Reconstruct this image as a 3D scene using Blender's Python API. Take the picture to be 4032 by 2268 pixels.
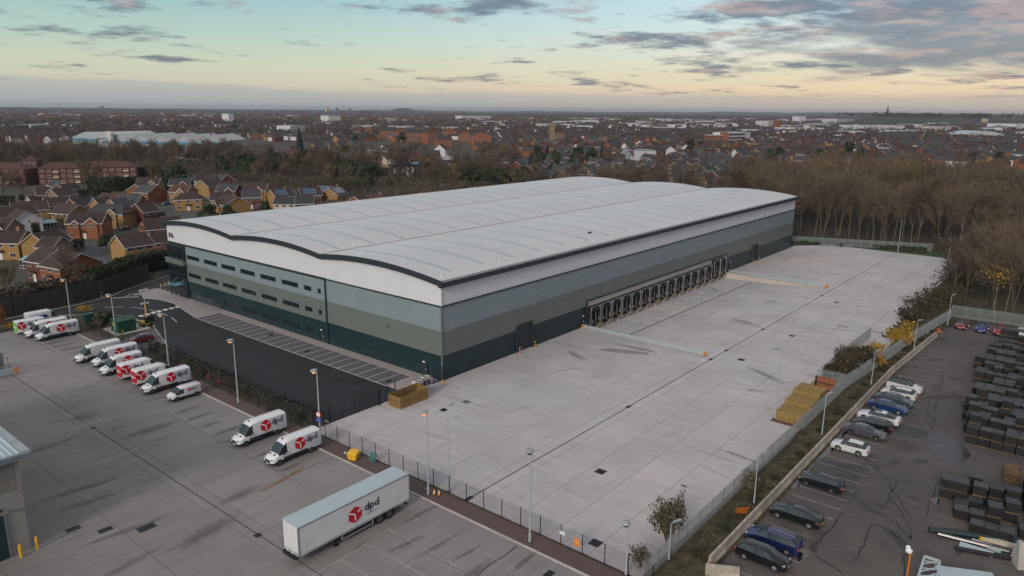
import bpy, math, random
from mathutils import Vector, Matrix, noise
R=math.radians; PI=math.pi
random.seed(7)
for o in list(bpy.data.objects): bpy.data.objects.remove(o)
S=bpy.context.scene
C=bpy.data.collections.new('place'); S.collection.children.link(C)
# ---------------------------------------------------------------- camera
CAM=Vector((-76.432,-76.479,40.921)); YAW=R(39.352); PIT=R(13.5678); ROLL=R(0.4923)
fw=Vector((math.cos(YAW)*math.cos(PIT),math.sin(YAW)*math.cos(PIT),-math.sin(PIT)))
rt=Vector((math.sin(YAW),-math.cos(YAW),0)); up=rt.cross(fw)
rt2=rt*math.cos(ROLL)+up*math.sin(ROLL); up2=up*math.cos(ROLL)-rt*math.sin(ROLL)
cd=bpy.data.cameras.new('camera'); co=bpy.data.objects.new('camera',cd); C.objects.link(co)
co.matrix_world=Matrix(((rt2.x,up2.x,-fw.x,CAM.x),(rt2.y,up2.y,-fw.y,CAM.y),(rt2.z,up2.z,-fw.z,CAM.z),(0,0,0,1)))
cd.sensor_width=36; cd.lens=25.881; cd.clip_start=0.5; cd.clip_end=40000
S.camera=co
# ---------------------------------------------------------------- light
SUN_EL=R(24); SUN_AZ=R(193)   # direction the light comes from, measured from +x
sl=bpy.data.lights.new('sun','SUN'); sl.energy=1.5; sl.angle=R(14); sl.color=(1.0,0.86,0.74)
so=bpy.data.objects.new('sun',sl); C.objects.link(so)
sd=Vector((math.cos(SUN_AZ)*math.cos(SUN_EL),math.sin(SUN_AZ)*math.cos(SUN_EL),math.sin(SUN_EL)))
so.rotation_euler=sd.to_track_quat('Z','Y').to_euler(); so.location=(-100,-40,120)
S.view_settings.view_transform='Standard'; S.view_settings.look='None'
S.view_settings.exposure=0.32; S.view_settings.gamma=1.0; S.view_settings.use_curve_mapping=False
S.render.engine='CYCLES'
W=bpy.data.worlds.new('World'); S.world=W; W.use_nodes=True
nt=W.node_tree; N=nt.nodes; L=nt.links; N.clear()
def nd(t,**k):
    n=N.new(t)
    for a,b in k.items(): setattr(n,a,b)
    return n
def inp(sock,v):
    if isinstance(v,bpy.types.NodeSocket): L.new(v,sock)
    elif v is not None: sock.default_value=v
def mth(op,a,b=None,c=None,clamp=False):
    n=nd('ShaderNodeMath',operation=op,use_clamp=clamp); inp(n.inputs[0],a); inp(n.inputs[1],b); inp(n.inputs[2],c); return n.outputs[0]
def mixc(f,a,b,bt='MIX'):
    n=nd('ShaderNodeMix',data_type='RGBA',blend_type=bt); inp(n.inputs[0],f)
    inp(n.inputs[6],a); inp(n.inputs[7],b); return n.outputs[2]
def ramp(f,pts,interp='LINEAR'):
    n=nd('ShaderNodeValToRGB'); e=n.color_ramp.elements; n.color_ramp.interpolation=interp
    while len(e)<len(pts): e.new(0.5)
    for k,(p,c) in zip(e,pts):
        k.position=p; k.color=(c,c,c,1) if isinstance(c,(int,float)) else (*c,1)
    inp(n.inputs[0],f); return n.outputs[0]
def sm(f,a,b):
    n=nd('ShaderNodeMapRange',interpolation_type='SMOOTHSTEP'); inp(n.inputs[0],f); n.inputs[1].default_value=a; n.inputs[2].default_value=b
    return n.outputs[0]
def srgb(*c): return tuple((x/255/12.92 if x<=10 else ((x/255+.055)/1.055)**2.4) for x in c)
tc=nd('ShaderNodeTexCoord'); sx=nd('ShaderNodeSeparateXYZ'); L.new(tc.outputs['Generated'],sx.inputs[0])
dx,dy,dz=sx.outputs
sky=nd('ShaderNodeTexSky',sky_type='NISHITA'); sky.sun_disc=False; sky.sun_elevation=SUN_EL; sky.sun_rotation=PI/2-SUN_AZ; sky.altitude=50; sky.dust_density=2.0
# azimuth coordinate: to the right of the view axis positive (world directions)
azr=mth('ADD',mth('MULTIPLY',dx,math.sin(YAW)),mth('MULTIPLY',dy,-math.cos(YAW)))
azf=sm(azr,-0.55,0.60)
el=mth('MAXIMUM',dz,0.0)
left=ramp(mth('MULTIPLY',el,2.0),[(0,srgb(168,172,174)),(.055,srgb(202,196,178)),(.10,srgb(200,205,180)),(.17,srgb(176,200,188)),(.25,srgb(150,188,190)),(.33,srgb(130,178,190)),(.45,srgb(126,174,192)),(1.0,srgb(216,220,224))])
right=ramp(mth('MULTIPLY',el,2.0),[(0,srgb(176,168,164)),(.055,srgb(234,208,172)),(.10,srgb(230,218,188)),(.16,srgb(224,228,216)),(.23,srgb(208,228,232)),(.33,srgb(186,218,230)),(.45,srgb(186,214,228)),(1.0,srgb(234,228,226))])
grad=mixc(azf,left,right)
# clouds on a layer seen from below: direction divided by height
den=mth('ADD',el,0.085)
cv=nd('ShaderNodeCombineXYZ'); L.new(mth('DIVIDE',dx,den),cv.inputs[0]); L.new(mth('DIVIDE',dy,den),cv.inputs[1]); cv.inputs[2].default_value=3.7
def nz(vec,scale,det,rough=.55,off=0):
    m=nd('ShaderNodeVectorMath',operation='ADD'); L.new(vec,m.inputs[0]); m.inputs[1].default_value=(off,off*.7,off*.3)
    n=nd('ShaderNodeTexNoise'); n.inputs['Scale'].default_value=scale; n.inputs['Detail'].default_value=det; n.inputs['Roughness'].default_value=rough
    L.new(m.outputs[0],n.inputs['Vector']); return n.outputs[0]
n1=nz(cv.outputs[0],1.9,7,.62,4.3); n2=nz(cv.outputs[0],0.62,3,.5,12.2)
# more cloud to the right and higher up; none low on the left
bias=mth('ADD',mth('MULTIPLY',mth('MULTIPLY',azf,azf),0.088),mth('MULTIPLY',sm(el,.02,.17),0.085))
dens=mth('ADD',mth('ADD',mth('MULTIPLY',n1,0.62),mth('MULTIPLY',n2,0.38)),bias)
cl=sm(dens,0.565,0.675)
# long bank of cloud at the far right
bn=nz(cv.outputs[0],1.6,6,.58,23.0)
bank=mth('MULTIPLY',sm(mth('ADD',azr,mth('MULTIPLY',mth('SUBTRACT',bn,.5),.55)),.27,.44),mth('MULTIPLY',sm(mth('ADD',el,mth('MULTIPLY',mth('SUBTRACT',bn,.5),.06)),.034,.060),mth('SUBTRACT',1.0,sm(el,.30,.5))))
cl=mth('MAXIMUM',cl,mth('MULTIPLY',bank,.92))
cl=mth('MULTIPLY',cl,sm(el,.012,.03))
shade=nz(cv.outputs[0],2.4,5,.6,31.0)
ccol=mixc(sm(shade,.46,.66),(*srgb(100,112,130),1),(*srgb(172,146,144),1))
ccol=mixc(mth('MULTIPLY',sm(dens,.66,.80),.45),ccol,(*srgb(92,100,118),1))
skyc=mixc(mth('MULTIPLY',cl,.90),grad,ccol)
# thin stratus lying along the horizon
hv=nd('ShaderNodeCombineXYZ'); L.new(azr,hv.inputs[0]); L.new(mth('MULTIPLY',el,6.0),hv.inputs[1]); hv.inputs[2].default_value=1.3
hn=nz(hv.outputs[0],7.0,5,.55,2.0)
top=mth('ADD',mth('ADD',0.021,mth('MULTIPLY',sm(azr,-.1,-.6),.012)),mth('MULTIPLY',mth('SUBTRACT',hn,.5),.016))
hb=mth('SUBTRACT',1.0,sm(mth('SUBTRACT',el,top),-.003,.0035))
skyc=mixc(mth('MULTIPLY',hb,.55),skyc,mixc(azf,(*srgb(160,168,172),1),(*srgb(190,178,170),1)))
nish=nd('ShaderNodeMix',data_type='RGBA',blend_type='MIX'); nish.inputs[0].default_value=0.93
L.new(sky.outputs[0],nish.inputs[6])
sc=nd('ShaderNodeVectorMath',operation='SCALE'); L.new(skyc,sc.inputs[0]); sc.inputs[3].default_value=8.9
L.new(sc.outputs[0],nish.inputs[7])
bg=nd('ShaderNodeBackground'); bg.inputs[1].default_value=0.1; L.new(nish.outputs[2],bg.inputs[0])
wo=nd('ShaderNodeOutputWorld'); L.new(bg.outputs[0],wo.inputs[0])
# ---------------------------------------------------------------- mesh helpers
class MB:
    def __init__(s): s.v=[]; s.f=[]; s.m=[]; s.mi=0
    def face(s,pts):
        n=len(s.v); s.v+=[tuple(p) for p in pts]; s.f.append(tuple(range(n,n+len(pts)))); s.m.append(s.mi); return s
    def add(s,vs,fs):
        n=len(s.v); s.v+=[tuple(p) for p in vs]
        for f in fs: s.f.append(tuple(n+i for i in f)); s.m.append(s.mi)
        return s
    def box(s,x0,y0,z0,x1,y1,z1):
        return s.add([(x0,y0,z0),(x1,y0,z0),(x1,y1,z0),(x0,y1,z0),(x0,y0,z1),(x1,y0,z1),(x1,y1,z1),(x0,y1,z1)],
          [(3,2,1,0),(4,5,6,7),(0,1,5,4),(1,2,6,5),(2,3,7,6),(3,0,4,7)])
    def beam(s,p,q,w,h):
        p=Vector(p);q=Vector(q);d=(q-p).normalized(); a=Vector((0,0,1)) if abs(d.z)<.95 else Vector((1,0,0))
        sd=d.cross(a).normalized()*w/2; u=sd.cross(d).normalized()*h/2
        vs=[p-sd-u,p+sd-u,p+sd+u,p-sd+u,q-sd-u,q+sd-u,q+sd+u,q-sd+u]
        return s.add(vs,[(0,1,2,3),(7,6,5,4),(1,0,4,5),(2,1,5,6),(3,2,6,7),(0,3,7,4)])
    def tube(s,p,q,r0,r1=None,n=8,cap=True):
        r1=r0 if r1 is None else r1
        p=Vector(p);q=Vector(q);d=(q-p)
        if d.length<1e-6: return s
        d.normalize(); a=Vector((0,0,1)) if abs(d.z)<.95 else Vector((1,0,0))
        x=d.cross(a).normalized(); y=x.cross(d).normalized()
        vs=[p+(x*math.cos(2*PI*i/n)+y*math.sin(2*PI*i/n))*r0 for i in range(n)]+[q+(x*math.cos(2*PI*i/n)+y*math.sin(2*PI*i/n))*r1 for i in range(n)]
        fs=[(i,(i+1)%n,n+(i+1)%n,n+i) for i in range(n)]
        if cap: fs+= [tuple(range(n-1,-1,-1)),tuple(range(n,2*n))]
        return s.add(vs,fs)
    def prism(s,poly,z0,z1):
        n=len(poly)
        return s.add([(x,y,z0) for x,y in poly]+[(x,y,z1) for x,y in poly],[tuple(range(n-1,-1,-1)),tuple(range(n,2*n))]+[(i,(i+1)%n,n+(i+1)%n,n+i) for i in range(n)])
    def lathe(s,pr,n=12,c=(0,0)):
        vs=[(c[0]+r*math.cos(2*PI*i/n),c[1]+r*math.sin(2*PI*i/n),z) for r,z in pr for i in range(n)]
        fs=[(k*n+i,k*n+(i+1)%n,(k+1)*n+(i+1)%n,(k+1)*n+i) for k in range(len(pr)-1) for i in range(n)]
        fs+=[tuple(range(n-1,-1,-1)),tuple((len(pr)-1)*n+i for i in range(n))]
        return s.add(vs,fs)
    def mesh(s,name,mat,smooth=False):
        me=bpy.data.meshes.new(name); me.from_pydata(s.v,[],s.f)
        for m in (mat if isinstance(mat,(list,tuple)) else [mat]): me.materials.append(m)
        if isinstance(mat,(list,tuple)): me.polygons.foreach_set('material_index',s.m)
        if smooth: me.polygons.foreach_set('use_smooth',[True]*len(me.polygons))
        me.update(); return me
    def build(s,name,mat,parent=None,smooth=False,loc=None,rz=0):
        return put(name,s.mesh(name,mat,smooth),parent,loc,rz)
def put(name,me,parent=None,loc=None,rz=0,sc=None):
    o=bpy.data.objects.new(name,me); C.objects.link(o)
    if parent: o.parent=parent
    if loc is not None: o.location=loc
    if rz: o.rotation_euler=(0,0,rz)
    if sc is not None: o.scale=(sc,sc,sc) if isinstance(sc,(int,float)) else sc
    return o
def tag(o,label=None,cat=None,group=None,kind=None):
    if label: o['label']=label
    if cat: o['category']=cat
    if group: o['group']=group
    if kind: o['kind']=kind
    return o
def T(name,label,cat,loc=(0,0,0),rz=0,group=None):
    o=bpy.data.objects.new(name,None); C.objects.link(o); o.empty_display_size=.3
    o.location=loc if len(loc)==3 else (*loc,0); o.rotation_euler=(0,0,rz); return tag(o,label,cat,group)
def setting(o): o['kind']='structure'; return o
KIDS={}
def copy_tree(o,loc=None,rz=None,label=None,sc=None,kids=None):
    c=o.copy(); C.objects.link(c)
    if loc is not None: c.location=loc if len(loc)==3 else (*loc,0)
    if rz is not None: c.rotation_euler=(0,0,rz)
    if sc is not None: c.scale=(sc,sc,sc) if isinstance(sc,(int,float)) else sc
    if label: c['label']=label
    if o.name not in KIDS: KIDS[o.name]=[(k,list(k.children)) for k in o.children]
    for k,gs in KIDS[o.name]:
        d=k.copy(); C.objects.link(d); d.parent=c
        for g in gs:
            e=g.copy(); C.objects.link(e); e.parent=d
    return c
# ---------------------------------------------------------------- materials
def M(name,col,rough=.8,metal=0,var=.18,scale=1.0,rnd=0,bump=0,bscale=30,coat=0,stretch=None,col2=None,world=False,emit=None,spec=.5):
    m=bpy.data.materials.new(name); m.use_nodes=True; t=m.node_tree; b=t.nodes['Principled BSDF']
    b.inputs['Roughness'].default_value=rough; b.inputs['Metallic'].default_value=metal
    b.inputs['Coat Weight'].default_value=coat; b.inputs['Specular IOR Level'].default_value=spec
    b.inputs['Base Color'].default_value=(*col,1)
    if emit: b.inputs['Emission Color'].default_value=(*emit[0],1); b.inputs['Emission Strength'].default_value=emit[1]
    c=None
    if var or col2:
        g=t.nodes.new('ShaderNodeNewGeometry' if world else 'ShaderNodeTexCoord')
        mp=t.nodes.new('ShaderNodeMapping'); t.links.new(g.outputs['Position' if world else 'Object'],mp.inputs[0])
        if stretch: mp.inputs['Scale'].default_value=stretch
        n=t.nodes.new('ShaderNodeTexNoise'); n.inputs['Scale'].default_value=scale; n.inputs['Detail'].default_value=5; n.inputs['Roughness'].default_value=.6
        t.links.new(mp.outputs[0],n.inputs['Vector'])
        x=t.nodes.new('ShaderNodeMix'); x.data_type='RGBA'; t.links.new(n.outputs[0],x.inputs[0])
        r=t.nodes.new('ShaderNodeMapRange'); r.inputs[1].default_value=.3; r.inputs[2].default_value=.7; t.links.new(n.outputs[0],r.inputs[0]); t.links.new(r.outputs[0],x.inputs[0])
        c2=col2 or tuple(k*(1+var) for k in col)
        x.inputs[6].default_value=(*[k*(1-var) for k in col],1); x.inputs[7].default_value=(*c2,1)
        c=x.outputs[2]
        if bump:
            n2=t.nodes.new('ShaderNodeTexNoise'); n2.inputs['Scale'].default_value=bscale; n2.inputs['Detail'].default_value=4
            t.links.new(g.outputs['Position' if world else 'Object'],n2.inputs['Vector'])
            bp=t.nodes.new('ShaderNodeBump'); bp.inputs['Strength'].default_value=bump; bp.inputs['Distance'].default_value=.05
            t.links.new(n2.outputs[0],bp.inputs['Height']); t.links.new(bp.outputs[0],b.inputs['Normal'])
    if rnd:
        oi=t.nodes.new('ShaderNodeObjectInfo'); r=t.nodes.new('ShaderNodeMapRange'); r.inputs[3].default_value=1-rnd; r.inputs[4].default_value=1+rnd
        t.links.new(oi.outputs['Random'],r.inputs[0])
        v=t.nodes.new('ShaderNodeVectorMath'); v.operation='SCALE'
        if c: t.links.new(c,v.inputs[0])
        else: v.inputs[0].default_value=col
        t.links.new(r.outputs[0],v.inputs[3]); c=v.outputs[0]
    if c: t.links.new(c,b.inputs['Base Color'])
    m['c']=1
    return m
def concrete(name,base,tint,streak=(.15,2.5,1),rnd=.07,dirt=.5):
    m=bpy.data.materials.new(name); m.use_nodes=True; t=m.node_tree; b=t.nodes['Principled BSDF']; b.inputs['Roughness'].default_value=.85
    nn=t.nodes.new; lk=t.links.new
    g=nn('ShaderNodeNewGeometry')
    def noi(scale,det,st=None,off=0,ro=.6):
        mp=nn('ShaderNodeMapping'); lk(g.outputs['Position'],mp.inputs[0]); mp.inputs['Location'].default_value=(off,off*.6,0)
        if st: mp.inputs['Scale'].default_value=st
        n=nn('ShaderNodeTexNoise'); n.inputs['Scale'].default_value=scale; n.inputs['Detail'].default_value=det; n.inputs['Roughness'].default_value=ro; lk(mp.outputs[0],n.inputs['Vector']); return n.outputs[0]
    def mr(v,a,c,x,y):
        r=nn('ShaderNodeMapRange'); lk(v,r.inputs[0]); r.inputs[1].default_value=a; r.inputs[2].default_value=c; r.inputs[3].default_value=x; r.inputs[4].default_value=y; return r.outputs[0]
    def mul(a,c):
        k=nn('ShaderNodeMath'); k.operation='MULTIPLY'; lk(a,k.inputs[0]); lk(c,k.inputs[1]); return k.outputs[0]
    x=nn('ShaderNodeMix'); x.data_type='RGBA'; lk(mr(noi(.035,3),.38,.62,0,1),x.inputs[0]); x.inputs[6].default_value=(*base,1); x.inputs[7].default_value=(*tint,1)
    f=mr(noi(.9,6,streak),.3,.7,.88,1.10)
    f=mul(f,mr(noi(.11,5,None,9),.35,.65,.90,1.07))
    f=mul(f,mr(noi(6,4,None,3),.3,.7,.95,1.04))
    f=mul(f,mr(noi(.22,6,(.5,1.6,1),17,.7),.60,.74,1,1-dirt*.35))
    oi=nn('ShaderNodeObjectInfo'); f=mul(f,mr(oi.outputs['Random'],0,1,1-rnd,1+rnd))
    v=nn('ShaderNodeVectorMath'); v.operation='SCALE'; lk(x.outputs[2],v.inputs[0]); lk(f,v.inputs[3]); lk(v.outputs[0],b.inputs['Base Color'])
    lk(mr(noi(.3,4),.3,.7,.75,.92),b.inputs['Roughness'])
    return m
m={}
m['slab']=concrete('pale_yard_concrete',(.50,.455,.448),(.462,.455,.470),(2.4,.14,1),.04,1.1)
m['slab2']=concrete('weathered_yard_concrete',(.255,.238,.228),(.215,.206,.199),(.10,1.6,1),.06,1.7)
m['joint']=M('joint_sealant',(.05,.05,.055),.9)
m['asphalt']=M('new_asphalt',(.016,.019,.023),.82,var=.42,scale=.22,world=True,bump=.25,bscale=25)
m['tarmac']=concrete('old_tarmac',(.110,.092,.084),(.082,.075,.073),(1.3,.4,1),.0,1.8)
m['paver']=M('block_paving',(.115,.113,.12),.9,var=.14,scale=5,rnd=.06)
m['path']=M('path_paving',(.34,.30,.29),.9,var=.10,scale=5,rnd=.07)
m['kerb']=M('kerb_concrete',(.42,.40,.365),.9,rnd=.08)
m['line']=M('white_road_paint',(.72,.72,.70),.7,var=.12,scale=3,world=True)
m['worn']=M('worn_road_paint',(.36,.35,.33),.8,var=.35,scale=2,world=True)
m['yline']=M('yellow_road_paint',(.55,.38,.10),.7,var=.2,scale=3)
m['earth']=M('wild_ground',(.050,.045,.028),.95,var=.5,scale=.05,world=True,col2=(.075,.062,.045))
m['verge']=M('verge_soil',(.045,.042,.022),.95,var=.5,scale=.8,world=True,col2=(.10,.085,.040),bump=.6,bscale=4)
m['gravel']=M('brown_gravel',(.115,.078,.070),.95,var=.4,scale=9,world=True,bump=.8,bscale=14)
m['grass']=M('grass',(.035,.075,.020),.95,var=.35,scale=1.2,world=True)
m['road']=M('estate_road',(.070,.075,.082),.85,var=.12,scale=.3,world=True)
m['drain']=M('drain_iron',(.022,.024,.03),.6,.5)
m['white']=M('white_cladding',(.64,.66,.69),.45,var=.03,scale=.3,coat=.1)
m['blue']=M('blue_grey_cladding',(.212,.272,.302),.45,var=.04,scale=.3,coat=.1)
m['khaki']=M('khaki_grey_cladding',(.142,.166,.155),.45,var=.04,scale=.3,coat=.1)
m['teal']=M('dark_teal_cladding',(.008,.030,.036),.42,var=.06,scale=.3,coat=.15)
m['trim']=M('charcoal_trim',(.024,.034,.042),.45,var=.1)
m['gutter']=M('grey_gutter',(.20,.24,.27),.45,.3)
m['rooflight']=M('translucent_rooflight',(.40,.47,.53),.3,var=.08,scale=2)
m['glass']=M('dark_glass',(.012,.020,.024),.06,var=.3,scale=.8,spec=.8)
m['clear']=M('blue_canopy_glass',(.12,.36,.44),.1,spec=.8)
m['dockc']=M('dock_concrete',(.46,.42,.375),.85,var=.12,scale=.5,world=True)
m['black']=M('black_rubber',(.008,.009,.013),.7,var=.3)
m['yellow']=M('yellow_paint',(.75,.42,.02),.5)
m['gold']=M('orange_end_terminal',(.70,.22,.01),.5)
m['galv']=M('galvanised_steel',(.42,.49,.51),.5,.25,var=.12,scale=2)
m['galvd']=M('weathered_palisade_steel',(.30,.34,.345),.6,.35,var=.2,scale=1.5)
m['navy']=M('dark_powder_coat',(.012,.014,.028),.5)
m['lampg']=M('lantern_grey',(.34,.38,.38),.4,.3)
m['lens']=M('lit_lamp_lens',(.8,.4,.15),.3,var=0,emit=((1.0,.42,.12),.8))
m['timber']=M('new_timber',(.24,.145,.05),.85,var=.3,scale=2.5,rnd=.15,stretch=(6,6,.6))
m['dtimber']=M('dark_acoustic_timber',(.062,.048,.043),.9,var=.3,scale=1.2,rnd=.12,stretch=(4,4,.4))
m['vanw']=M('white_van_paint',(.70,.72,.74),.28,var=.08,scale=.7,rnd=.05,coat=.5)
m['red']=M('red_logo_film',(.50,.006,.020),.35,var=.04)
m['ink']=M('navy_lettering',(.012,.014,.040),.4,var=0)
m['film']=M('white_logo_film',(.85,.85,.85),.4,var=0)
m['green']=M('bright_green_film',(.10,.55,.06),.4,var=.15,scale=2)
m['chassis']=M('dark_plastic',(.014,.017,.028),.6)
m['tyre']=M('tyre_rubber',(.013,.013,.014),.85)
m['rim']=M('silver_rim',(.42,.43,.45),.3,.8)
m['steelrim']=M('grey_steel_rim',(.12,.12,.13),.5,.5)
m['wind']=M('vehicle_glass',(.014,.028,.032),.05,var=.2,spec=.9)
m['head']=M('headlamp',(.45,.48,.50),.1,.2,coat=1)
m['tail']=M('tail_lamp',(.42,.010,.008),.2,coat=1)
m['plate']=M('yellow_number_plate',(.62,.50,.10),.5); m['platew']=M('white_number_plate',(.6,.6,.58),.5)
m['sgreen']=M('substation_green',(.004,.060,.032),.5,var=.08)
m['bark']=M('brown_bark',(.075,.062,.048),.95,var=.3,scale=3)
m['birch']=M('pale_birch_bark',(.15,.128,.095),.9,var=.45,scale=2.5,rnd=.25)
m['twig']=M('brown_twigs',(.130,.092,.062),.95,var=.3,scale=.4,rnd=.35)
m['twigp']=M('purple_brown_twigs',(.125,.090,.072),.95,var=.3,scale=.4,rnd=.3)
m['twigo']=M('olive_twigs',(.150,.115,.062),.95,var=.3,scale=.4,rnd=.3)
m['leaf']=M('evergreen_leaves',(.022,.046,.016),.8,var=.6,scale=.5,rnd=.3,col2=(.050,.085,.028))
m['conifer']=M('conifer_needles',(.010,.026,.018),.85,var=.5,scale=.6,rnd=.2)
m['hedged']=M('dark_roadside_hedge',(.010,.017,.010),.9,var=.6,scale=.9,col2=(.022,.028,.012))
m['hedge']=M('hedge_leaves',(.022,.036,.014),.85,var=.6,scale=.7,col2=(.045,.06,.02))
m['hedgeb']=M('brambles_and_hedge',(.050,.048,.024),.9,var=.6,scale=.5,col2=(.10,.075,.038))
m['yleaf']=M('yellow_autumn_leaves',(.34,.20,.018),.8,var=.35,scale=1.5)
m['rleaf']=M('russet_autumn_leaves',(.26,.10,.03),.85,var=.35,scale=1.0,rnd=.3)
m['byel']=M('yellow_brick',(.31,.185,.070),.9,var=.16,scale=2.5,rnd=.10)
m['bora']=M('orange_brick',(.24,.088,.040),.9,var=.18,scale=2.5,rnd=.10)
m['bred']=M('red_brick',(.125,.042,.032),.9,var=.18,scale=2.5,rnd=.12)
m['bbuf']=M('buff_brick',(.23,.17,.105),.9,var=.16,scale=2.5,rnd=.10)
m['cream']=M('cream_render',(.52,.46,.36),.8,var=.06,rnd=.08)
m['rend']=M('white_render',(.60,.60,.62),.8,var=.06,rnd=.06)
m['rbrn']=M('brown_roof_tiles',(.046,.029,.025),.9,var=.25,scale=1.6,rnd=.2,stretch=(1,1,3))
m['rgry']=M('grey_slate_roof',(.044,.046,.050),.85,var=.22,scale=1.6,rnd=.2)
m['rred']=M('red_roof_tiles',(.080,.036,.029),.9,var=.25,scale=1.6,rnd=.15)
m['upvc']=M('white_frames',(.70,.70,.70),.5,var=0)
m['solar']=M('solar_panel',(.025,.065,.14),.12,var=.1,coat=.6)
m['crate']=M('black_plastic_crate',(.010,.011,.012),.6,var=.3,rnd=.5,scale=2)
m['cratel']=M('grey_crate_lid',(.034,.040,.045),.45,var=.3,rnd=.4,scale=2)
m['pallet']=M('pallet_wood',(.13,.080,.036),.9,var=.3,rnd=.3)
m['gab']=M('gold_stone_gabion',(.26,.175,.058),.95,var=.5,scale=5,bump=.9,bscale=9,world=True)
m['blueshed']=M('blue_sheet',(.06,.24,.36),.6); m['asb']=M('pale_sheet_roof',(.46,.46,.45),.8,var=.12,scale=.2); m['shedw']=M('grey_shed_wall',(.36,.40,.44),.8)
m['rust']=M('rust',(.16,.06,.03),.9,var=.4,scale=3)

# ---------------------------------------------------------------- ground and hard surfaces
g=MB(); HX0,HX1,HY0,HY1=38.0,104.8,-25.75,0.25
g.mi=0; F=16000
for x0,y0,x1,y1 in ((-F,-F,F,HY0),(-F,HY1,F,F),(-F,HY0,HX0,HY1),(HX1,HY0,F,HY1)): g.face([(x0,y0,-.10),(x1,y0,-.10),(x1,y1,-.10),(x0,y1,-.10)])
setting(g.build('ground',m['earth']))
def sheet(name,poly,z,mat,kind='structure',th=.05,parent=None):
    o=MB().prism(poly,z-th,z).build(name,mat,parent)
    if not parent: o['kind']=kind
    return o
def rect(x0,y0,x1,y1): return [(x0,y0),(x1,y0),(x1,y1),(x0,y1)]
yb=T('main_yard',None,None); del_=None; yb['kind']='structure'
dyb=T('depot_yard',None,None); dyb['kind']='structure'
for k in ('label','category'):
    for o in (yb,dyb):
        if k in o: del o[k]
# joint filler showing between slabs
j=MB()
for r in ((-23.95,-48.8,HX0,.3),(HX1,HY0,167.4,.3),(HX0,-48.8,167.4,HY0)): j.prism(rect(*r),-.09,-.03)
j.build('joint_filler',m['joint'],yb)
MB().prism(rect(-90,-75,-26.75,79),-.09,-.03).build('joint_filler',m['joint'],dyb)
rs=random.Random(3)
def slab(x0,y0,x1,y1,par,mat):
    gp=.022
    o=MB().box(-(x1-x0)/2+gp,-(y1-y0)/2+gp,-.05,(x1-x0)/2-gp,(y1-y0)/2-gp,0).build('concrete_slab',mat,par,loc=((x0+x1)/2,(y0+y1)/2,0)); return o
lanes=[.3,-6.2,-10.85,-15.8,-20.75,-25.75,-27.19,None,-27.31,-28.6,-33.4,-38.1,-42.9,-48.7]
for a,b in zip(lanes,lanes[1:]):
    if a is None or b is None: continue
    segs=[(-23.9,167.2)]
    if a>-25: segs=[(-23.9,HX0),(HX1,167.2)]
    for x0,x1 in segs:
        x=x0; 
        while x<x1-.1:
            st=rs.uniform(12,19) if x>x0 else rs.uniform(9,18)
            nx=x+st
            if x1-nx<6: nx=x1
            yy=b
            if b<-45 and x>60: yy=-45.8
            slab(x,yy,nx,a,yb,m['slab']); x=nx
MB().box(-23.6,-27.30,-.05,166.5,-27.20,-.012).build('drain_channel',m['drain'],yb)
for x,y,w in ((-3.7,-8.5,1.0),(-7.9,-8.1,1.0),(40.4,-31.3,1.1),(92.0,-31.7,1.1),(-9.0,-34.8,1.15),(-21.7,-42.4,1.15),(60,-33.0,1.0)):
    MB().box(-w/2,-w/2,-.03,w/2,w/2,.006).build('manhole_cover',m['drain'],yb,loc=(x,y,0))
for x in (37.1,43.5,60.5,96.1,-23.4,10):
    MB().box(-.5,-.28,-.03,.5,.28,.008).build('gully_grate',m['drain'],yb,loc=(x,-27.25,0))
# sloping loading apron: flat pit by the doors, rising to yard level
ap=T('loading_apron',None,None)
for k in ('label','category'):
    if k in ap: del ap[k]
ap['kind']='structure'
prof=[(.2,-1.2),(-7.4,-1.2),(-7.6,-1.2),(-13.5,-.81),(-19.5,-.405),(-25.75,0)]
def aprow(y0,z0,y1,z1,n,mat,nm='concrete_slab'):
    w=(HX1-HX0)/n
    for i in range(n):
        a=HX0+i*w+.03; b=a+w-.06
        MB().add([(a,y0-.03,z0),(b,y0-.03,z0),(b,y1+.03,z1),(a,y1+.03,z1),(a,y0-.03,z0-.2),(b,y0-.03,z0-.2),(b,y1+.03,z1-.2),(a,y1+.03,z1-.2)],[(0,3,2,1),(4,5,6,7),(0,1,5,4),(1,2,6,5),(2,3,7,6),(3,0,4,7)]).build(nm,mat,ap)
for (y0,z0),(y1,z1),n in zip(prof,prof[1:],(8,1,5,5,4)):
    if n==1: MB().box(HX0,y1+.06,-1.35,HX1,y0-.04,-1.205).build('drain_channel',m['drain'],ap)
    else: aprow(y0,z0,y1,z1,n,m['slab'])
MB().add([(HX0,.2,-1.3),(HX1,.2,-1.3),(HX1,-7.5,-1.3),(HX0,-7.5,-1.3),(HX1,-25.7,-.1),(HX0,-25.7,-.1)],[(0,3,2,1),(3,5,4,2)]).build('joint_filler',m['joint'],ap)
for xa,xb,nm in ((HX0-.02,HX0+.26,'retaining_wall'),(HX1-.26,HX1+.02,'retaining_wall')):
    w=MB(); vs=[]
    for x in (xa,xb): vs+=[(x,.2,-1.5),(x,-7.5,-1.5),(x,-25.7,-.3),(x,-25.7,.16),(x,.2,.16)]
    w.add(vs,[(0,1,2,3,4),(9,8,7,6,5),(0,5,6,1),(1,6,7,2),(2,7,8,3),(3,8,9,4),(4,9,5,0)])
    w.build(nm,m['dockc'],ap)
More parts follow.
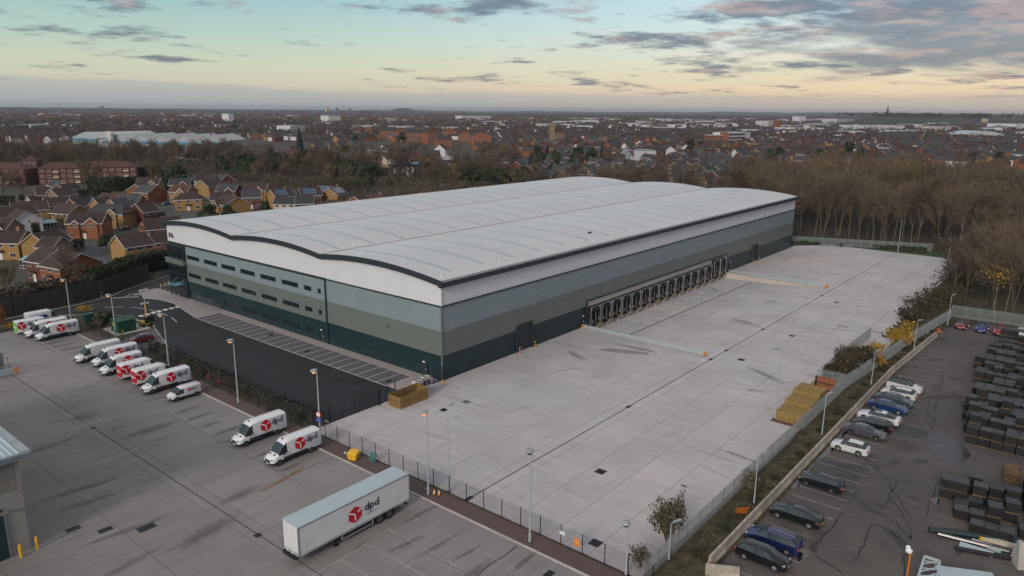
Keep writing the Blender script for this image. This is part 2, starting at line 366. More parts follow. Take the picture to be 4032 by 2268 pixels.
# tyre and water stains in front of the left apron wall
for pts in ([(28.5,-9.8),(30.8,-10.6),(32.2,-13.9),(33.4,-17.6),(32.2,-17.9),(30.6,-15.0),(29.3,-12.2)],[(33.6,-9.6),(34.5,-12.4),(35.2,-16),(34.3,-18.9),(33.5,-15.8)]):
    o=MB().face([(x,y,.004) for x,y in pts]).build('damp_stain',M('damp_concrete',(.27,.24,.225),.6,var=.2,scale=1.5,world=True) if 'ds' not in m else m['ds'],yb); m['ds']=o.data.materials[0]
MB().face([(14.6,-10.7,.004),(15,-10.5,.004),(19.0,-12.6,.004),(18.9,-12.9,.004)]).build('damp_stain',m['ds'],yb)
# depot yard
xs=[-90,-60.2,-50.4,-43.0,-42.04,None,-41.96,-40.8,-33.4,-26.75]
fix={-40.8:[-75,-60,-46,-35.5,-16,-2.4,21,39.4,55,79],-50.4:[-75,-52,-30,-12,3.2,21.5,39.6,58,79],-33.4:[-75,-58,-37,-24.6,-8.2,9,26,53,79],-43:[-75,-36,-16,3,39.4,79],-41.96:[-75,-36,-16,3,39.4,79],-60.2:[-75,-56,-38,-20,-3,16,46.8,79],-90:[-75,-50,-25,-3,25,79]}
for a,b in zip(xs,xs[1:]):
    if a is None or b is None: continue
    ys=fix[a]
    for y0,y1 in zip(ys,ys[1:]): slab(a,y0,b,y1,dyb,m['slab2'])
MB().box(-42.04,-16.1,-.05,-41.96,79,-.012).build('drain_channel',m['drain'],dyb)
for x,y,w in ((-42.0,22.5,.55),(-42.1,-16.2,.7)): MB().box(-w/2,-w/2,-.03,w/2,w/2,.006).build('gully_grate',m['drain'],dyb,loc=(x,y,0))
for x,y,a in ((-53.3,-1.2,1.3),(-51.3,-3.8,1.3),(-48.5,-6.5,1.7),(-28.6,-41.9,1.1)):
    MB().box(-a/2,-a*.33,-.03,a/2,a*.33,.006).build('manhole_cover',m['drain'],dyb,loc=(x,y,0))
MB().face([(-30.3,-7.3,.004),(-31.3,-8.1,.004),(-33.5,-8.6,.004),(-36.5,-8.9,.004),(-37.4,-8.5,.004),(-34.2,-8.2,.004),(-32.2,-7.5,.004)]).build('rust_stain',M('rusty_concrete',(.20,.125,.075),.9,var=.25,scale=1.2,world=True),dyb)
wl=MB()
def stripe(mb,x0,y0,x1,y1,w=.1,z=.005):
    d=Vector((x1-x0,y1-y0)); n=Vector((-d.y,d.x)).normalized()*w/2
    mb.box(min(x0,x1)-w/2 if abs(d.y)>abs(d.x) and x0==x1 else min(x0,x1),0,0,0,0,0) if False else mb.face([(x0+n.x,y0+n.y,z),(x0-n.x,y0-n.y,z),(x1-n.x,y1-n.y,z),(x1+n.x,y1+n.y,z)])
def mark(par,mat,lst,w=.1,name='bay_line'):
    for q in lst:
        mb=MB(); stripe(mb,*q,w=w); mb.build(name,mat,par)
ys=[-25.3,-27.8,-30.4,-33.3,-35.8,-38.4,-41,-43.6]
mark(dyb,m['worn'],[(-30,y,-30,y-1.3) for y in ys]+[(-33.1,y-.1,-33.1,y-1.3) for y in ys]+[(-36.1,-25.6,-36.1,-33.6),(-39.4,-25.7,-39.4,-33.6),(-42.6,-25.7,-42.6,-33.6),(-36.1,-25.6,-46.0,-25.8),(-33.1,-25.35,-33.7,-25.35),(-30,-25.3,-30.6,-25.3),(-32.9,53.2,-32.9,69),(-32.9,53.2,-31.2,53.0),(-32.9,69,-32.9,77)],.11)
mark(dyb,m['worn'],[(-33.2,y,-27.2,y) for y in (0.0,12.6,-7.6)],.07)
# crack across the marked bays
ck=MB(); pts=[(-45,-37.0),(-42,-36.8),(-39.5,-37.1),(-36,-36.9),(-33,-37.1),(-31,-36.8),(-29,-37.0),(-27.0,-36.8)]
for (a,b),(c,d) in zip(pts,pts[1:]): stripe(ck,a,b,c,d,w=.13,z=.006)
ck.build('crack',m['joint'],dyb)
# soft oil and water stains, feathered by their own texture
def softmat(name,col,amt):
    k=bpy.data.materials.new(name); k.use_nodes=True; t=k.node_tree; b=t.nodes['Principled BSDF']; b.inputs['Base Color'].default_value=(*col,1); b.inputs['Roughness'].default_value=.75
    g=t.nodes.new('ShaderNodeTexCoord'); mp=t.nodes.new('ShaderNodeMapping'); mp.inputs['Location'].default_value=(-1,-1,0); mp.inputs['Scale'].default_value=(2,2,0); t.links.new(g.outputs['Generated'],mp.inputs[0])
    le=t.nodes.new('ShaderNodeVectorMath'); le.operation='LENGTH'; t.links.new(mp.outputs[0],le.inputs[0])
    n=t.nodes.new('ShaderNodeTexNoise'); n.inputs['Scale'].default_value=1.3; n.inputs['Detail'].default_value=7; n.inputs['Roughness'].default_value=.7; ge=t.nodes.new('ShaderNodeNewGeometry'); t.links.new(ge.outputs['Position'],n.inputs['Vector'])
    ad=t.nodes.new('ShaderNodeMath'); ad.operation='MULTIPLY_ADD'; ad.inputs[1].default_value=2.0; t.links.new(n.outputs[0],ad.inputs[0]); ad.inputs[2].default_value=-1.0; sm_=t.nodes.new('ShaderNodeMath'); sm_.operation='ADD'; t.links.new(le.outputs['Value'],sm_.inputs[0]); t.links.new(ad.outputs[0],sm_.inputs[1])
    r=t.nodes.new('ShaderNodeMapRange'); r.interpolation_type='SMOOTHSTEP'; r.inputs[1].default_value=.25; r.inputs[2].default_value=1.0; r.inputs[3].default_value=amt; r.inputs[4].default_value=0; t.links.new(sm_.outputs[0],r.inputs[0]); t.links.new(r.outputs[0],b.inputs['Alpha']); return k
m['sd']=softmat('dark_ground_stain',(.085,.072,.062),.30); m['sw']=softmat('wet_ground_stain',(.15,.135,.125),.30); m['sl']=softmat('pale_scuffed_patch',(.52,.48,.45),.32)
st_=random.Random(31); stn=[0]
def stain(par,x,y,a,b,rz,mat,z=.004):
    stn[0]+=1; o=MB().face([(-a,-b,0),(a,-b,0),(a,b,0),(-a,b,0)]).build('stain',m[mat],par,loc=(x,y,z+stn[0]*.00004),rz=rz); return o
for y in (-6.5,-1,5.5,8.5,12,15.5,19,26,31,36,44,49,54,57,60,63,66): stain(dyb,-30.2+st_.uniform(-1.5,.6),y,st_.uniform(2.2,4.2),st_.uniform(.35,.9),st_.uniform(-.06,.06),'sd')
for _ in range(18): stain(dyb,st_.uniform(-58,-34),st_.uniform(-40,76),st_.uniform(1.5,6),st_.uniform(.4,1.6),st_.uniform(-.2,.2),st_.choice(('sd','sw','sl')))
for _ in range(30): stain(yb,st_.uniform(-20,120),st_.uniform(-47,-1.5) ,st_.uniform(1.2,6),st_.uniform(.3,1.3),PI/2+st_.uniform(-.5,.3),st_.choice(('sw','sd','sl','sl'))) if True else None
for y in (-25.5,-28.5,-31,-34,-36.5,-39): stain(dyb,-31+st_.uniform(-3,3),y,st_.uniform(2,4),st_.uniform(.3,.8),st_.uniform(-.1,.1),'sd')
# kerbs, gravel, verges
kb=T('kerb',None,None); kb['kind']='structure'
for k in ('label','category'):
    if k in kb: del kb[k]
def kerbrun(pts,w=.22,h=.1,step=3.0):
    for (a,b),(c,d) in zip(pts,pts[1:]):
        n=max(1,round(math.hypot(c-a,d-b)/step))
        for i in range(n):
            p=Vector((a+(c-a)*i/n,b+(d-b)*i/n,h/2-.03)); q=Vector((a+(c-a)*(i+1)/n,b+(d-b)*(i+1)/n,h/2-.03)); e=(q-p).normalized()*.015
            MB().beam(p+e,q-e,w,h+.06).build('kerbstone',m['kerb'],kb)
kerbrun([(-26.62,-60),(-26.62,-6),(-26.62,70),(-27.5,77),(-33,79.4),(-40,78.2)])
sheet('gravel_strip',rect(-26.5,-60,-24.25,70),.02,m['gravel'],th=.1)
sheet('weedy_edge',[(-24.25,-60),(-23.95,-60),(-23.95,0.2),(-21,0.2),(-21,50),(-19.6,50),(-15.2,62),(-17.5,76.5),(-21,82),(-26.4,83.5),(-44,81),(-44,79.3),(-33,79.6),(-27.3,77.2),(-26.5,70),(-24.25,69.8)],.012,m['verge'],th=.08)
# access road, bays, footpath
rd=[(-20.9,.45),(-7.05,.45),(-7.05,61.3),(-6.8,63.5),(-5.1,72.8),(-4.3,76.9),(-4.9,82.1),(-6.5,86),(-5.2,89.9),(-3.5,92.2),(-.9,92.8),(12,94),(16,104),(8,104),(3,101),(-2,98.2),(-6,96.3),(-9.7,93.2),(-12.6,92.2),(-18,90.4),(-32.8,89.1),(-70,83),(-70,78),(-34.3,84.1),(-24,84.5),(-20.5,81.5),(-17,78.1),(-15.6,74),(-14.6,64.4),(-19.3,48.2),(-20.5,30)]
sheet('access_road',rd,.0,m['asphalt'],th=.06)
sheet('staff_car_park',[(.5,93.2),(30,93.2),(30,108),(16,108),(10,103.5)],.012,m['paver'],th=.05)
kerbrun([(-20.98,.5),(-20.6,30),(-19.4,48.2),(-14.7,64.4),(-15.7,74),(-17.1,78.1),(-20.6,81.4),(-24,84.4),(-34.3,84.0),(-70,77.9)],.14,.08)
kerbrun([(-70,83.1),(-32.8,89.2),(-18,90.5),(-12.6,92.3),(-9.7,93.3),(-6,96.4),(-2,98.3),(3,101.1),(8,104.1)],.2,.1)
by=T('parking_bays',None,None); by['kind']='structure'
for k in ('label','category'):
    if k in by: del by[k]
MB().prism(rect(-6.98,4.95,-1.95,61.2),-.05,.006).build('bay_paving',m['paver'],by)
mark(by,m['line'],[(-6.95,5.05+2.4*k,-1.98,5.05+2.4*k,) for k in range(24)],.1)
for q in by.children:
    if q.name.startswith('bay_line'): q.location.z=.007
mark(by,m['line'],[(-7.02,4.9,-7.02,61.2)],.11,'edge_line'); by.children[-1].location.z=.008
for a,b in ((-3.6,41.0),(-4.9,28),(-5.5,6.2)):
    MB().box(-.55,-.35,0,.55,.35,.012).build('gully_grate',m['drain'],by,loc=(a,b,0))
fp=T('footpath',None,None); fp['kind']='structure'
for k in ('label','category'):
    if k in fp: del fp[k]
MB().prism(rect(-1.85,5.0,-.06,61.6),-.05,.06).build('paving',m['path'],fp)
MB().prism([(-.06,.6),(-.06,4.98),(-6.95,4.85),(-6.95,.8)],-.05,.058).build('paving',m['path'],fp)
MB().prism([(-.06,61.62),(-.06,92.4),(-3.3,92.0),(-5.0,89.7),(-6.3,86),(-4.7,82.1),(-4.1,76.9),(-4.9,72.8),(-6.6,63.4),(-6.9,61.62)],-.05,.06).build('paving',m['path'],fp)
kerbrun([(-6.98,61.5),(-6.72,63.5),(-5.02,72.8),(-4.22,76.9),(-4.82,82.1),(-6.42,86),(-5.1,89.8),(-3.4,92.1),(-.1,92.6)],.18,.12,1.5)
rdm=T('road_markings',None,None); rdm['kind']='structure'
for k in ('label','category'):
    if k in rdm: del rdm[k]
def pxl(lst,w,mat=m['line'],nm='road_line'):
    for a,b in lst:
        mb=MB(); stripe(mb,*a,*b,w=w,z=.006); mb.build(nm,mat,rdm)
pxl([((-20.6,86.3),(-17.1,84.7)),((-15.4,84.0),(-12.5,81.8)),((-11.6,80.2),(-10.2,76.2)),((-10.0,75.4),(-9.7,68.1)),((-10.0,66.2),(-10.8,62.3)),((-9.0,89.5),(-6.4,91.9)),((-4.5,93.1),(-1.5,94.0))],.14)
for x,y in ((-5.3,73.2),(-6.6,73.05),(-7.95,72.9),(-9.3,72.7),(-10.65,72.4),(-12.0,72.15),(-13.35,71.9)):
    MB().face([(x-.40,y-.62,.006),(x+.40,y-.62,.006),(x+.40,y+.62,.006),(x-.40,y+.62,.006)]).build('ramp_mark',m['line'],rdm)
a=(-11.3,90.7); b=(-6.6,87.3)
for k in range(8):
    for o in (0,.7):
        x=a[0]+(b[0]-a[0])*k/8; y=a[1]+(b[1]-a[1])*k/8+o
        MB().face([(x,y,.006),(x+.6,y+.05,.006),(x+.6,y+.25,.006),(x,y+.2,.006)]).build('give_way_mark',m['line'],rdm)
t3=[(-6.5,90.8),(-5.7,89.4),(-3.5,92.0)]
for i in range(3): mb=MB(); stripe(mb,*t3[i],*t3[(i+1)%3],w=.25,z=.006); mb.build('give_way_triangle',m['line'],rdm)
pxl([((-18.8,55.1),(-18.7,51.2)),((-22.7,53.0),(-19.2,53.1))],.12)
hy=MB()
for k in range(9):
    x=1.2+k*1.0; stripe(hy,x,93.9,x+1.3,96.8,w=.16,z=.03)
hy.build('yellow_hatching',m['yline'],rdm)
sheet('visitor_bay',[(-24,50.6),(-19.0,50.6),(-15.6,61),(-17.0,61),(-24,57.6)],.03,m['paver'],th=.09)
sheet('substation_base',[(-22.6,61.6),(-16.2,61.6),(-15.6,65.2),(-17,68),(-22.2,68.2)],.05,m['kerb'],th=.12)
# right-hand car park and its verges
cp=T('car_park',None,None); cp['kind']='structure'
for k in ('label','category'):
    if k in cp: del cp[k]
MB().prism([(-60,-130),(100,-130),(94,-60),(86,-54.5),(77,-53.2),(-60,-53.2)],-.08,-.02).build('tarmac',m['tarmac'],cp)
mark(cp,m['worn'],[(x,-53.8,x,-58.9) for x in [-17.0+2.47*k for k in range(36)]],.075)
for o in list(cp.children):
    if o.name.startswith('bay_line'): o.location.z=-.02
m['crack']=M('tarred_crack',(.022,.022,.024),.6,var=.2)
rr=random.Random(11)
def crackline(pts,w=.14):
    mb=MB(); P=[pts[0]]
    for (a,b),(c,d) in zip(pts,pts[1:]):
        n=max(2,int(math.hypot(c-a,d-b)/1.0))
        for i in range(1,n+1): P.append((a+(c-a)*i/n+rr.uniform(-.16,.16),b+(d-b)*i/n+rr.uniform(-.16,.16)))
    for (a,b),(c,d) in zip(P,P[1:]): stripe(mb,a,b,c,d,w=w*rr.uniform(.6,1.5),z=-.014)
    mb.build('crack',m['crack'],cp)
for pts in ([(5.7,-57.9),(3.6,-60.2),(2.1,-62.4),(1.7,-63.7),(1.6,-64.2),(0.6,-64.4),(-0.6,-65.9)],
 [(5.0,-58.1),(3.5,-59.7),(2.0,-61.7),(2.5,-62.9)],[(14.9,-57.5),(13.3,-59.2),(11.2,-60.5),(11.5,-61.8),(11.8,-62.9)],
 [(11.2,-60.5),(8.4,-62.2),(5.5,-63.9),(2.7,-65.3)],[(11.6,-62.0),(8.4,-62.2),(3.1,-62.3)],[(6.8,-62.3),(4.1,-63.8),(1.0,-65.5),(-1.2,-65.9)],
 [(13.4,-59.3),(15.0,-60.6)],[(-9.9,-59.5),(-10.4,-61.2),(-11.2,-62.3)],[(-0.6,-62.2),(-0.3,-63.4),(-1.2,-63.7),(-1.7,-65.3)],
 [(0.2,-59.2),(-2.8,-59.3),(-5.9,-59.1),(-8.1,-58.8)],[(14.6,-65.6),(8.5,-65.9),(4.5,-66.1)],[(-3.2,-66.2),(-4.6,-66.1),(-8.1,-66.7)],
 [(-1.0,-62.3),(-6.0,-62.6),(-8.4,-62.7)],[(40.4,-59.8),(35.6,-60.4),(34.3,-61.5),(30.0,-62.1)],[(55.2,-59.1),(42.0,-60.5),(36.8,-61.2)]):
    crackline(pts)
m['puddle']=M('puddle_water',(.018,.020,.022),.04,var=0,spec=.8)
m['oil']=M('oily_stain',(.030,.028,.028),.45,var=.4,scale=.8,world=True)
def blob(pts,nm,mat,z):
    P=[]
    for i,(a,b) in enumerate(pts):
        c,d=pts[(i+1)%len(pts)]
        for t in (0,.35,.7): P.append((a+(c-a)*t+rr.uniform(-.22,.22),b+(d-b)*t+rr.uniform(-.22,.22)))
    MB().face([(x,y,z) for x,y in P]).build(nm,mat,cp)
blob([(6.3,-52.7),(17.1,-53.0),(21.6,-52.7),(22.1,-53.8),(17.3,-53.7),(13.8,-54.0),(9.7,-53.2),(6.4,-53.5)],'puddle',m['puddle'],-.012)
blob([(1.5,-52.9),(4.8,-52.8),(2.8,-53.7),(1.6,-53.4)],'puddle',m['puddle'],-.012)
blob([(-10.1,-57.8),(-9.6,-58.4),(-10.6,-59.2),(-12.4,-59.0),(-11.8,-58.5)],'puddle',m['puddle'],-.012)
blob([(27.8,-61.9),(29.9,-62.9),(27.0,-66.4),(23.7,-67.6),(19.8,-66.6),(21.5,-64.2),(23.1,-62.7)],'puddle',M('shallow_puddle',(.04,.042,.046),.24,var=.5,scale=.9,world=True),-.013)
for _ in range(40): stain(cp,st_.uniform(-20,78),st_.uniform(-68,-54),st_.uniform(.6,3.2),st_.uniform(.5,1.8),st_.uniform(0,3),st_.choice(('sd','sd','sw')),-.0175)
blob([(9.2,-65.8),(10.3,-66.4),(8.2,-66.6),(8.1,-66.1)],'puddle',m['puddle'],-.012)
for pts in ([(22.6,-54.4),(28.2,-57.0),(29.0,-62.3),(26.1,-62.7),(24.7,-58.3),(21.0,-56.3)],[(10.8,-53.9),(11.7,-55.3),(12.5,-58.2),(11.4,-58.8),(6.2,-58.6),(6.5,-56.8)],[(-0.5,-63.5),(-0.6,-64.8),(-2.7,-66.2),(-3.5,-65.8),(-2.1,-64.6)],[(16.5,-59.8),(17.5,-60.9),(15.7,-61.2),(15.2,-60.2)],[(19.0,-62.3),(19.5,-63.7),(17.9,-63.8),(17.6,-62.6)],[(-8.8,-58.5),(-7.7,-59.1),(-9.1,-59.5),(-9.7,-59.0)]):
    blob(pts,'oil_stain',m['oil'],-.0155)
for q in ([(-26.4,-53.15),(77,-53.15),(77,-48.85),(-26.4,-48.85)],[(-26.45,-60),(-44,-60),(-44,-76),(-26.45,-76)],[(50.1,-48.7),(77,-48.7),(77,-45.85),(50.1,-45.85)],[(77.02,-53.15),(87,-54.4),(95.2,-53.7),(120,-53),(120,-45.85),(77.02,-45.85)],[(120.02,-52.9),(176,-45.86),(120.02,-45.86)],[(95.3,-53.8),(96,-66),(99,-130),(180,-130),(180,-46),(120,-53.2)]):
    sheet('boundary_verge',q,-.005,m['verge'],th=.07)
sheet('grass_bank',[(154.2,.3),(167.4,.3),(167.4,-45),(172,-44),(178,-36),(170,-10),(163,6),(154.2,6)],-.02,m['grass'],th=.05)
m['est']=M('estate_gardens_and_drives',(.085,.080,.078),.9,var=.2,scale=.09,world=True,col2=(.055,.070,.035))
sheet('estate_ground',[(-60,95),(5,108),(150,108),(150,210),(135,330),(20,300),(-60,260)],-.04,m['est'],th=.05)
def road(pts,w):
    for (a,b),(c,d) in zip(pts,pts[1:]):
        e=Vector((c-a,d-b)); n=Vector((-e.y,e.x)).normalized()*w/2; e=e.normalized()*w*.3
        sheet('estate_road',[(a+n.x-e.x,b+n.y-e.y),(a-n.x-e.x,b-n.y-e.y),(c-n.x+e.x,d-n.y+e.y),(c+n.x+e.x,d+n.y+e.y)],-.01-.004*rr.random(),m['road'],th=.04)
road([(-2,112),(1.5,124),(4,140),(9,156),(24,163),(40,170),(58,176),(66,196),(66,226)],6.5)
road([(66,196),(84,196),(98,184)],5.5)
road([(9,156),(4,170),(3,192),(20,200),(30,207)],5.5)

# ---------------------------------------------------------------- the warehouse
WH=T('warehouse','long pale-roofed warehouse with three curved roof bays and striped grey cladding','warehouse',(0,0,0))
LX,LY=154.0,85.6
def roofz(y):
    k=(28.95 if True else 0)
    b=[-.6,29.2,57.9,86.2]
    for i in range(3):
        if y<=b[i+1] or i==2:
            a,c=b[i],b[i+1]; t=min(1,max(0,(y-a)/(c-a)))
            za=15.95 if i==0 else 16.3; zc=16.35 if i==2 else 16.3
            return za+(zc-za)*t+1.0*(1-(2*t-1)**2)*(1.08 if i==0 else 1)
MB().box(.25,.35,-1.5,LX-.25,LY-.25,15.0).build('wall_core',m['shedw'],WH)
def ribwall(name,mat,u0,u1,z0,z1,place,pitch=.333):
    """horizontal profiled sheet: face, groove, face; place(u,z,d) gives a point d metres proud"""
    mb=MB(); z=z0
    while z<z1-.01:
        zt=min(z+pitch,z1); g=min(.075,(zt-z)*.3)
        pr=[(z,.0),(z+g*.35,-.035),(z+g,-.035),(z+g*1.3,0),(zt,0)]
        for (a,da),(b,db) in zip(pr,pr[1:]):
            mb.face([place(u0,a,da),place(u1,a,da),place(u1,b,db),place(u0,b,db)])
        z=zt
    return mb.build(name,mat,WH)
south=lambda u,z,d:(u,-d+.04,z)
west=lambda u,z,d:(-d+.04,u,z)
bands=[(0.0,4.0,'teal'),(4.0,7.92,'khaki'),(7.92,11.78,'blue')]
opn=[(18.3,22.3,0,4.7),(38.05,39.0,0,2.2),(39.8,104.8,-2,4.95),(107.2,108.1,0,2.2),(122.0,126.0,0,4.7)]
def splitband(u0,u1,z0,z1,ops):
    zs=sorted({z0,z1,*[o[3] for o in ops if z0<o[3]<z1]})
    for a,b in zip(zs,zs[1:]):
        u=u0
        for o in sorted(ops):
            if o[2]<(a+b)/2<o[3] and u0<=o[0]<u1:
                if o[0]>u: yield u,o[0],a,b
                u=o[1]
        if u<u1: yield u,u1,a,b
for z0,z1,c in bands:
    for u0,u1,a,b in splitband(0,LX,z0,z1,opn): ribwall('cladding_band',m[c],u0,u1,a,b,south)
    d2=[(3.3,4.35,0,2.15)]
    for u0,u1,a,b in splitband(0,28.45,z0,z1,d2): ribwall('cladding_band',m[c],u1,u0,a,b,west)
ribwall('cladding_band',m['white'],0,LX,12.02,15.35,south)
# white gable band following the curved roof
mb=MB(); z=12.02
while z<17.2:
    zt=z+.333; y=0; st=.5
    iv=[]; cur=None
    for i in range(int(LY/st)+1):
        yy=i*st; ok=roofz(yy)-.25>z
        if ok and cur is None: cur=yy
        if (not ok or i==int(LY/st)) and cur is not None: iv.append((cur,yy)); cur=None
    for a,b in iv:
        top=zt
        for (p,dp),(q,dq) in zip([(z,0),(z+.026,-.035),(z+.075,-.035),(z+.098,0),(zt,0)],[(z+.026,-.035),(z+.075,-.035),(z+.098,0),(zt,0)]):
            mb.face([west(b,p,dp),west(a,p,dp),west(a,q,dq),west(b,q,dq)])
    z=zt
mb.build('cladding_band',m['white'],WH)
MB().box(-.05,-.1,11.80,LX,.02,12.02).build('cladding_trim',m['trim'],WH)
MB().box(-.12,.03,11.80,.02,28.4,12.02).build('cladding_trim',m['trim'],WH)
MB().box(-.14,28.41,11.70,.02,LY,12.10).build('cladding_trim',m['trim'],WH)
MB().box(-.16,28.42,0,.03,28.78,11.69).build('downpipe_trim',m['trim'],WH)
MB().box(-.075,-.075,.02,.12,.12,11.79).build('corner_flashing',m['khaki'],WH)
MB().box(-.075,-.075,12.03,.12,.12,15.2).build('corner_flashing',m['white'],WH)
# rear and far walls
ribwall('cladding_band',m['teal'],0,LY,0,4,lambda u,z,d:(LX+d-.04,u,z),1.0)
ribwall('cladding_band',m['khaki'],0,LY,4,7.92,lambda u,z,d:(LX+d-.04,u,z),1.0)
ribwall('cladding_band',m['blue'],0,LY,7.92,12,lambda u,z,d:(LX+d-.04,u,z),1.0)
ribwall('cladding_band',m['white'],0,LY,12,16,lambda u,z,d:(LX+d-.04,u,z),1.0)
ribwall('cladding_band',m['teal'],LX,0,0,8,lambda u,z,d:(u,LY+d-.04,z),1.0)
ribwall('cladding_band',m['white'],LX,0,8,15.6,lambda u,z,d:(u,LY+d-.04,z),1.0)
# brown brick-coloured plinth line at the foot
MB().box(-.09,28.8,.0,.0,LY-7.7,.07).build('plinth',m['rust'],WH)
# office front: flat panels around recessed windows
rows=[(1.15,2.1),(5.1,5.98),(9.0,9.9)]
wide=[(72.1,77.35),(64.9,70.2),(57.95,63.2),(50.9,56.1),(43.8,49.0),(36.7,41.9),(32.7,34.9),(29.85,30.85)]
pane_me={}
def window(y0,y1,z0,z1):
    n=max(1,round((y1-y0)/.87)); w=(y1-y0)
    f=MB(); x=.06
    f.box(x-.03,y0,z0,x+.04,y1,z0+.06).box(x-.03,y0,z1-.06,x+.04,y1,z1)
    for i in range(n+1):
        yy=y0+w*i/n; f.box(x-.035,max(y0,yy-.035),z0+.06,x+.04,min(y1,yy+.035),z1-.06)
    fr=f.build('window',m['trim'],WH)
    for i in range(n):
        a=y0+w*i/n+.035; b=y0+w*(i+1)/n-.035
        MB().box(x,a,z0+.06,x+.02,b,z1-.06).build('pane',m['glass'],fr)
for k,(bz0,bz1,c) in enumerate(bands):
    z0,z1=rows[k]; ws=[w for w in wide if not (k==0 and w[1]-w[0]<1.2)]
    pc=MB()
    def panel(y0,y1,a,b,d=.10):
        if y1-y0<.05 or b-a<.05: return
        MB().box(-.10,y0+.012,a+.01,.03,y1-.012,b-.01).build('wall_panel',m[c],WH)
    ends=sorted([w for w in ws]); y=28.8
    doors=[(29.75,30.75,0,2.15)] if k==0 else []
    for a,b in ends:
        if k==0 and y==28.8:
            panel(28.8,29.75,bz0,2.15); panel(28.8,30.75,2.16,bz1); panel(30.76,a,bz0,bz1)
        else: panel(y,a,bz0,bz1)
        panel(a,b,bz0,z0); panel(a,b,z1,bz1); window(a,b,z0,z1); y=b
    panel(y,78.0,bz0,bz1)
    MB().box(.12,28.8,bz0,.24,78,bz1).build('wall_lining',m['trim'],WH)
def pdoor(ax,u0,u1,z1,out=-.06):
    b=MB()
    if ax=='w': o=b.box(-.05,u0,.02,.06,u1,z1).build('fire_exit_door',m['trim'],WH); s=MB().box(-.2,u0+.3,z1+.12,-.08,u1-.15,z1+.28).build('bulkhead_light',m['film'],o); h=MB().box(-.12,u0+.12,1.0,-.05,u0+.22,1.3).build('door_handle',m['galv'],o)
    else: o=b.box(u0,-.05,.02,u1,.06,z1).build('fire_exit_door',m['trim'],WH); s=MB().box(u0+.25,-.2,z1+.12,u1-.2,-.07,z1+.28).build('bulkhead_light',m['film'],o); MB().box(u1-.22,-.12,1.0,u1-.12,-.05,1.3).build('door_handle',m['galv'],o)
    return o
pdoor('w',29.8,30.7,2.12); pdoor('w',3.34,4.3,2.12); pdoor('s',38.1,38.95,2.16); pdoor('s',107.25,108.05,2.16)
def bigdoor(u0,u1):
    f=MB().box(u0-.18,-.16,0,u0,.1,4.7).box(u1,-.16,0,u1+.18,.1,4.7).box(u0-.18,-.16,4.7,u1+.18,.1,4.9).build('door_frame',m['trim'],WH)
    n=8; h=4.66/n
    for i in range(n): MB().box(u0+.02,.14,i*h+.02,u1-.02,.2,(i+1)*h-.02).build('door_section',m['trim'],WH)
    for i in range(3): MB().box(u0+.6+i*1.0,.10,1.35,u0+.95+i*1.0,.138,1.6).build('vision_panel',m['glass'],WH)
bigdoor(18.3,22.3); bigdoor(122,126)
# roof
m['roof']=M('pale_standing_seam_roof',(.59,.595,.60),.42,var=.05,scale=.06,world=True,coat=.08)
def addseams(mt):
    t=mt.node_tree; b=t.nodes['Principled BSDF']; g=t.nodes.new('ShaderNodeNewGeometry'); sp=t.nodes.new('ShaderNodeSeparateXYZ'); t.links.new(g.outputs['Position'],sp.inputs[0])
    a=t.nodes.new('ShaderNodeMath'); a.operation='MULTIPLY'; a.inputs[1].default_value=2.5; t.links.new(sp.outputs[0],a.inputs[0])
    f=t.nodes.new('ShaderNodeMath'); f.operation='FRACT'; t.links.new(a.outputs[0],f.inputs[0])
    c=t.nodes.new('ShaderNodeMath'); c.operation='LESS_THAN'; c.inputs[1].default_value=.12; t.links.new(f.outputs[0],c.inputs[0])
    bp=t.nodes.new('ShaderNodeBump'); bp.inputs['Distance'].default_value=.04; bp.inputs['Strength'].default_value=.5; t.links.new(c.outputs[0],bp.inputs['Height']); t.links.new(bp.outputs[0],b.inputs['Normal'])
addseams(m['roof'])
B=[-.45,29.2,57.9,86.1]
for i in range(3):
    a,c=B[i]+.28,B[i+1]-.28; n=24; mb=MB()
    ys=[a+(c-a)*k/n for k in range(n+1)]
    vs=[]
    for x in (-.35,LX+.35): vs+=[(x,y,roofz(y)) for y in ys]
    for x in (-.35,LX+.35): vs+=[(x,y,roofz(y)-.3) for y in ys]
    q=n+1
    fs=[(k,q+k,q+k+1,k+1) for k in range(n)]+[(2*q+k,2*q+k+1,3*q+k+1,3*q+k) for k in range(n)]
    fs+=[(0,2*q,3*q,q),(n,q+n,3*q+n,2*q+n)]
    rv=mb.add(vs,fs).build('roof_vault',m['roof'],WH,smooth=False)
    for k in range(19):
        x=4.4+7.67*k+(.0,.15,.3)[i]
        if x>LX-4: break
        y0,y1=B[i]+(2.9 if i==0 else 1.3),B[i+1]-4.2; n2=12; mb=MB(); Y=[y0+(y1-y0)*t/n2 for t in range(n2+1)]
        mb.add([(x-.5,y,roofz(y)+.05) for y in Y]+[(x+.5,y,roofz(y)+.05) for y in Y]+[(x-.5,y,roofz(y)) for y in Y]+[(x+.5,y,roofz(y)) for y in Y],
          [(t,n2+1+t,n2+2+t,t+1) for t in range(n2)]+[(t,t+1,2*n2+3+t,2*n2+2+t) for t in range(n2)]+[(n2+1+t,3*n2+3+t,3*n2+4+t,n2+2+t) for t in range(n2)]+[(0,2*n2+2,3*n2+3,n2+1),(n2,2*n2+1,4*n2+3,3*n2+2)])
        mb.build('rooflight',m['rooflight'],WH)
    if i: MB().box(-.4,B[i]-.28,roofz(B[i])-.45,LX+.4,B[i]+.28,roofz(B[i])-.14).build('valley_gutter',m['trim'],WH)
